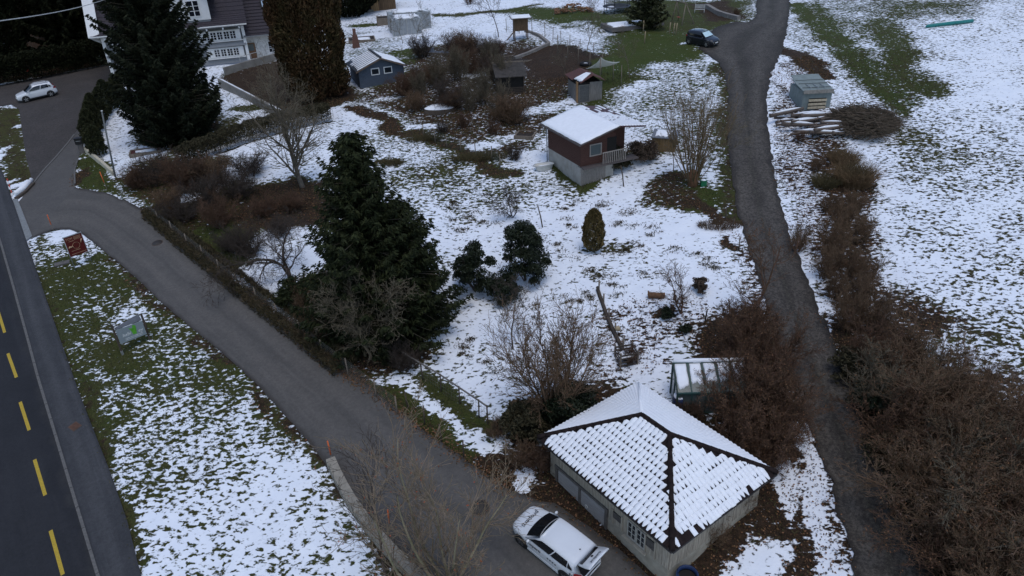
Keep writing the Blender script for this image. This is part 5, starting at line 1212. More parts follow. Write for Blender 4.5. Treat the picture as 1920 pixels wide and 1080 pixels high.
def twig_leaves(segs, n, size, seed, lo=0.0):
    r = np.random.default_rng(seed); S = np.concatenate(segs[-2:]); S = S[S[:, 5] > lo]; i = r.integers(0, len(S), n)
    t = r.random((n, 1)); P = S[i, 0:3]*(1-t)+S[i, 3:6]*t+r.normal(0, size*.5, (n, 3))
    return cards_mesh('leaves', P, r.normal(size=(n, 3)), size*r.uniform(.6, 1.4, n), size*.6, seed)
# ------------------------------------------------------------------ conifers
def conifer_mesh(seed, H, Rb, z0=.6, lev=.40, nb=8, expo=.85, droop=.25, dens=1.0, cl=.42, cw=.15, jitter=.25, lump=.2, tipup=.25):
    r = np.random.default_rng(seed); P = []; D = []; LN = []; br = []
    z = z0; ph = r.random(7)*6.28
    while z < H*.985:
        t = (z-z0)/(H-z0); Rr = Rb*(1-t)**expo*min(1, .72+.28*(z-z0)/(.12*H))
        n = max(4, int(nb*(1-.35*t)))
        for k in range(n):
            az = 2*math.pi*(k+r.uniform(-.35, .35))/n+z*2.1; lum = 1+lump*math.sin(3*az+ph[0]+z*.7)+lump*.7*math.sin(5*az+ph[1]-z*1.3)
            L = max(.25, Rr*lum*r.uniform(1-jitter, 1.08)); o = np.array([math.cos(az), math.sin(az), 0.]); sd = np.array([-o[1], o[0], 0])
            e0 = -droop*(1-t)+.25*t; ns = max(2, int(L/.22))
            zz = z+r.uniform(-.15, .15)
            for s in range(ns+1):
                u = s/ns; c = o*L*u+np.array([0, 0, zz+L*(e0*u+tipup*u*u-.12*math.sin(u*math.pi))]); wsp = (.16+.42*L*(1-u)*.45)
                m = max(2, int(dens*(3+5*(u > .25))))
                off = r.uniform(-1, 1, m); c2 = c[None]+sd[None]*(off*wsp)[:, None]+np.stack([r.normal(0, .06, m), r.normal(0, .06, m), -np.abs(off)*wsp*.28+r.normal(0, .07, m)], 1)
                dd = o[None]*r.uniform(.3, 1.0, m)[:, None]+sd[None]*(np.sign(off)*r.uniform(.2, 1, m))[:, None]+np.array([0, 0, 1.])[None]*r.uniform(-.75, .15, m)[:, None]
                P.append(c2); D.append(dd); LN.append(cl*r.uniform(.6, 1.25, m))
            br.append((0, 0, zz, *(o*L*.8+np.array([0, 0, zz+L*(e0*.8+tipup*.6)])), .035*(1-t)+.012, .01))
        z += lev*r.uniform(.8, 1.2)*(1-.35*t)
    # leader
    m = 40; tt = r.random(m); P.append(np.stack([r.normal(0, .05, m), r.normal(0, .05, m), H*(.93+.075*tt)], 1)); D.append(np.stack([r.normal(0, .5, m), r.normal(0, .5, m), np.ones(m)], 1)); LN.append(np.full(m, .3))
    P = np.concatenate(P); D = np.concatenate(D); LN = np.concatenate(LN)
    return cards_mesh('crown', P, D, LN, cw*r.uniform(.7, 1.3, len(P)), seed), np.array(br), len(P)
def conifer(name, label, px, py, H, Rb, m, seed, loc=None, **kw):
    c, br, n = conifer_mesh(seed, H, Rb, **kw); T = thing(name, label, 'tree', loc if loc is not None else on(px, py))
    tr = MB(); tr.tube([(0, 0, -.3), (0, 0, H*.5), (0, 0, H*.95)], [.016*H, .010*H, .02], 7); tr.build('trunk', BARK, T)
    link('branches', tubes_mesh('branches', br, 3), BARK, T); link('crown', c, m, T); return T
conifer('spruce_tree', 'tall dark green spruce in the middle of the garden beside the side road', 708, 622, 12.4, 4.9, NEED, 1, lev=.27, nb=12, dens=1.9, expo=.70, droop=.34, lump=.13, z0=.2, jitter=.38, cl=.34, cw=.10)
conifer('spruce_tree', 'shorter spruce leaning out right of the tall garden spruce', 772, 604, 8.0, 3.6, NEED, 2, lev=.28, nb=11, dens=1.8, expo=.62, lump=.16, z0=.2, jitter=.4, cl=.34, cw=.10)
conifer('fir_tree', 'huge black-green fir hiding the middle of the grey house', 336, 262, 23, 5.1, NEEDD, 3, lev=.36, nb=13, dens=1.7, cl=.45, cw=.14, expo=.55, droop=.1, lump=.13, z0=.4, jitter=.35)
def column_mesh(seed, H, Rb, n, ln=.5, wd=.16, base=.25, lump=.14, vert=1.0):
    r = np.random.default_rng(seed); z = r.random(n)**.9; az = r.uniform(0, 2*np.pi, n); ph = r.random(6)*6.28
    prof_ = np.minimum(1, base+(1-base)*np.minimum(1, z/.16))*np.sqrt(np.clip(1-(np.maximum(z-.25, 0)/.75)**2.4, 0, 1))
    lum = 1+lump*np.sin(4*az+ph[0]+z*9)+lump*np.sin(7*az+ph[1]-z*17)+lump*.8*np.sin(3*az+ph[2]+z*26)
    rr = Rb*prof_*lum*(1-np.abs(r.normal(0, .13, n)))
    P = np.stack([rr*np.cos(az), rr*np.sin(az), .2+z*H*.98], 1); o = np.stack([np.cos(az), np.sin(az), np.zeros(n)], 1)
    D = o*r.uniform(.1, .8, (n, 1))+np.array([0, 0, 1.])*vert*r.uniform(.3, 1, (n, 1))+r.normal(0, .35, (n, 3))
    return cards_mesh('crown', P, D, ln*r.uniform(.6, 1.3, n), wd, seed)
def column(name, label, loc, H, Rb, m, mesh, group=None, rz=0, sc=(1, 1, 1), cat='tree'):
    T = thing(name, label, cat, loc, rz, group); T.scale = sc
    tr = MB(); tr.tube([(0, 0, -.4), (0, 0, H*.9)], [.02*H, .01], 6); tr.build('trunk', BARK, T)
    link('crown', mesh, m, T)
    return T
column('cypress_tree', 'broad rust-tinged cypress column between house and blue-grey shed', on(596, 180), 20, 3.4, NEEDR, column_mesh(5, 20, 3.4, 64000, .45, .15, .82, .10))
# dark wood behind the forecourt and house
fm1 = column_mesh(6, 24, 4.6, 24000, .8, .26, .5); fm2, _, _ = conifer_mesh(7, 26, 5.5, lev=.7, nb=10, dens=1.0, cl=.85, cw=.34, expo=.7, z0=.8)
WOODL = mat('wood_foliage', (.012, .014, .006), .85, .3, .5, attr=.45, spec=.1)
wood = [(-66, 96, 0, 'leftmost dark conifer in the wood behind the forecourt'), (-58, 101, 1, 'dark conifer in the wood behind the white hatchback on the forecourt'), (-50.5, 106, 0, 'olive-black conifer standing left of the pale house gable'), (-74, 103, 1, 'dark conifer at the far left edge of the wood'), (-62, 112, 0, 'dark conifer in the second row of the wood, far left'), (-54, 117, 1, 'dark conifer in the second row of the wood, by the house gable'), (-44, 122, 0, 'dark conifer behind the grey house roof'), (-70, 122, 1, 'dark conifer deep in the wood at the top left corner'), (-33, 124, 1, 'dark conifer behind the annex roof of the house'), (-82, 115, 0, 'dark conifer deep in the wood left of all others'), (-24, 121, 0, 'dark conifer behind the rusty cypress'), (-77, 130, 0, 'dark conifer in the third row of the wood, left'), (-62, 130, 1, 'dark conifer in the third row of the wood, middle'), (-50, 132, 0, 'dark conifer in the third row of the wood, by the roof'), (-90, 125, 1, 'dark conifer at the far left of the third wood row')]
for i, (x, y, k, lb) in enumerate(wood):
    T = column('wood_conifer', lb, onw(x, y), 24, 0, WOODL, fm1 if k == 0 else fm2, 'conifers of the dark wood', rz=i*1.3, sc=(1, 1, .85+.3*((i*37) % 10)/10))
# forest edge hedge
def hedge_mesh(seed, pts, wd, h, n, ln=.16, w_=.08, lump=.12, vert=.3):
    r = np.random.default_rng(seed); pts = [Vector(p) for p in pts]; L = [0]
    for a, b in zip(pts, pts[1:]): L.append(L[-1]+(b-a).length)
    s = r.uniform(0, L[-1], n); A = np.array([list(p) for p in pts]); xi = np.stack([np.interp(s, L, A[:, k]) for k in range(3)], 1)
    k = np.clip(np.searchsorted(L, s)-1, 0, len(pts)-2); dv = nrm((A[1:]-A[:-1])*np.array([1, 1, 0]))[k]; sd = np.stack([-dv[:, 1], dv[:, 0], np.zeros(n)], 1)
    a = r.uniform(0, 1, n)*(np.pi*1.16)-.25; ux = np.sign(np.cos(a))*np.abs(np.cos(a))**.45; uz = np.sign(np.sin(a))*np.abs(np.sin(a))**.45
    sh = (1.03-np.abs(r.normal(0, .13, n)))*(1+.25*lump*np.sin(s*2.1+seed)+.3*lump*np.sin(s*5.3+a*2)+.35*lump*np.sin(s*9.1-a*3))
    P = xi+sd*(ux*wd/2*sh)[:, None]+np.array([0, 0, 1.])*(np.maximum(uz, -.05)*h*sh)[:, None]
    D = sd*ux[:, None]+r.normal(0, .7, (n, 3))+np.array([0, 0, vert])
    return cards_mesh('foliage', P, D, ln*r.uniform(.6, 1.4, n), w_, seed)
def hedge(name, label, px, wd, h, n, m, seed, twig=TWIG_D, **kw):
    pts = [on(*p) for p in px]; o = pts[0]; T = thing(name, label, 'hedge', o); rel = [p-o for p in pts]
    link('foliage', hedge_mesh(seed, rel, wd, h, n, **kw), m, T)
    rg = random.Random(seed); S = []
    for a, b in zip(rel, rel[1:]):
        for _ in range(int((b-a).length*14)):
            p = a.lerp(b, rg.random())+Vector((rg.uniform(-.3, .3)*wd, rg.uniform(-.3, .3)*wd, -.1)); q = p+Vector((rg.uniform(-.3, .3), rg.uniform(-.3, .3), h*rg.uniform(.7, 1.08))); S.append((*p, *q, .015, .006))
    link('stems', tubes_mesh('stems', S, 3), twig, T); return T
hedge('clipped_hedge', 'long low olive-brown hedge between the house lawn and the snowy slope', [(340, 312), (400, 287), (470, 262), (540, 240), (620, 222)], 2.0, 1.5, 30000, HEDGE, 11)
hedge('dry_scrub', 'band of dry brown grass and scrub along the inner edge of the side road', [(285, 402), (350, 458), (430, 522), (500, 578), (570, 632), (650, 695)], 1.5, .75, 16000, mat('dry_scrub', (.085, .062, .032), .9, .4, 1.2, attr=.5, col2=(.045, .042, .018)), 13, ln=.3, w_=.05, vert=1.2)
hedge('wood_hedge', 'black-green hedge along the forecourt edge below the wood', [(-60, 168), (60, 148), (130, 134), (200, 120)], 3.0, 3.2, 18000, WOODL, 12, ln=.4, w_=.2)
# thuja hedge by the drive: a row of pointed plants
tp = [(172, 268), (176, 258), (181, 247), (186, 237), (192, 227), (199, 217), (207, 208), (216, 200), (226, 194), (237, 189), (180, 282), (188, 292)]
tm = [column_mesh(20+k, 2.9, .75, 2600, .26, .09, .8, .10) for k in range(3)]
for i, (x, y) in enumerate(tp):
    column('thuja_bush', f'{ORD[i]} thuja of the dark pointed hedge, counted up from the letterbox end' if i < 10 else ('lower thuja beside the letterbox', 'lowest thuja by the cream wall')[i-10], on(x, y), 2.9, 0, THUJA, tm[i % 3], 'thujas of the drive hedge', rz=i*1.1, sc=(1, 1, .85+.3*((i*53) % 10)/10), cat='shrub')
# ------------------------------------------------------------------ evergreens in the garden
def blob_mesh(seed, R, H, n, ln=.17, wd=.08, lobes=46):
    r = np.random.default_rng(seed); zc = r.uniform(.12, .86, lobes); ac = r.uniform(0, 6.28, lobes); qc = R*.78*np.sqrt(r.random(lobes))*np.sqrt(np.clip(1.05-zc**2, .1, 1)); C = np.stack([qc*np.cos(ac), qc*np.sin(ac), H*zc], 1)
    rad = R*r.uniform(.16, .34, lobes); i = r.integers(0, lobes, n); v = nrm(r.normal(size=(n, 3))); v[:, 2] = np.abs(v[:, 2])*.9-.15
    P = C[i]+v*(rad[i]*(1.05-np.abs(r.normal(0, .38, n))))[:, None]*np.array([1, 1, 1.25]); P = P[P[:, 2] > 0]
    return cards_mesh('foliage', P, r.normal(size=(len(P), 3))+np.array([0, 0, .4]), ln*r.uniform(.6, 1.3, len(P)), wd, seed)
def bush(name, label, px, py, R, H, m, seed, n=9000, group=None, **kw):
    T = thing(name, label, 'shrub', on(px, py), 0, group); link('foliage', blob_mesh(seed, R, H, n, **kw), m, T)
    sg = grow(seed, H*.9, 6, .05, (.1, .6), 1, kids=(1,)); st_ = link('stem', tubes_mesh('stem', np.concatenate(sg), 4), TWIG_D, T); st_['kind'] = 'stuff'; return T
bush('evergreen_shrub', 'dark evergreen shrub just right of the garden spruces', 892, 545, 1.7, 3.3, EVER, 31, 11000)
bush('evergreen_shrub', 'tall dark evergreen shrub with leafy top in mid garden', 985, 525, 2.0, 4.2, EVER, 32, 15000)
bush('evergreen_shrub', 'low evergreen shrub at the foot of the mid-garden evergreen', 945, 560, 1.3, 1.8, EVER, 33, 6000)
bush('evergreen_shrub', 'dark evergreen shrub under the bare bush behind the garage', 1075, 800, 1.9, 2.2, EVER, 34, 11000)
bush('evergreen_shrub', 'low brown-green shrub left of the garage roof corner', 985, 815, 1.5, 1.7, HEDGE, 35, 9000)
bush('evergreen_shrub', 'dark evergreen by the road at the foot of the tall spruce', 560, 575, 1.6, 2.2, NEED, 36, 8000)
bush('evergreen_shrub', 'small round evergreen by the bare sapling right of the log', 1250, 598, .5, .7, EVER, 37, 1500, ln=.1)
bush('evergreen_shrub', 'small evergreen tuft on the snow above the greenhouse', 1285, 625, .45, .45, EVER, 38, 1200, ln=.1)
bush('evergreen_shrub', 'brown-green shrub growing against the front right of the brown hut', 1155, 315, 1.5, 1.6, HEDGE, 39, 6000)
bush('evergreen_shrub', 'brown shrub right of the brown hut porch', 1205, 300, 1.6, 1.6, LEAFD, 40, 6000)
column('yellow_conifer', 'small straw-yellow dwarf conifer alone on the snow', on(1112, 470), 2.9, 0, NEEDY, column_mesh(41, 2.9, .72, 5200, .26, .07, .6, .07, 1.4), cat='shrub')
bush('brown_shrub', 'round brown shrub near the bare sapling beside the lane hedge', 1312, 548, .65, .9, LEAFD, 42, 1800)
conifer('garden_fir', 'bushy olive conifer by the trampoline at the top of the photo', 1212, 52, 7.2, 2.7, mat('olive_needle', (.032, .036, .012), .8, .3, .8, attr=.4), 43, lev=.5, nb=8, cl=.5, cw=.2, expo=.6)
# ------------------------------------------------------------------ bare trees
s = grow(101, 12.2, 1, .20, (0, .05), 4, kids=(2.6, 2.0, 1.5, 1.0), ratio=(.72, .58, .5, .45), up=(.10, .10, .07, .05), ang=(.5, 1.0), first=.22, L0=.60)
plant('bare_tree', 'tall bare grey tree in front of the rusty cypress and hedge', 'tree', on(568, 352), s, BARK, TWIG, trunk_lv=2)
s = grow(102, 5.2, 2, .12, (.1, .5), 4, kids=(1.5, 1.6, 1.3, 1.0), ratio=(.65, .6, .5, .45), up=(.02, .02, .02, .02), wob=.3, ang=(.5, 1.1), first=.15)
plant('fruit_tree', 'dark gnarled bare fruit tree left of the tall spruce', 'tree', on(545, 520), s, TWIG_D, TWIG_D, trunk_lv=2)
s = grow(103, 6.4, 4, .11, (.12, .55), 4, kids=(1.7, 1.7, 1.4, 1.0), ratio=(.6, .55, .5, .45), up=(.06, .05, .03, .03), wob=.2, ang=(.4, 1.0), first=.25, L0=.7, base_r=.15)
plant('bare_tree', 'pale spreading bare willow by the roadside fence in front of the spruce', 'tree', on(692, 668), s, mat('willow_bark', (.17, .135, .085), .9, attr=.2), TWIG, trunk_lv=1)
s = grow(104, 5.4, 1, .075, (0, .08), 4, kids=(1.3, 1.4, 1.2, 1.0), up=(.1, .04, .03, .02), ang=(.6, 1.1), first=.3, L0=.8)
plant('bare_tree', 'thin bare dark sapling standing on the snow left of the log wall', 'tree', on(962, 655), s, TWIG_D, TWIG_D, trunk_lv=1)
s = grow(105, 7.6, 11, .075, (.1, .65), 3, kids=(1.9, 1.8, 1.3), ratio=(.5, .5, .45), up=(.10, .08, .05), wob=.14, ang=(.3, .8), first=.2, L0=.9, base_r=.25)
plant('bare_shrub', 'large many-stemmed bare bush behind the garage', 'shrub', on(1040, 785), s, TWIG_B, TWIG_B, twig_leaves(s, 1500, .07, 1), LEAFD)
s = grow(106, 8.6, 6, .075, (.05, .75), 3, kids=(1.3, 1.4, 1.2), ratio=(.6, .55, .5), up=(.08, .08, .05), wob=.11, ang=(.35, .8), first=.12, L0=.85, base_r=.2, tw=.009)
plant('bare_tree', 'bare olive-barked young tree at the bottom edge over the parapet wall', 'tree', on(835, 1105), s, mat('olive_bark', (.22, .195, .12), .9, attr=.2), mat('tan_twig', (.21, .16, .105), .9, attr=.35), twig_leaves(s, 260, .10, 2), mat('rust_leaf', (.26, .08, .03), .8, attr=.4))
s = grow(107, 6.5, 2, .05, (.45, .9), 3, kids=(1.5, 1.4, 1.1), up=(.02, .04, .03), ang=(.3, .8), first=.1, L0=.95)
plant('bare_shrub', 'low bare dark shrub sprawling over snow at the bottom edge', 'shrub', on(730, 1110), s, TWIG_D, TWIG_D, rz=2.2)
s = grow(108, 8.8, 1, .16, (0, .1), 3, kids=(1.2, 1.0, 1.0), up=(.1, .1, .06), ang=(.3, .7), first=.3)
pol = grow(109, 9.2, 34, .045, (.05, .6), 2, kids=(1.2, 1.0), ratio=(.4, .45), up=(.10, .06), wob=.07, ang=(.25, .6), first=.35, L0=1.0, base_r=.22)
T = plant('pollard_tree', 'pollarded tree with a fan of upright shoots beside the lane', 'tree', on(1298, 350), pol, mat('pollard_shoot', (.15, .105, .055), .9, attr=.3), mat('pollard_shoot', (.15, .105, .055), .9), n0=5)
st = MB(); st.tube([(0, 0, -.3), (.02, 0, .5), (0, .03, .95), (0, 0, 1.15)], [.42, .34, .42, .2], 9); st.build('pollard_head', mat('orange_bark', (.17, .085, .045), .9, .3, 6), T)
s = grow(110, 7.5, 1, .12, (0, .25), 4, kids=(1.5, 1.5, 1.2, 1.0), up=(.1, .06, .04, .03), ang=(.45, 1.0), first=.25, L0=.75)
plant('bare_tree', 'bare reddish-twigged tree leaning over the lane above the brown bushes', 'tree', on(1408, 625), s, TWIG_R, TWIG_R, twig_leaves(s, 500, .08, 3), LEAFB, trunk_lv=1)
s2 = grow(111, 4.2, 2, .07, (.1, .4), 3, kids=(1.5, 1.4, 1.1), up=(.08, .05, .04), ang=(.4, .9), first=.2)
plant('bare_tree', 'small bare sapling on the snow above the greenhouse', 'tree', on(1278, 590), s2, TWIG_R, TWIG_R, trunk_lv=1)
s3 = grow(112, 3.4, 3, .05, (.1, .5), 3, kids=(1.6, 1.5, 1.1), up=(.06, .04, .03), ang=(.4, .9), first=.15)
plant('bare_shrub', 'small bare dark shrub on the snow below the vegetable plots', 'shrub', on(960, 405), s3, TWIG_D, TWIG_D)
s4 = grow(113, 6.0, 1, .07, (0, .1), 4, kids=(1.3, 1.3, 1.1, .9), up=(.1, .06, .04, .03), first=.3)
for (x, y, lb, k, m) in ((935, 70, 'bare tree trunk standing behind the stilted hutch', 1.35, TWIG_D), (755, 82, 'bare sapling in front of the plastic film greenhouse', .8, TWIG), (1100, 105, 'bare sapling by the netting fence below the trampoline', 1.0, TWIG), (1180, 145, 'thin bare sapling on the lawn right of the white sail', .9, TWIG), (780, 85, 'second bare sapling near the film greenhouse', .95, TWIG), (1110, 45, 'bare bush sapling in front of the trampoline', .8, TWIG_R), (1060, 145, 'bare sapling beside the hen coop', .55, TWIG), (1345, 318, 'bare sapling between pollard and lane', .85, TWIG), (1310, 262, 'bare sapling on the meadow above the pollard', .8, TWIG), (1338, 282, 'bare sapling beside the lane above the pollard', .75, TWIG), (1262, 325, 'bare sapling left of the pollard shoots', .8, TWIG), (1280, 240, 'thin bare sapling farther up the snowy meadow', .6, TWIG)):
    plant('bare_tree', lb, 'tree', on(x, y), s4, m, m, trunk_lv=1, rz=x*.1, sc=(k, k, k))
# ------------------------------------------------------------------ shrub stock shared by hedgerow and thickets
def stock(seed, H, stems, lv, leaves, size, **kw):
    s = grow(seed, H, stems, .05, (.1, .75), lv, base_r=.5, L0=.9, first=.08, **kw)
    return tubes_mesh('stem', s[0], 4), tubes_mesh('crown', np.concatenate(s[1:]), 3), twig_leaves(s, leaves, size, seed) if leaves else None
ST = [stock(201, 4.5, 14, 3, 2000, .075, kids=(1.7, 1.5, 1.0), ratio=(.5, .5, .45), up=(.07, .05, .04), ang=(.3, .85)),
      stock(202, 4.5, 12, 3, 1400, .085, kids=(1.6, 1.5, 1.0), ratio=(.55, .5, .45), up=(.08, .06, .04), ang=(.3, .8)),
      stock(203, 4.5, 18, 3, 2600, .08, kids=(1.7, 1.4, 1.0), ratio=(.42, .5, .45), up=(.04, .03, .02), ang=(.4, 1.1)),
      stock(204, 4.5, 16, 3, 0, 0, kids=(1.6, 1.5, 1.0), ratio=(.5, .5, .45), up=(.08, .06, .04), ang=(.3, .85))]
def shrub(kind, label, loc, H, rz, m, ml, wide=1.0, group=None, name='bare_shrub', cat='shrub'):
    T = thing(name, label, cat, loc, rz, group); k = H/4.5; T.scale = (k*wide, k*wide, k); a, b, c = ST[kind]
    for nm, me, mm in (('stem', a, m), ('crown', b, m), ('leaves', c, ml)):
        if me is None: continue
        o = bpy.data.objects.new(nm, me); COL.objects.link(o); o.parent = T
        if nm == 'stem': o['kind'] = 'stuff'
        if not me.materials: me.materials.append(None)
        o.material_slots[0].link = 'OBJECT'; o.material_slots[0].material = mm
    return T
rg = random.Random(77)
hr = [(1668, 770, 4.0, 0), (1730, 740, 3.6, 3), (1700, 850, 4.0, 2), (1760, 830, 4.6, 3), (1735, 930, 3.8, 0), (1800, 900, 4.6, 1), (1850, 850, 4.2, 3), (1775, 1010, 4.6, 2), (1830, 980, 5.2, 0), (1890, 940, 4.8, 3), (1815, 1080, 4.4, 2), (1870, 1060, 5.0, 0), (1930, 1030, 5.4, 2), (1920, 880, 4.6, 1), (1640, 700, 3.2, 3), (1690, 690, 3.0, 1), (1860, 1130, 4.6, 0), (1940, 1120, 5.0, 2), (1800, 760, 3.2, 3)]
for i, (x, y, H, k) in enumerate(sorted(hr, key=lambda q: q[1])):
    shrub(k, f'{ORD[i]} brown bare shrub down the hedgerow along the lane\'s right edge', on(x, y), H, rg.uniform(0, 6), (TWIG_B, TWIG_R, TWIG_B, TWIG_B, TWIG)[i % 5], (LEAFB, LEAFD)[i % 2], 1.1+.25*(i % 3)/2, 'shrubs of the right hedgerow')
lf = [(1395, 700, 4.2, 2), (1430, 770, 4.6, 0), (1385, 790, 4.2, 2), (1440, 690, 4.0, 0), (1455, 830, 3.8, 2), (1400, 860, 3.2, 0), (1400, 640, 3.6, 0), (1440, 870, 2.8, 2)]
for i, (x, y, H, k) in enumerate(sorted(lf, key=lambda q: q[1])):
    shrub(k, f'{ORD[i]} russet-leaved bush down the thicket between greenhouse and lane', on(x, y), H, rg.uniform(0, 6), TWIG_R, LEAFB, .95, 'russet bushes left of the lane')
lo = [(1560, 480, 3.2, 3), (1590, 520, 2.8, 1), (1545, 520, 2.6, 3), (1575, 430, 2.4, 3), (1610, 580, 3.2, 1), (1590, 620, 3.0, 3), (1640, 620, 3.4, 1), (1495, 470, 2.2, 3), (1600, 400, 2.0, 3), (1610, 455, 2.6, 1), (1620, 540, 2.6, 3), (1530, 320, 1.4, 3), (1560, 560, 2.2, 1)]
for i, (x, y, H, k) in enumerate(sorted(lo, key=lambda q: q[1])):
    shrub(k, f'{ORD[i]} thin bare bush down the snowy verge right of the lane', on(x, y), H, rg.uniform(0, 6), TWIG_B, LEAFD, .8, 'bushes on the snowy verge')
for i, (x, y, H, m_, lb) in enumerate(((1600, 705, 1.3, HEDGE, 'low mossy bush on the right lane edge, uppermost of four'), (1632, 780, 1.4, EVER, 'low dark green bush on the right lane edge, second of four'), (1668, 862, 1.4, HEDGE, 'low mossy bush on the right lane edge, third of four'), (1712, 955, 1.5, EVER, 'low dark green bush on the right lane edge, lowest of four'))):
    bush('verge_bush', lb, x, y, 1.5, H, m_, 60+i, 5000)
for i, (x, y, H, m_, lb) in enumerate(((450, 372, 2.6, TWIG_D, 'dark bare bush beside the trunk of the tall bare tree'), (500, 402, 1.7, TWIG_R, 'low dark red bush on leafy ground left of the spruce'), (550, 392, 1.6, TWIG_R, 'low dark red bush close to the left of the spruce'), (470, 330, 2.4, TWIG_D, 'dark bare bush on the slope below the clipped hedge'), (525, 440, 1.6, TWIG_D, 'low dark bush above the gnarled fruit tree'), (345, 415, 2.2, TWIG_D, 'dark bush near the fence left of the green bank'), (440, 470, 2.0, TWIG_D, 'dark bush on the green bank above the fence'), (385, 345, 2.6, TWIG_D, 'dark bush below the left end of the clipped hedge'))):
    shrub(3, lb, on(x, y), H, i*1.4, m_, LEAFD, 1.6)
th = []
for i in range(40):
    x, y = rg.uniform(700, 1010), rg.uniform(95, 235)
    if 815 < y*1.2+x*.0 and False: continue
    th.append((x, y))
th = [(x, y) for x, y in th if not (920 < x < 990 and 150 < y < 215) and not (x < 770 and y < 165) and not (y > 150+.33*(x-700)+40) and not (x > 940 and y < 140) and not (1000 < x and y > 180)]
for i, (x, y) in enumerate(sorted(th, key=lambda q: q[0])):
    k = (3, 1, 3, 2)[i % 4]; shrub(k, f'{ORD[i]} bramble bush from the left in the tangle below the blue-grey shed', on(x, y), rg.uniform(1.5, 3.4), rg.uniform(0, 6), (TWIG_R, TWIG_D, TWIG_B)[i % 3], LEAFD, 1.25, 'bramble thicket')
lb2 = [(300, 345, 3.2, 3), (350, 360, 3.8, 3), (395, 390, 3.6, 1), (320, 395, 2.4, 3), (415, 425, 2.8, 3), (265, 350, 2.4, 2), (470, 480, 2.6, 3), (410, 350, 3.2, 3)]
for i, (x, y, H, k) in enumerate(sorted(lb2, key=lambda q: q[0])):
    shrub(k, f'{ORD[i]} dark bare bush from the left on the bank above the side road', on(x, y), H, rg.uniform(0, 6), (TWIG_R, TWIG_D, TWIG_B)[i % 3], LEAFD, 1.15, 'dark bushes on the bank')
for i, (x, y, H, m, lb) in enumerate(((255, 352, 2.2, TWIG_R, 'dark red twiggy bush beside the lamp post'), (575, 590, 2.6, TWIG_B, 'brown roadside bush at the left foot of the spruce'), (610, 640, 2.4, TWIG_B, 'brown roadside bush under the spruce by the fence'), (760, 690, 2.0, TWIG_D, 'dark bare bush at the corner of the rail fence'), (1010, 880, 2.0, TWIG_R, 'bare red-brown bush at the left corner of the garage'), (975, 870, 1.8, TWIG_B, 'bare bush by the roadside left of the garage'), (930, 820, 1.5, TWIG_B, 'small bare bush at the end of the rail fence'), (1180, 680, 1.3, TWIG_R, 'small bare bush beside the log crate'), (1330, 1020, 1.8, TWIG_B, 'bare climber bush against the right wall of the garage'), (1385, 960, 1.8, TWIG_B, 'bare bush under the right eaves of the garage'), (1300, 790, 1.8, TWIG_R, 'dark bush at the left end of the greenhouse'), (1500, 265, 1.2, TWIG_R, 'dark bramble at the foot of the log pile'), (660, 20, 3.0, TWIG_D, 'bare bush at the left of the tan barn'), (880, 8, 2.4, TWIG_R, 'bare bush on the snow behind the field path'), (1380, 30, 1.2, TWIG_R, 'low dry bush by the stony bank near the black car'), (925, 255, 1.6, TWIG_R, 'bramble over the vegetable frame'), (870, 240, 1.8, TWIG_R, 'bramble trained over the wire frame'), (830, 250, 1.4, TWIG_D, 'bramble at the left end of the wire frame'), (965, 300, 1.5, TWIG_D, 'dark bramble right of the round snow patch'))):
    shrub(3 if m in (TWIG_D, TWIG) else 1, lb, on(x, y), H, i*.9, m, LEAFD, 1.1)
for i, (x, y, H) in enumerate(((820, 165, 4.2), (860, 150, 4.6), (905, 190, 4.4), (935, 215, 4.0), (880, 205, 3.6), (945, 165, 4.4), (790, 180, 3.2), (915, 130, 4.2))):
    shrub(1, f'{ORD[i]} tall olive-stemmed bush in the thicket right of the blue-grey shed', on(x, y), H, i*1.7, TWIG, LEAFD, .75, 'tall olive bushes of the thicket')
# ------------------------------------------------------------------ reed tussocks
def tussock(label, px, py, R, H, n, seed, m=STRAW, ry=None, group=None):
    r = np.random.default_rng(seed); a = r.uniform(0, 2*np.pi, n); q = np.sqrt(r.random(n)); b = np.stack([np.cos(a)*q*R, np.sin(a)*q*(ry or R), np.full(n, -.05)], 1)
    d = np.stack([np.cos(a)*q*.5+r.normal(0, .2, n), np.sin(a)*q*.5+r.normal(0, .2, n), np.ones(n)], 1); L = H*r.uniform(.5, 1.1, n)[:, None]; mid = b+nrm(d)*L*.6; e = mid+nrm(d+np.stack([r.normal(0, .5, n), r.normal(0, .5, n), -np.ones(n)*.5], 1))*L*.4
    S = np.concatenate([np.concatenate([b, mid, np.full((n, 1), .012), np.full((n, 1), .009)], 1), np.concatenate([mid, e, np.full((n, 1), .009), np.full((n, 1), .003)], 1)])
    o = link('reed_tussock', tubes_mesh('reed_tussock', S, 3), m, None, on(px, py)); tag(o, label, 'reeds', group); return o
tussock('large tan tussock of dead reeds right of the log pile track', 1600, 345, 1.1, 1.9, 1500, 1)
tussock('tan reed tussock lying below the log pile', 1580, 305, .9, 1.3, 900, 2)
tussock('short olive reed clump beside the tan reeds', 1545, 350, .8, 1.1, 700, 3, mat('olive_reed', (.095, .078, .035), .9, attr=.4))
tussock('dry reed clump farther down the snowy verge', 1575, 395, 1.2, 1.0, 800, 4, mat('russet_reed', (.105, .068, .04), .9, attr=.4))
tussock('tan grass clump by the road under the spruce', 590, 605, .9, 1.3, 700, 5, mat('russet_reed', (.105, .068, .04), .9))
tussock('dead grass along the wire frame of the vegetable plot', 900, 300, 2.4, .7, 900, 6, mat('olive_reed', (.095, .078, .035), .9), .6)
tussock('dead grass ridge at the left of the vegetable plot', 800, 262, 1.8, .7, 700, 7, mat('olive_reed', (.095, .078, .035), .9), .6)
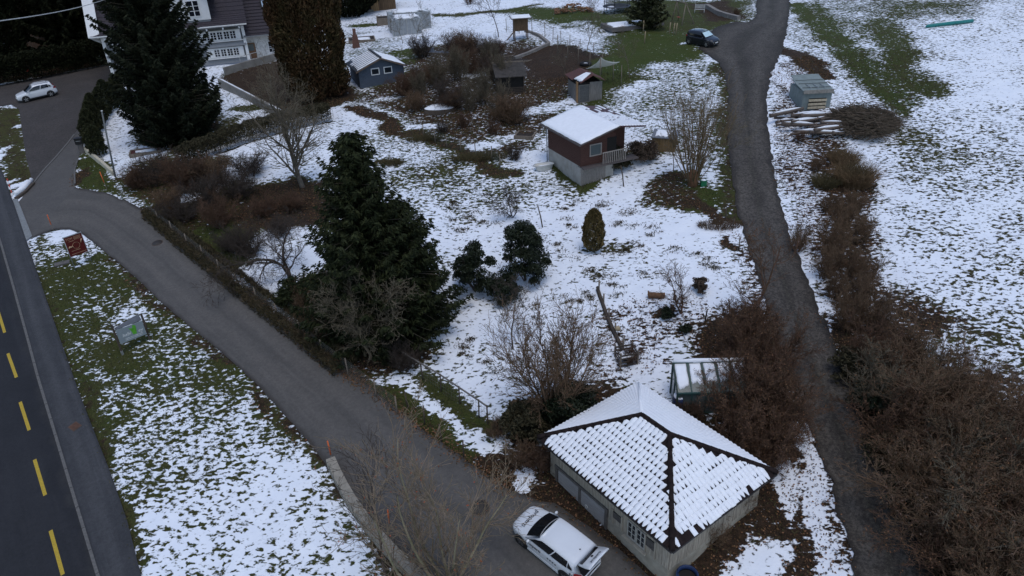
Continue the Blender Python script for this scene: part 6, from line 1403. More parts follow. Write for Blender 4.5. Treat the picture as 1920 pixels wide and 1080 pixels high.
tussock('brown grass hump on the snowy slope beside the spruce top', 735, 308, 1.0, .5, 700, 8, mat('olive_reed', (.095, .078, .035), .9), .5)
tussock('brown dead grass strip below the pollard towards the lane', 1350, 425, 1.5, .5, 800, 9, mat('russet_reed', (.105, .068, .04), .9), .6)
# ================================================================== SMALL THINGS
OR = mat('orange_pole', (.62, .13, .035), .6, .1); WD_ = mat('old_wood', (.19, .155, .12), .9, .35, 6, .3, 20, stretch=(1, 1, 1)); STEEL = mat('galvanised', (.33, .34, .34), .5, .15, metal=.5); DKW = mat('dark_wood', (.075, .058, .045), .9, .3, 5)
def snow_pole(label, base, tip_px, h=1.55):
    p = on(*base); T = thing('snow_pole', label, 'pole', p, 0, 'orange snow poles'); best = GH(tip_px[0], tip_px[1], p.z+h)-p
    if Vector((best.x, best.y, 0)).length > .5: best = Vector((best.x, best.y, 0)).normalized()*.5+Vector((0, 0, h))
    m = MB(); m.tube([(0, 0, -.1), best*.42], .022, 6); m.build('stake', WD_, T); m = MB(); m.tube([best*.4, best], .035, 7); m.build('orange_sleeve', OR, T); return T
snow_pole('orange snow pole at the upper end of the concrete parapet', (624, 868), (614, 827))
snow_pole('orange snow pole beside the lower parapet among bare branches', (731, 995), (727, 956))
snow_pole('orange snow pole on the lawn triangle by the drive', (201, 356), (187, 322))
snow_pole('orange snow pole at the snowy tip of the grass strip', (100, 432), (92, 411))
# --- red and white kerb post
p = on(24, 367); T = thing('kerb_post', 'red and white banded post at the drive mouth kerb', 'post', p); tip = GH(13, 335, p.z+1.2)-p
for k in range(6):
    m = MB(); m.tube([tip*(k/6), tip*((k+1)/6)], .05, 7); m.build('band', mat('post_red', (.45, .06, .04), .6) if k % 2 else mat('white_paint', (.72, .72, .7), .6), T)
# --- concrete parapet by the side road
pp = [(622, 872), (640, 912), (662, 950), (690, 990), (720, 1025), (755, 1062), (800, 1105)]; rw = resample(W(pp), .95); o0 = rw[0]
T = thing('parapet', 'curved pale concrete parapet wall along the side road at the bottom', 'wall', o0)
for a, b in zip(rw, rw[1:]):
    m = MB(); d = (b-a)*.008; m.beam(a+d-o0+Vector((0, 0, .22)), b-d-o0+Vector((0, 0, .22)), .46, .62); m.build('concrete_block', mat('parapet_concrete', (.27, .245, .20), .9, .25, 3, .3, 20), T, bevel=.02)
# --- manholes
for (x, y, r, lb, m) in ((295, 456, .36, 'round dark manhole cover on the upper side road', mat('cast_iron', (.045, .04, .037), .7, .3, 20)), (900, 953, .40, 'round dark manhole cover on the side road near the white car', mat('cast_iron', (.045, .04, .037), .7, .3, 20))):
    p = G(x, y); T = thing('manhole', lb, 'manhole', (p.x, p.y, p.z+.03)); T.rotation_mode = 'QUATERNION'; T.rotation_quaternion = lie(p.x, p.y)
    q = MB(); q.lathe([(r, -.02), (r, .004), (0, .004)], 24); q.build('cover', m, T); q = MB(); q.lathe([(r+.05, -.02), (r+.05, .002), (r+.01, .002)], 24); q.build('ring', mat('rust_iron', (.09, .06, .045), .8), T)
p = G(141, 801); T = thing('drain_cover', 'square rusty drain cover on the roadside pavement', 'drain', (p.x, p.y, p.z+.062), -.6); T.rotation_mode = 'QUATERNION'; T.rotation_quaternion = lie(p.x, p.y) @ Matrix.Rotation(-.6, 3, 'Z').to_quaternion()
q = MB(); q.box(0, 0, -.01, .62, .5, .03); q.build('frame', mat('rust_iron', (.09, .06, .045), .8), T)
for k in range(6): q = MB(); q.box(-.22+k*.088, 0, .01, .05, .42, .02); q.build('bar', mat('rust_brown', (.12, .06, .04), .8), T)
# --- signs
def sign_board():
    a, b = on(141, 505), on(171, 490); rz = yaw(a, b)-.02; T = thing('info_sign', 'dark red information board on two grey posts on the grass tip', 'sign', a, rz); w_ = (b-a).length
    for x in (0, w_): m = MB(); m.tube([(x, 0, -.2), (x, 0, 2.6)], .035, 7); m.build('post', STEEL, T)
    m = MB(); m.box(w_/2, -.02, 1.78, w_-.02, .04, 1.5); pn = m.build('panel', mat('maroon_board', (.105, .014, .012), .5, .08), T)
    m = MB(); m.box(w_/2, -.02, 2.56, w_+.06, .07, .05); m.build('top_rail', STEEL, T)
    cr = mat('cream_print', (.50, .33, .20), .6)
    def txt(body, size, x, z): o = link('lettering', text_mesh(body, size, .002), cr, pn); o.matrix_local = Matrix.Translation((x, -.043, z)) @ Matrix.Rotation(math.pi/2, 4, 'X')
    txt('TCM', .22, w_*.25, 2.34)
    for k in range(4): q = MB(); q.box(w_*.70, -.042, 2.42-.07*k, w_*.42*(1-.12*(k % 2)), .004, .02); q.build('print_line', cr, pn)
    ring = MB(); ring.tube([(w_*.52+.24*math.cos(t), -.045, 1.76+.24*math.sin(t)) for t in np.linspace(0, 2*math.pi, 25)], .008, 4, False); ring.build('ring_emblem', cr, pn)
    br = MB(); br.tube([(w_*.10, -.045, 1.70), (w_*.16, -.045, 1.78), (w_*.24, -.045, 1.72), (w_*.30, -.045, 1.79), (w_*.38, -.045, 1.62)], [.05, .06, .05, .04, .01], 5); br.build('hand_emblem', cr, pn)
    br = MB(); br.tube([(w_*.80, -.045, 1.80), (w_*.84, -.045, 1.96), (w_*.90, -.045, 2.12)], [.01, .04, .05], 5); br.build('torch_emblem', cr, pn)
    for (x, z, l) in ((.3, 2.16, .3), (.38, 1.42, .5), (.5, 1.18, .85)): q = MB(); q.box(w_*x+.05, -.042, z, w_*l, .004, .022); q.build('print_line', cr, pn)
sign_board()
p = on(117, 495); m = MB(); m.box(0, 0, .05, 1.0, .55, .10, .5); o = m.build('drain_slab', mat('slab_grey', (.13, .12, .115), .9, .2), None, p); tag(o, 'grey concrete slab in the grass beside the red board', 'slab')
def sign_grey():
    a, b = on(231, 666), on(282, 640); rz = yaw(a, b); w_ = (b-a).length; T = thing('shop_sign', 'grey business sign with green figure between two dark wooden posts', 'sign', a, rz)
    for x in (0, w_): m = MB(); m.beam((x, .05, -.2), (x, .05, 2.15), .10, .10); m.build('post', DKW, T); m = MB(); m.beam((x, .05, -.15), (x, .05, .28), .13, .13); m.build('post_shoe', STEEL, T)
    m = MB(); m.box(w_/2, 0, 1.25, w_-.16, .04, .98); pn = m.build('panel', mat('sign_grey', (.235, .275, .29), .6, .06), T)
    m = MB(); m.poly([(.08, .02, 1.76), (w_-.08, .02, 1.76), (w_-.08, .45, 2.0), (.08, .12, 1.84)], .03); m.build('back_panel', mat('sign_dark', (.09, .10, .115), .6), T)
    m = MB(); m.tube([(w_+.02, .05, 2.1), (w_+.05, .02, 1.3), (w_, .03, .6)], .045, 5); m.build('brace', DKW, T)
    gr = mat('sign_green', (.10, .36, .03), .6); wt = mat('white_print', (.75, .77, .75), .6)
    fig = MB(); fig.poly([(w_*.54, -.022, 1.08), (w_*.66, -.022, 1.06), (w_*.70, -.022, 1.62), (w_*.60, -.022, 1.70), (w_*.57, -.022, 1.50), (w_*.44, -.022, 1.60), (w_*.50, -.022, 1.42)], .006, (0, -1, 0)); fig.build('figure_emblem', gr, pn)
    def txt(body, size, x, z): o = link('lettering', text_mesh(body, size, .002, .25), wt, pn); o.matrix_local = Matrix.Translation((x, -.024, z)) @ Matrix.Rotation(math.pi/2, 4, 'X')
    txt('habi', .30, w_*.33, 1.24); txt('ey', .30, w_*.80, 1.20)
    for k in range(2): q = MB(); q.box(w_*.55, -.022, .98-.09*k, w_*.6, .004, .018); q.build('print_line', wt, pn)
sign_grey()
# --- lamp post, letterbox, low walls by the drive
p = on(216, 333); top = GH(191, 209, p.z+5.6)-p; T = thing('lamp_post', 'slim grey wooden pole with pale cap beside the drive hedge', 'pole', p)
m = MB(); m.tube([(0, 0, -.3), top*.5, top], [.085, .075, .065], 8); m.build('pole', mat('pole_grey', (.13, .14, .14), .8, .2), T); m = MB(); m.tube([top, top*1.015], .09, 8); m.build('cap', mat('pale_cap', (.6, .6, .58), .5), T)
p = on(155, 286); T = thing('letterbox', 'black letterbox on a grey stand at the end of the drive wall', 'letterbox', p, .3)
m = MB(); m.box(0, 0, .45, .42, .28, 1.0); m.build('stand', mat('slab_grey', (.2, .2, .2), .8), T); m = MB(); m.box(0, 0, 1.15, .62, .45, .55); m.build('box', mat('car_black', (.014, .014, .015), .6), T); m = MB(); m.box(0, -.23, 1.2, .4, .02, .05); m.build('slot', STEEL, T); m = MB(); m.box(0, 0, 1.45, .7, .52, .05); m.build('lid', mat('dark_lid', (.03, .03, .035), .4), T)
def low_wall(name, label, px, h, w_, m, cat='wall', step=1.0):
    P = resample([on(*q) for q in px], step); P.append(on(*px[-1])); o0 = P[0]; T = thing(name, label, cat, o0)
    for a, b in zip(P, P[1:]):
        if (b-a).length < .1: continue
        q = MB(); d = (b-a)*.006; q.beam(a+d-o0+Vector((0, 0, h/2-.1)), b-d-o0+Vector((0, 0, h/2-.1)), w_, h+.2); q.build('block', m, T)
    return T
low_wall('drive_wall', 'cream low wall running from letterbox to lamp post', [(160, 283), (185, 304), (215, 331)], .45, .25, mat('cream_wall', (.52, .47, .36), .85, .15, 4), step=1.6)
low_wall('kerb_edge', 'low stone edging between the dark forecourt and the paved drive', [(63, 344), (80, 322), (105, 295), (128, 268), (140, 252)], .10, .16, KM, 'kerb', .9)
low_wall('log_kerb', 'snow-topped log edging at the drive mouth verge', [(30, 374), (48, 362), (64, 345)], .22, .25, DKW, 'kerb', 1.1)
q = W([(29, 368), (45, 358), (62, 341)]); m = MB(); m.tube([v+Vector((0, 0, .24))-q[0] for v in q], [.16, .26, .12], 8); o = m.build('snow_bank', SNOW, None, q[0]); tag(o, 'small bank of cleared snow at the drive mouth', 'snow')
low_wall('lawn_edge', 'short stone edging round the lawn triangle by the drive', [(141, 345), (140, 322), (146, 300)], .12, .12, KM, 'kerb', .8)
low_wall('wood_kerb', 'pale kerb along the forecourt below the dark wood', [(120, 137), (160, 130), (206, 121)], .15, .18, KM, 'kerb', 1.2)
# --- fences
def mesh_mat():
    return mat('wire', (.16, .165, .15), .6, .2)
def wire_fence(label, px, h, post_every, m_post=WD_, rail=False, top_rail=None, mesh=True, cell=.14, lean=0, posts=True, wire_m=None, name='wire_fence'):
    P = [on(*q) for q in px]; o0 = P[0]; T = thing(name, label, 'fence', o0); R0 = resample(P, post_every); 
    if (R0[-1]-P[-1]).length > post_every*.3: R0.append(P[-1])
    rg2 = random.Random(int(px[0][0]))
    tops = []
    for p in R0:
        j = Vector((rg2.uniform(-.06, .06), rg2.uniform(-.06, .06), 0)); t = p-o0+Vector((0, 0, h*rg2.uniform(.95, 1.05)))+j; tops.append(t)
        if posts: m = MB(); m.tube([p-o0-Vector((0, 0, .2)), t+Vector((0, 0, .06))], .038, 6); m.build('post', m_post, T)
    if top_rail:
        for a, b in zip(tops, tops[1:]): m = MB(); m.beam(a, b, .06, .07); m.build('rail', top_rail, T)
    if mesh:
        S = []
        for k, (a, b) in enumerate(zip(R0, R0[1:])):
            L = (b-a).length; n = max(2, int(L/cell)); ta, tb = tops[k], tops[k+1]; a_, b_ = a-o0, b-o0
            for i in range(n+1):
                u = i/n; p, q = a_.lerp(b_, u), ta.lerp(tb, u); S.append((*p, *q, .004, .004))
            nz = max(2, int(h/cell))
            for i in range(nz+1):
                v = i/nz; p, q = a_.lerp(ta, v), b_.lerp(tb, v); S.append((*p, *q, .004, .004))
        o = link('mesh', tubes_mesh('mesh', S, 3), wire_m or mesh_mat(), T); o['kind'] = 'stuff'
    return T
wire_fence('old wire mesh fence along the right edge of the side road', [(275, 400), (350, 462), (430, 528), (540, 614), (650, 702), (745, 775)], 1.15, 2.6)
wire_fence('wooden rail fence with grey posts on the snow behind the roadside bank', [(760, 690), (800, 715), (835, 740), (875, 765), (915, 797)], 1.15, 1.5, DKW, top_rail=mat('rail_grey_wood', (.16, .145, .13), .9), mesh=True, cell=.2)
wire_fence('leaning dark fence posts along the roadside strip before the garage', [(765, 765), (800, 800), (835, 835), (875, 862)], 1.1, 1.6, DKW, mesh=False)
wire_fence('green netting fence on pale stakes below the vegetable plots', [(795, 258), (850, 283), (925, 303), (940, 320)], 1.2, 1.7, WD_, wire_m=mat('green_net', (.03, .06, .05), .7), cell=.12)
wire_fence('tall green netting fence of the hen run', [(1045, 105), (1085, 122), (1140, 145), (1165, 160)], 2.0, 2.2, WD_, wire_m=mat('green_net', (.03, .06, .05), .7), cell=.45)
wire_fence('green netting fence across the back lawn', [(950, 60), (1020, 70), (1080, 100), (1130, 115)], 1.6, 2.4, WD_, wire_m=mat('green_net', (.03, .06, .05), .7), cell=.2)
wire_fence('thin wire fence at the edge of the dark wood', [(-10, 160), (20, 156), (45, 150), (72, 145)], 1.5, 2.2, WD_, cell=.3)
wire_fence('row of dark posts along the lane below the pollard', [(1385, 470), (1372, 430), (1360, 415)], .9, 2.4, DKW, mesh=False)
for (x, y, ex, ey, lb) in ((1322, 600, 1326, 580, 'lone dark stake on the snow left of the lane bushes'), (1170, 350, 1164, 310, 'mossy stake leaning on the snow in front of the brown hut'), (1018, 425, 1008, 385, 'thin mossy stake by the small bare shrub'), (1060, 135, 1058, 100, 'pale stake in the bare soil behind the hen coop')):
    p = on(x, y); t = GH(ex, ey, p.z+1.6)-p; t = t if t.length < 2.6 else t*(2.0/t.length); m = MB(); m.tube([(0, 0, -.2), t*.5+Vector((.02, .01, 0)), t], [.05, .045, .035], 6); o = m.build('stake', DKW, None, p); tag(o, lb, 'stake')
# --- long log wall with crate, stump and cut log on the snow
P = resample(W([(1120, 545), (1135, 590), (1152, 630), (1170, 665), (1182, 690)]), 1.4); o0 = P[0]; T = thing('log_wall', 'long dark timber edging running down the snowy garden', 'timber')
T.location = o0
for i, (a, b) in enumerate(zip(P, P[1:])):
    for k in range(2): m = MB(); m.tube([a-o0+Vector((0, 0, .08+.17*k)), b-o0+Vector((0, 0, .08+.17*k))], .10, 7); m.build('log', DKW, T)
    m = MB(); m.tube([a-o0+Vector((.1, 0, -.2)), a-o0+Vector((.1, 0, .75))], .05, 6); m.build('peg', WD_, T)
p = on(1163, 690); T = thing('log_crate', 'wire-sided wooden compost crate at the lower end of the timber edging', 'crate', p, .2)
for x, y in ((0, 0), (1.0, 0), (1.0, .9), (0, .9)): m = MB(); m.box(x, y, .45, .08, .08, 1.1); m.build('post', WD_, T)
for k in range(4):
    for (x, y, sx, sy) in ((.5, 0, 1.0, .03), (.5, .9, 1.0, .03), (0, .45, .03, .9), (1.0, .45, .03, .9)): m = MB(); m.box(x, y, .15+k*.22, sx, sy, .10); m.build('slat', DKW, T)
m = MB(); m.lathe([(.44, .5), (.3, .62), (0, .66)], 10, (.5, .45, 0)); m.build('snow_fill', SNOW, T)
p = on(1158, 632); m = MB(); m.lathe([(.15, -.08), (.15, .08), (0, .08)], 12, M=Matrix.Rotation(1.3, 4, 'X')); o = m.build('sawn_disc', mat('sawn_wood', (.38, .30, .19), .8, .2, 9), None, p+Vector((0, 0, .5))); tag(o, 'pale sawn log disc resting on the timber edging', 'log')
p = on(1230, 562); T = thing('cut_log', 'short brown cut log lying on the snow with snow on top', 'log', p, -.12); m = MB(); m.tube([(-.5, 0, .18), (-.1, .02, .22), (.5, 0, .16)], [.21, .24, .2], 9); m.build('wood', mat('orange_log', (.16, .085, .045), .85, .35, 6, .3), T); m = MB(); m.tube([(-.42, .05, .38), (0, .06, .42), (.42, .05, .34)], [.06, .14, .06], 7); m.build('snow_cap', SNOW, T); m = MB(); m.tube([(-.45, 0, .2), (-.5, .0, .5)], [.09, .03], 6); m.build('branch_stub', mat('orange_log', (.16, .085, .045), .85), T)
# --- bathtub, green box, barrels
p = on(1020, 316); T = thing('bathtub', 'old white bathtub lying beside the concrete base of the hut', 'bathtub', p, .3)
prof2 = []
m = MB(); vs = []; K = 16
for (k, z, f) in ((0, .0, .78), (1, .45, 1.0), (2, .47, 1.06), (3, .43, .92), (4, .12, .70)):
    for i in range(K): a = 2*math.pi*i/K; cx_, sx_ = math.copysign(abs(math.cos(a))**.6, math.cos(a)), math.copysign(abs(math.sin(a))**.6, math.sin(a)); vs.append((cx_*.82*f, sx_*.36*f, z))
m.add(vs, [(r_*K+i, r_*K+(i+1) % K, (r_+1)*K+(i+1) % K, (r_+1)*K+i) for r_ in range(4) for i in range(K)]+[tuple(range(4*K, 5*K))], True); m.build('tub', mat('enamel', (.62, .61, .56), .4, .12, 3), T); m = MB(); m.lathe([(.5, .30), (.3, .33), (0, .34)], 10); b_ = m.build('snow_fill', SNOW, T); b_.scale = (1.2, .55, 1)
p = on(1318, 350); T = thing('green_box', 'small green plastic box beside the pollard stump', 'box', p, .1); m = MB(); m.box(0, 0, .2, .42, .34, .42); m.build('body', mat('green_plastic', (.02, .17, .075), .5), T); m = MB(); m.box(0, 0, .43, .46, .38, .05); m.build('lid', mat('green_plastic', (.02, .17, .075), .5), T); m = MB(); m.lathe([(.2, .46), (.12, .52), (0, .53)], 9); m.build('snow_cap', SNOW, T)
def barrel(label, p, r, h, snowy):
    T = thing('barrel', label, 'barrel', p); bl = mat('blue_plastic', (.018, .035, .095), .4, .1); m = MB(); m.lathe([(r*.92, 0), (r, .06), (r, h*.32), (r*1.03, h*.34), (r, h*.36), (r, h*.66), (r*1.03, h*.68), (r, h*.7), (r*.98, h), (r*.88, h), (r*.86, h-.2)], 20); m.build('drum', bl, T)
    if snowy: m = MB(); m.lathe([(r*.95, h), (r*.9, h+.09), (0, h+.12)], 16); m.build('snow_cap', SNOW, T); m = MB(); m.lathe([(.12, h+.1), (.1, h+.3), (0, h+.32)], 9); m.build('snow_knob', SNOW, T)
    else:
        m = MB(); m.lathe([(r*.86, h-.25), (0, h-.25)], 16); m.build('dark_water', mat('dark_gap', (.02, .018, .016), .3), T); m = MB(); m.lathe([(r*1.02, h*.86), (r*1.06, h*.88), (r*1.06, h*.94), (r*1.02, h*.96)], 20); m.build('hoop', mat('blue_light', (.05, .10, .24), .5), T)
barrel('blue barrel with snowy lid between garage and greenhouse', on(1271, 768), .30, .95, True)
barrel('open dark blue rain barrel at the right front corner of the garage', gloc(ghx-.05, -ghy+.75, 0)+Vector((.25, -.1, .05)), .42, 1.15, False)
# --- downpipe dish on garage left
p = gloc(-ghx+.25, -ghy+.5, gE-.75); m = MB(); m.lathe([(.0, 0), (.22, .03), (.36, .12)], 14, M=Matrix.Rotation(1.15, 4, 'Y')); o = m.build('satellite_dish', mat('dish_grey', (.34, .35, .36), .5), None, p); tag(o, 'grey round dish on the left corner of the garage', 'dish')
# --- tarpaulin sail, tyres, hen run beams
T = thing('shade_sail', 'white stretched fabric sail behind the hen coop', 'sail', on(1125, 140)); pk = GH(1126, 107, T.location.z+2.6)-T.location; c1 = GH(1098, 129, T.location.z+1.2)-T.location; c2 = GH(1162, 116, T.location.z+1.9)-T.location; c3 = Vector((.6, -1.5, 1.0)); m = MB(); K = 10; vs = []; fs = []
for i in range(K+1):
    for j in range(K+1):
        u, v = i/K, j/K; e = c1.lerp(c3, u).lerp(c2, u) if False else (c1*(1-u)*(1-u)+c3*2*u*(1-u)+c2*u*u); w2 = v**2.2; mid = (c1+c2)/2; base = e.lerp(e.lerp(mid, .75), v); q = base.lerp(pk, w2); vs.append(q)
m.add(vs, [(i*(K+1)+j, (i+1)*(K+1)+j, (i+1)*(K+1)+j+1, i*(K+1)+j+1) for i in range(K) for j in range(K)], True); so = m.build('canvas', mat('sail_white', (.82, .82, .78), .8, .06), T); sm = so.modifiers.new('thick', 'SOLIDIFY'); sm.thickness = .015
m = MB(); m.tube([(pk.x, pk.y, 0), pk], .04, 6); m.build('mast', WD_, T)
p = on(1098, 124); T = thing('tractor_tyre', 'black tyre ring with snow inside on bare soil by the sail', 'tyre', p); m = MB(); m.lathe([(.30, .05), (.42, .0), (.62, .02), (.66, .15), (.60, .30), (.42, .32), (.32, .26), (.30, .05)], 18); m.build('tyre', mat('tyre_rubber', (.016, .016, .017), .85), T); m = MB(); m.lathe([(.34, .2), (.2, .24), (0, .25)], 12); m.build('snow_fill', SNOW, T)
# --- trampoline, swing frame, bench, patio, posts near the black car
p = on(1156, 22); T = thing('trampoline', 'round black trampoline with safety net at the top edge', 'trampoline', p); blk = mat('tramp_black', (.02, .02, .024), .7)
m = MB(); m.lathe([(1.75, .72), (1.85, .75), (1.85, .82), (1.55, .84), (0, .80)], 26); m.build('mat', blk, T); m = MB(); m.lathe([(1.6, .86), (1.9, .87), (1.92, .78)], 26); m.build('padding', mat('pad_blue', (.05, .06, .08), .6), T)
for k in range(6): a = k*math.pi/3+.2; m = MB(); m.tube([(1.8*math.cos(a), 1.8*math.sin(a), 0), (1.85*math.cos(a), 1.85*math.sin(a), 2.6)], .04, 6); m.build('net_pole', blk, T)
S = [(1.75*math.cos(a), 1.75*math.sin(a), .85, 1.75*math.cos(a), 1.75*math.sin(a), 2.5, .008, .008) for a in np.linspace(0, 2*math.pi, 70)]+[(1.75*math.cos(a), 1.75*math.sin(a), z, 1.75*math.cos(a+.18), 1.75*math.sin(a+.18), z, .008, .008) for z in np.linspace(.95, 2.5, 12) for a in np.linspace(0, 2*math.pi, 35)]
o = link('net', tubes_mesh('net', S, 3), mat('net_grey', (.10, .10, .105), .8), T); o['kind'] = 'stuff'
m = MB(); m.lathe([(.5, .86), (.3, .92), (0, .93)], 10, (-.9, -.8, 0)); m.build('snow_patch', SNOW, T)
for k in range(3): a = k*2.09; m = MB(); m.tube([(1.4*math.cos(a), 1.4*math.sin(a), -.1), (1.7*math.cos(a), 1.7*math.sin(a), .75)], .05, 6); m.build('leg', STEEL, T)
p = on(1278, 48); T = thing('swing_frame', 'wooden swing frame on the lawn by the black car', 'swing', p, .3)
for (a, b) in (((0, 0, -.1), (.9, .9, 2.4)), ((1.8, 0, -.1), (.9, .9, 2.4)), ((.4, 3.2, -.1), (.9, 3.0, 2.4)), ((1.6, 3.4, -.1), (.9, 3.0, 2.4))): m = MB(); m.tube([a, b], .06, 6); m.build('leg', WD_, T)
m = MB(); m.tube([(.9, .6, 2.4), (.9, 3.3, 2.4)], .07, 6); m.build('beam', WD_, T); m = MB(); m.box(.9, 2.4, .6, .3, .5, .05); m.build('seat', mat('seat_red', (.35, .08, .05), .6), T)
for y in (2.18, 2.62): m = MB(); m.tube([(.9, y, .6), (.9, y, 2.4)], .012, 4); m.build('rope', DKW, T)
p = on(1311, 24); T = thing('bench', 'pale metal garden bench on the bank behind the black car', 'bench', p, -.35); pm_ = mat('pale_metal', (.45, .45, .43), .5)
for k in range(4): m = MB(); m.box(0, .1*k, .45, 1.3, .07, .03); m.build('seat_slat', pm_, T)
for k in range(4): m = MB(); m.box(0, .42+.03*k, .6+.12*k, 1.3, .03, .07); m.build('back_slat', pm_, T)
for x in (-.6, .6):
    for y in (0, .38): m = MB(); m.tube([(x, y, -.1), (x, y, .45)], .03, 5); m.build('leg', pm_, T)
    m = MB(); m.tube([(x, .4, .45), (x, .55, 1.05)], .03, 5); m.build('back_post', pm_, T)
p = on(1185, 50); T = thing('patio', 'snow-covered paved terrace slab with grey edge under the olive conifer', 'terrace', p, .25); m = MB(); m.box(0, 0, .12, 7.0, 3.6, .5); m.build('slab', mat('slab_grey', (.16, .155, .15), .9), T); snow_sheet([(-3.3, -1.6, .37), (2.6, -1.6, .37), (2.6, 1.6, .37), (-3.3, 1.6, .37)], .1, 12, 8, 4, .15).build('snow_cover', SNOW, T)
for i, (x, y, ex, ey) in enumerate(((1255, 62, 1257, 45), (1262, 64, 1266, 47), (1267, 64, 1270, 48), (1208, 82, 1210, 60), (1206, 60, 1206, 44))):
    q = on(x, y); t = Vector(((ex-x)*.03, 0, 1.3)); m = MB(); m.tube([(0, 0, -.2), t], .06, 6); o = m.build('garden_post', mat('fresh_post', (.28, .22, .14), .85), None, q); tag(o, ['leftmost of the three pale posts behind the black car', 'middle of the three pale posts behind the black car', 'rightmost of the three pale posts behind the black car', 'pale leaning post in front of the terrace slab', 'pale post at the terrace slab edge'][i], 'post')
# sawn timber heap at the top edge
p = on(1075, 24); T = thing('wood_heap', 'orange-brown heap of split firewood at the top edge', 'firewood', p); rg3 = random.Random(4); fw_ = [mat('fire_a', (.28, .15, .08), .85, .3, 5), mat('fire_b', (.20, .11, .065), .85, .3, 5)]
for k in range(120):
    x = rg3.uniform(-2.6, 2.6); y = rg3.uniform(-1, 1); z = rg3.random()*1.3*(1-abs(x)/3.2); a = rg3.uniform(0, 3.1); m = MB(); d = Vector((math.cos(a), math.sin(a), rg3.uniform(-.3, .3)))*.25; m.tube([Vector((x, y, z+.1))-d, Vector((x, y, z+.1))+d], .09, 5); m.build('billet', fw_[k % 2], T)
# --- log stack and brush pile by the crate
p = on(1520, 235); T = thing('log_stack', 'stack of long snow-dusted logs in front of the grey-green crate', 'logs', p); rg4 = random.Random(9); lm = mat('bark_log', (.13, .10, .08), .9, .3, 6, .3)
for k in range(40):
    u = k/39; c = Vector((rg4.uniform(-1.8, 2.9), -2.6+4.2*u, .15+.95*rg4.random()*(.4+.6*u))); a = rg4.uniform(-.15, .5); L2 = rg4.uniform(1.5, 3.2)/2; d = Vector((math.cos(a), math.sin(a), rg4.uniform(-.06, .1)))*L2; r2 = rg4.uniform(.10, .19)
    m = MB(); m.tube([c-d, c+d], [r2, r2*.8], 7); m.build('log', lm, T)
    if k % 5 != 4: m = MB(); u2 = Vector((0, .02, r2*.8)); m.tube([c-d*.95+u2, c-d*.3+u2*1.25, c+d*.4+u2*1.1, c+d*.9+u2*.8], [.02, r2*.62, r2*.55, .02], 6); m.build('log_snow', SNOW, T)
p = on(1612, 240); r = np.random.default_rng(12); n = 2600; a = r.uniform(0, 2*np.pi, n); q = np.sqrt(r.random(n)); bl_ = 1+.25*np.sin(3*a+1)+.18*np.sin(7*a); c = np.stack([q*np.cos(a)*2.3*bl_+.3, q*np.sin(a)*2.2*bl_, .1+1.5*(1-q**2)*r.random(n)**.5*bl_], 1); yw = r.normal(.45, .75, n); d = np.stack([np.cos(yw), -np.sin(yw)*.8, r.normal(-.05, .28, n)], 1)*r.uniform(.4, 1.5, n)[:, None]; md = c+np.stack([r.normal(0, .05, n), r.normal(0, .05, n), .08*np.ones(n)], 1); rr = r.uniform(.010, .032, n)[:, None]
o = link('brush_pile', tubes_mesh('brush_pile', np.concatenate([np.concatenate([c-d, md, rr, rr*.9], 1), np.concatenate([md, c+d, rr*.9, rr*.4], 1)]), 4), mat('brush_wood', (.105, .082, .058), .9, .3, 2, attr=.5), None, p); tag(o, 'rounded heap of cut branches beside the grey-green crate', 'brush pile')
# --- kayak-like teal pipe, raised beds, covers
p, q = on(1735, 53), on(1825, 43); T = thing('teal_pipe', 'long teal pipe lying on the snowy field at upper right', 'pipe', p); d = q-p; m = MB(); m.tube([Vector((0, 0, .12)), d*.03+Vector((0, 0, .2)), d*.5+Vector((0, 0, .22)), d*.97+Vector((0, 0, .2)), d+Vector((0, 0, .12))], [.05, .18, .22, .18, .05], 8); m.build('shell', mat('teal_plastic', (.02, .19, .18), .45), T); m = MB(); m.tube([d*.25+Vector((0, 0, .4)), d*.5+Vector((0, 0, .42)), d*.85+Vector((0, 0, .4))], [.04, .08, .04], 6); m.build('snow_dust', SNOW, T)
def bed(label, px, py, w_, dp, rz, h, fill, name='raised_bed', snowy=0):
    T = thing(name, label, 'bed', on(px, py), rz)
    for (x, y, sx, sy) in ((w_/2, 0, w_, .12), (w_/2, dp, w_, .12), (0, dp/2, .12, dp+.12), (w_, dp/2, .12, dp+.12)): m = MB(); m.box(x, y, h/2-.05, sx, sy, h+.1); m.build('board', mat('old_wood', (.19, .155, .12), .9), T)
    m = MB(); m.box(w_/2, dp/2, h/2-.08, w_-.12, dp-.12, h); m.build('soil', fill, T)
    if snowy: snow_sheet([(.2, .2, h-.1), (w_-.2, .2, h-.1), (w_-.2, dp-.2, h-.1), (.2, dp-.2, h-.1)], .08, 8, 6, snowy, .4).build('snow_cover', SNOW, T)
soil = mat('dark_soil', (.035, .027, .022), .95, .4, 3, .4); tarp = mat('blue_grey_tarp', (.055, .062, .078), .6, .25, 2, .2)
bed('open wooden box bed left of the plastic film greenhouse', 708, 48, 2.5, 2.0, .15, 1.1, soil)
bed('vegetable plot under dark blue-grey sheet behind the shed', 790, 102, 5.5, 5.5, -.35, .25, tarp)
bed('snow-covered frame bed behind the blue-grey shed', 655, 82, 3.4, 2.6, .2, .4, soil, snowy=3)
bed('bare soil bed edged with snowy boards behind the hen coop', 965, 120, 4.5, 3.5, .45, .2, soil)
bed('dark cold frame with snow bordered by red boards on the house lawn', 246, 300, 2.6, 1.4, .35, .35, mat('red_frame', (.09, .03, .025), .8), snowy=5)
bed('small dark plot with snowy edge right of the bramble frame', 965, 262, 1.6, 1.6, -.3, .3, soil)
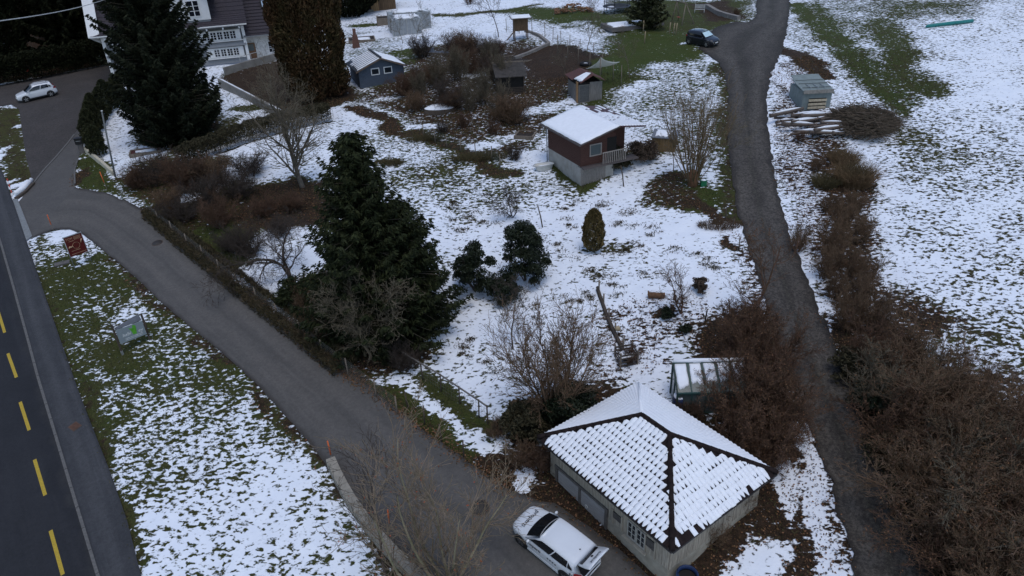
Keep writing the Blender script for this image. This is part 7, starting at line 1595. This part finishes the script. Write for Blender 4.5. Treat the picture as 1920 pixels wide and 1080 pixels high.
low_wall('stone_border', 'curved border of pale boulders behind the bare soil plot', [(965, 110), (990, 102), (1030, 85), (1010, 70), (985, 58)], .3, .35, mat('boulder', (.22, .20, .18), .9, .3, 3, .4), 'border', .55)
low_wall('stony_bank', 'rough stony bank behind the black car', [(1325, 14), (1345, 25), (1365, 33), (1385, 38)], .5, .5, mat('boulder', (.22, .20, .18), .9), 'border', .7)
p = on(825, 206); m = MB(); vs = []; T = thing('snowy_cover', 'low sheet-covered heap with smooth snow among the brambles', 'heap', p, .1); m.lathe([(1.3, -.1), (1.2, .4), (.7, .62), (0, .68)], 16); o = m.build('sheet', DKW, T); o.scale = (1.25, .7, 1); m = MB(); m.lathe([(1.22, .40), (.75, .66), (0, .73)], 16); o = m.build('snow_cap', SNOW, T); o.scale = (1.25, .7, 1)
p = on(738, 78); T = thing('brick_grill', 'red-brown brick chimney grill behind the blue-grey shed', 'grill', on(668, 88), .2); bm_ = mat('brick', (.15, .075, .055), .9, .3, 9, .3)
for k in range(6): m = MB(); m.box(0, 0, .14+k*.26, .95-.06*k, .8-.05*k, .25); m.build('course', bm_, T)
m = MB(); m.box(0, 0, 1.95, .4, .4, .8); m.build('flue', bm_, T)
# timber box right of hut
p = on(1222, 285); T = thing('plank_box', 'ochre plank box with grey lid right of the brown hut', 'box', p, -.35); m = MB(); m.box(.9, .6, .55, 1.9, 1.2, 1.3); m.build('core', DKW, T)
for k in range(9): m = MB(); m.box(.08+k*.21, -.02, .55, .19, .05, 1.3); m.build('plank', mat('ochre_plank', (.20, .125, .055), .85, .3, 3, stretch=(5, 5, .6)), T)
m = MB(); roof_slab(m, [(-.1, -.15, 1.25), (2.0, -.15, 1.25), (2.0, 1.4, 1.5), (-.1, 1.4, 1.5)], .06); m.build('lid', mat('lid_grey', (.16, .17, .19), .6), T); snow_sheet([(.0, .1, 1.29), (1.2, .0, 1.28), (1.7, 1.3, 1.48), (0, 1.3, 1.48)], .05, 6, 5, 2, .25).build('lid_snow', SNOW, T)
# overhead cable
a = Vector(ray(-60, 47))*30+Vector((0, 0, CAM_H)); b = Vector(ray(215, -7))*62+Vector((0, 0, CAM_H)); pts = [a.lerp(b, t)-Vector((0, 0, .25*math.sin(t*math.pi))) for t in np.linspace(-.15, 1.25, 16)]
m = MB(); m.tube([q-pts[0] for q in pts], .024, 6); o = m.build('overhead_cable', mat('cable_grey', (.45, .45, .44), .6), None, pts[0]); tag(o, 'pale overhead cable crossing the top left corner', 'cable')
# tiny signs at the wood edge
for (x, y, m_, lb) in ((57, 150, mat('post_red', (.45, .06, .04), .6), 'small red plate on the fence below the wood'), (193, 122, mat('plate_yellow', (.45, .32, .05), .6), 'small yellow plate beside the house gable')):
    p = on(x, y); T = thing('plate_sign', lb, 'sign', p); q = MB(); q.tube([(0, 0, 0), (0, 0, 1.2)], .03, 5); q.build('post', STEEL, T); q = MB(); q.box(0, -.03, 1.2, .4, .03, .28); q.build('plate', m_, T)
# ------------------------------------------------------------------ grass blades and fallen leaves
def scatter_pts(n, seed, test):
    r = np.random.default_rng(seed); X = r.uniform(AX[0] if False else -45, 45, n*6); Y = r.uniform(14, 75, n*6)
    i = np.clip(np.searchsorted(AX, X), 0, nx-1); j = np.clip(np.searchsorted(AY, Y), 0, ny-1); k = j*nx+i
    ok = test(snow[k], lit[k], grn[k], road_d[k], r.random(n*6)); k = k[ok][:n]; return X[ok][:n], Y[ok][:n], tz[k], r
X, Y, Z, r = scatter_pts(60000, 3, lambda s, l, g, d, q: (s < .62) & (d > .12) & (q < (1-s)**1.5*(1-l*.7)))
P = np.stack([X, Y, Z+.05], 1); o = link('grass_blades', cards_mesh('grass_blades', P, r.normal(0, .5, (len(P), 3))+np.array([0, 0, 1.]), r.uniform(.12, .28, len(P)), .035, 5), mat('grass_blade', (.055, .062, .020), .85, .4, .6, attr=.5, col2=(.085, .072, .030))); o['kind'] = 'stuff'
X, Y, Z, r = scatter_pts(42000, 4, lambda s, l, g, d, q: (l > .5) & (d > -.1) & (q < l))
P = np.stack([X, Y, Z+.03], 1); o = link('fallen_leaves', cards_mesh('fallen_leaves', P, r.normal(0, 1, (len(P), 3))*np.array([1, 1, .3]), r.uniform(.07, .15, len(P)), .08, 6), LEAFB); o['kind'] = 'stuff'
# grass tufts poking through the garden snow, leaves drifted along the side road
r = np.random.default_rng(31); tp_ = [(1125, 515), (1165, 480), (1180, 425), (1230, 430), (1195, 455), (1140, 540), (1150, 555), (1065, 470), (1080, 385), (1000, 470), (1125, 385), (1210, 520), (1260, 470), (1300, 480), (1060, 560), (1100, 560), (900, 410), (870, 395), (840, 380), (860, 430), (910, 370), (1330, 500), (1200, 400), (1010, 590), (880, 640), (920, 690), (860, 660), (1015, 440), (1075, 420)]
C = []
for x, y in tp_:
    for _ in range(3):
        c = on(x+r.normal(0, 12), y+r.normal(0, 9)); k = int(r.integers(14, 60)); R0 = r.uniform(.08, .26); q = r.normal(0, R0, (k, 2)); C.append(np.stack([c.x+q[:, 0]*1.4, c.y+q[:, 1], np.full(k, c.z+.05)], 1))
P = np.concatenate(C); o = link('grass_tufts', cards_mesh('grass_tufts', P, r.normal(0, .7, (len(P), 3))+np.array([0, 0, .8]), r.uniform(.16, .32, len(P)), .05, 8), mat('tuft_blade', (.050, .046, .020), .9, .4, .8, attr=.5, col2=(.075, .050, .028))); o['kind'] = 'stuff'
E_ = arc(W(SRR[7:18]), 900)[0]; n = 9000; i = r.integers(0, 899, n); t = i/899; wgt = np.exp(-((t-.45)/.10)**2)+.25; keep = r.random(n) < wgt; i = i[keep]
off = r.normal(0, .30, len(i)); dv = nrm(E_[np.minimum(i+1, 899)]-E_[np.maximum(i-1, 0)]); X = E_[i, 0]+dv[:, 1]*off; Y = E_[i, 1]-dv[:, 0]*off
P = np.stack([X, Y, gz(X, Y)+.05], 1); o = link('roadside_leaves', cards_mesh('roadside_leaves', P, r.normal(0, 1, (len(P), 3))*np.array([1, 1, .2]), r.uniform(.07, .15, len(P)), .08, 9), LEAFB); o['kind'] = 'stuff'
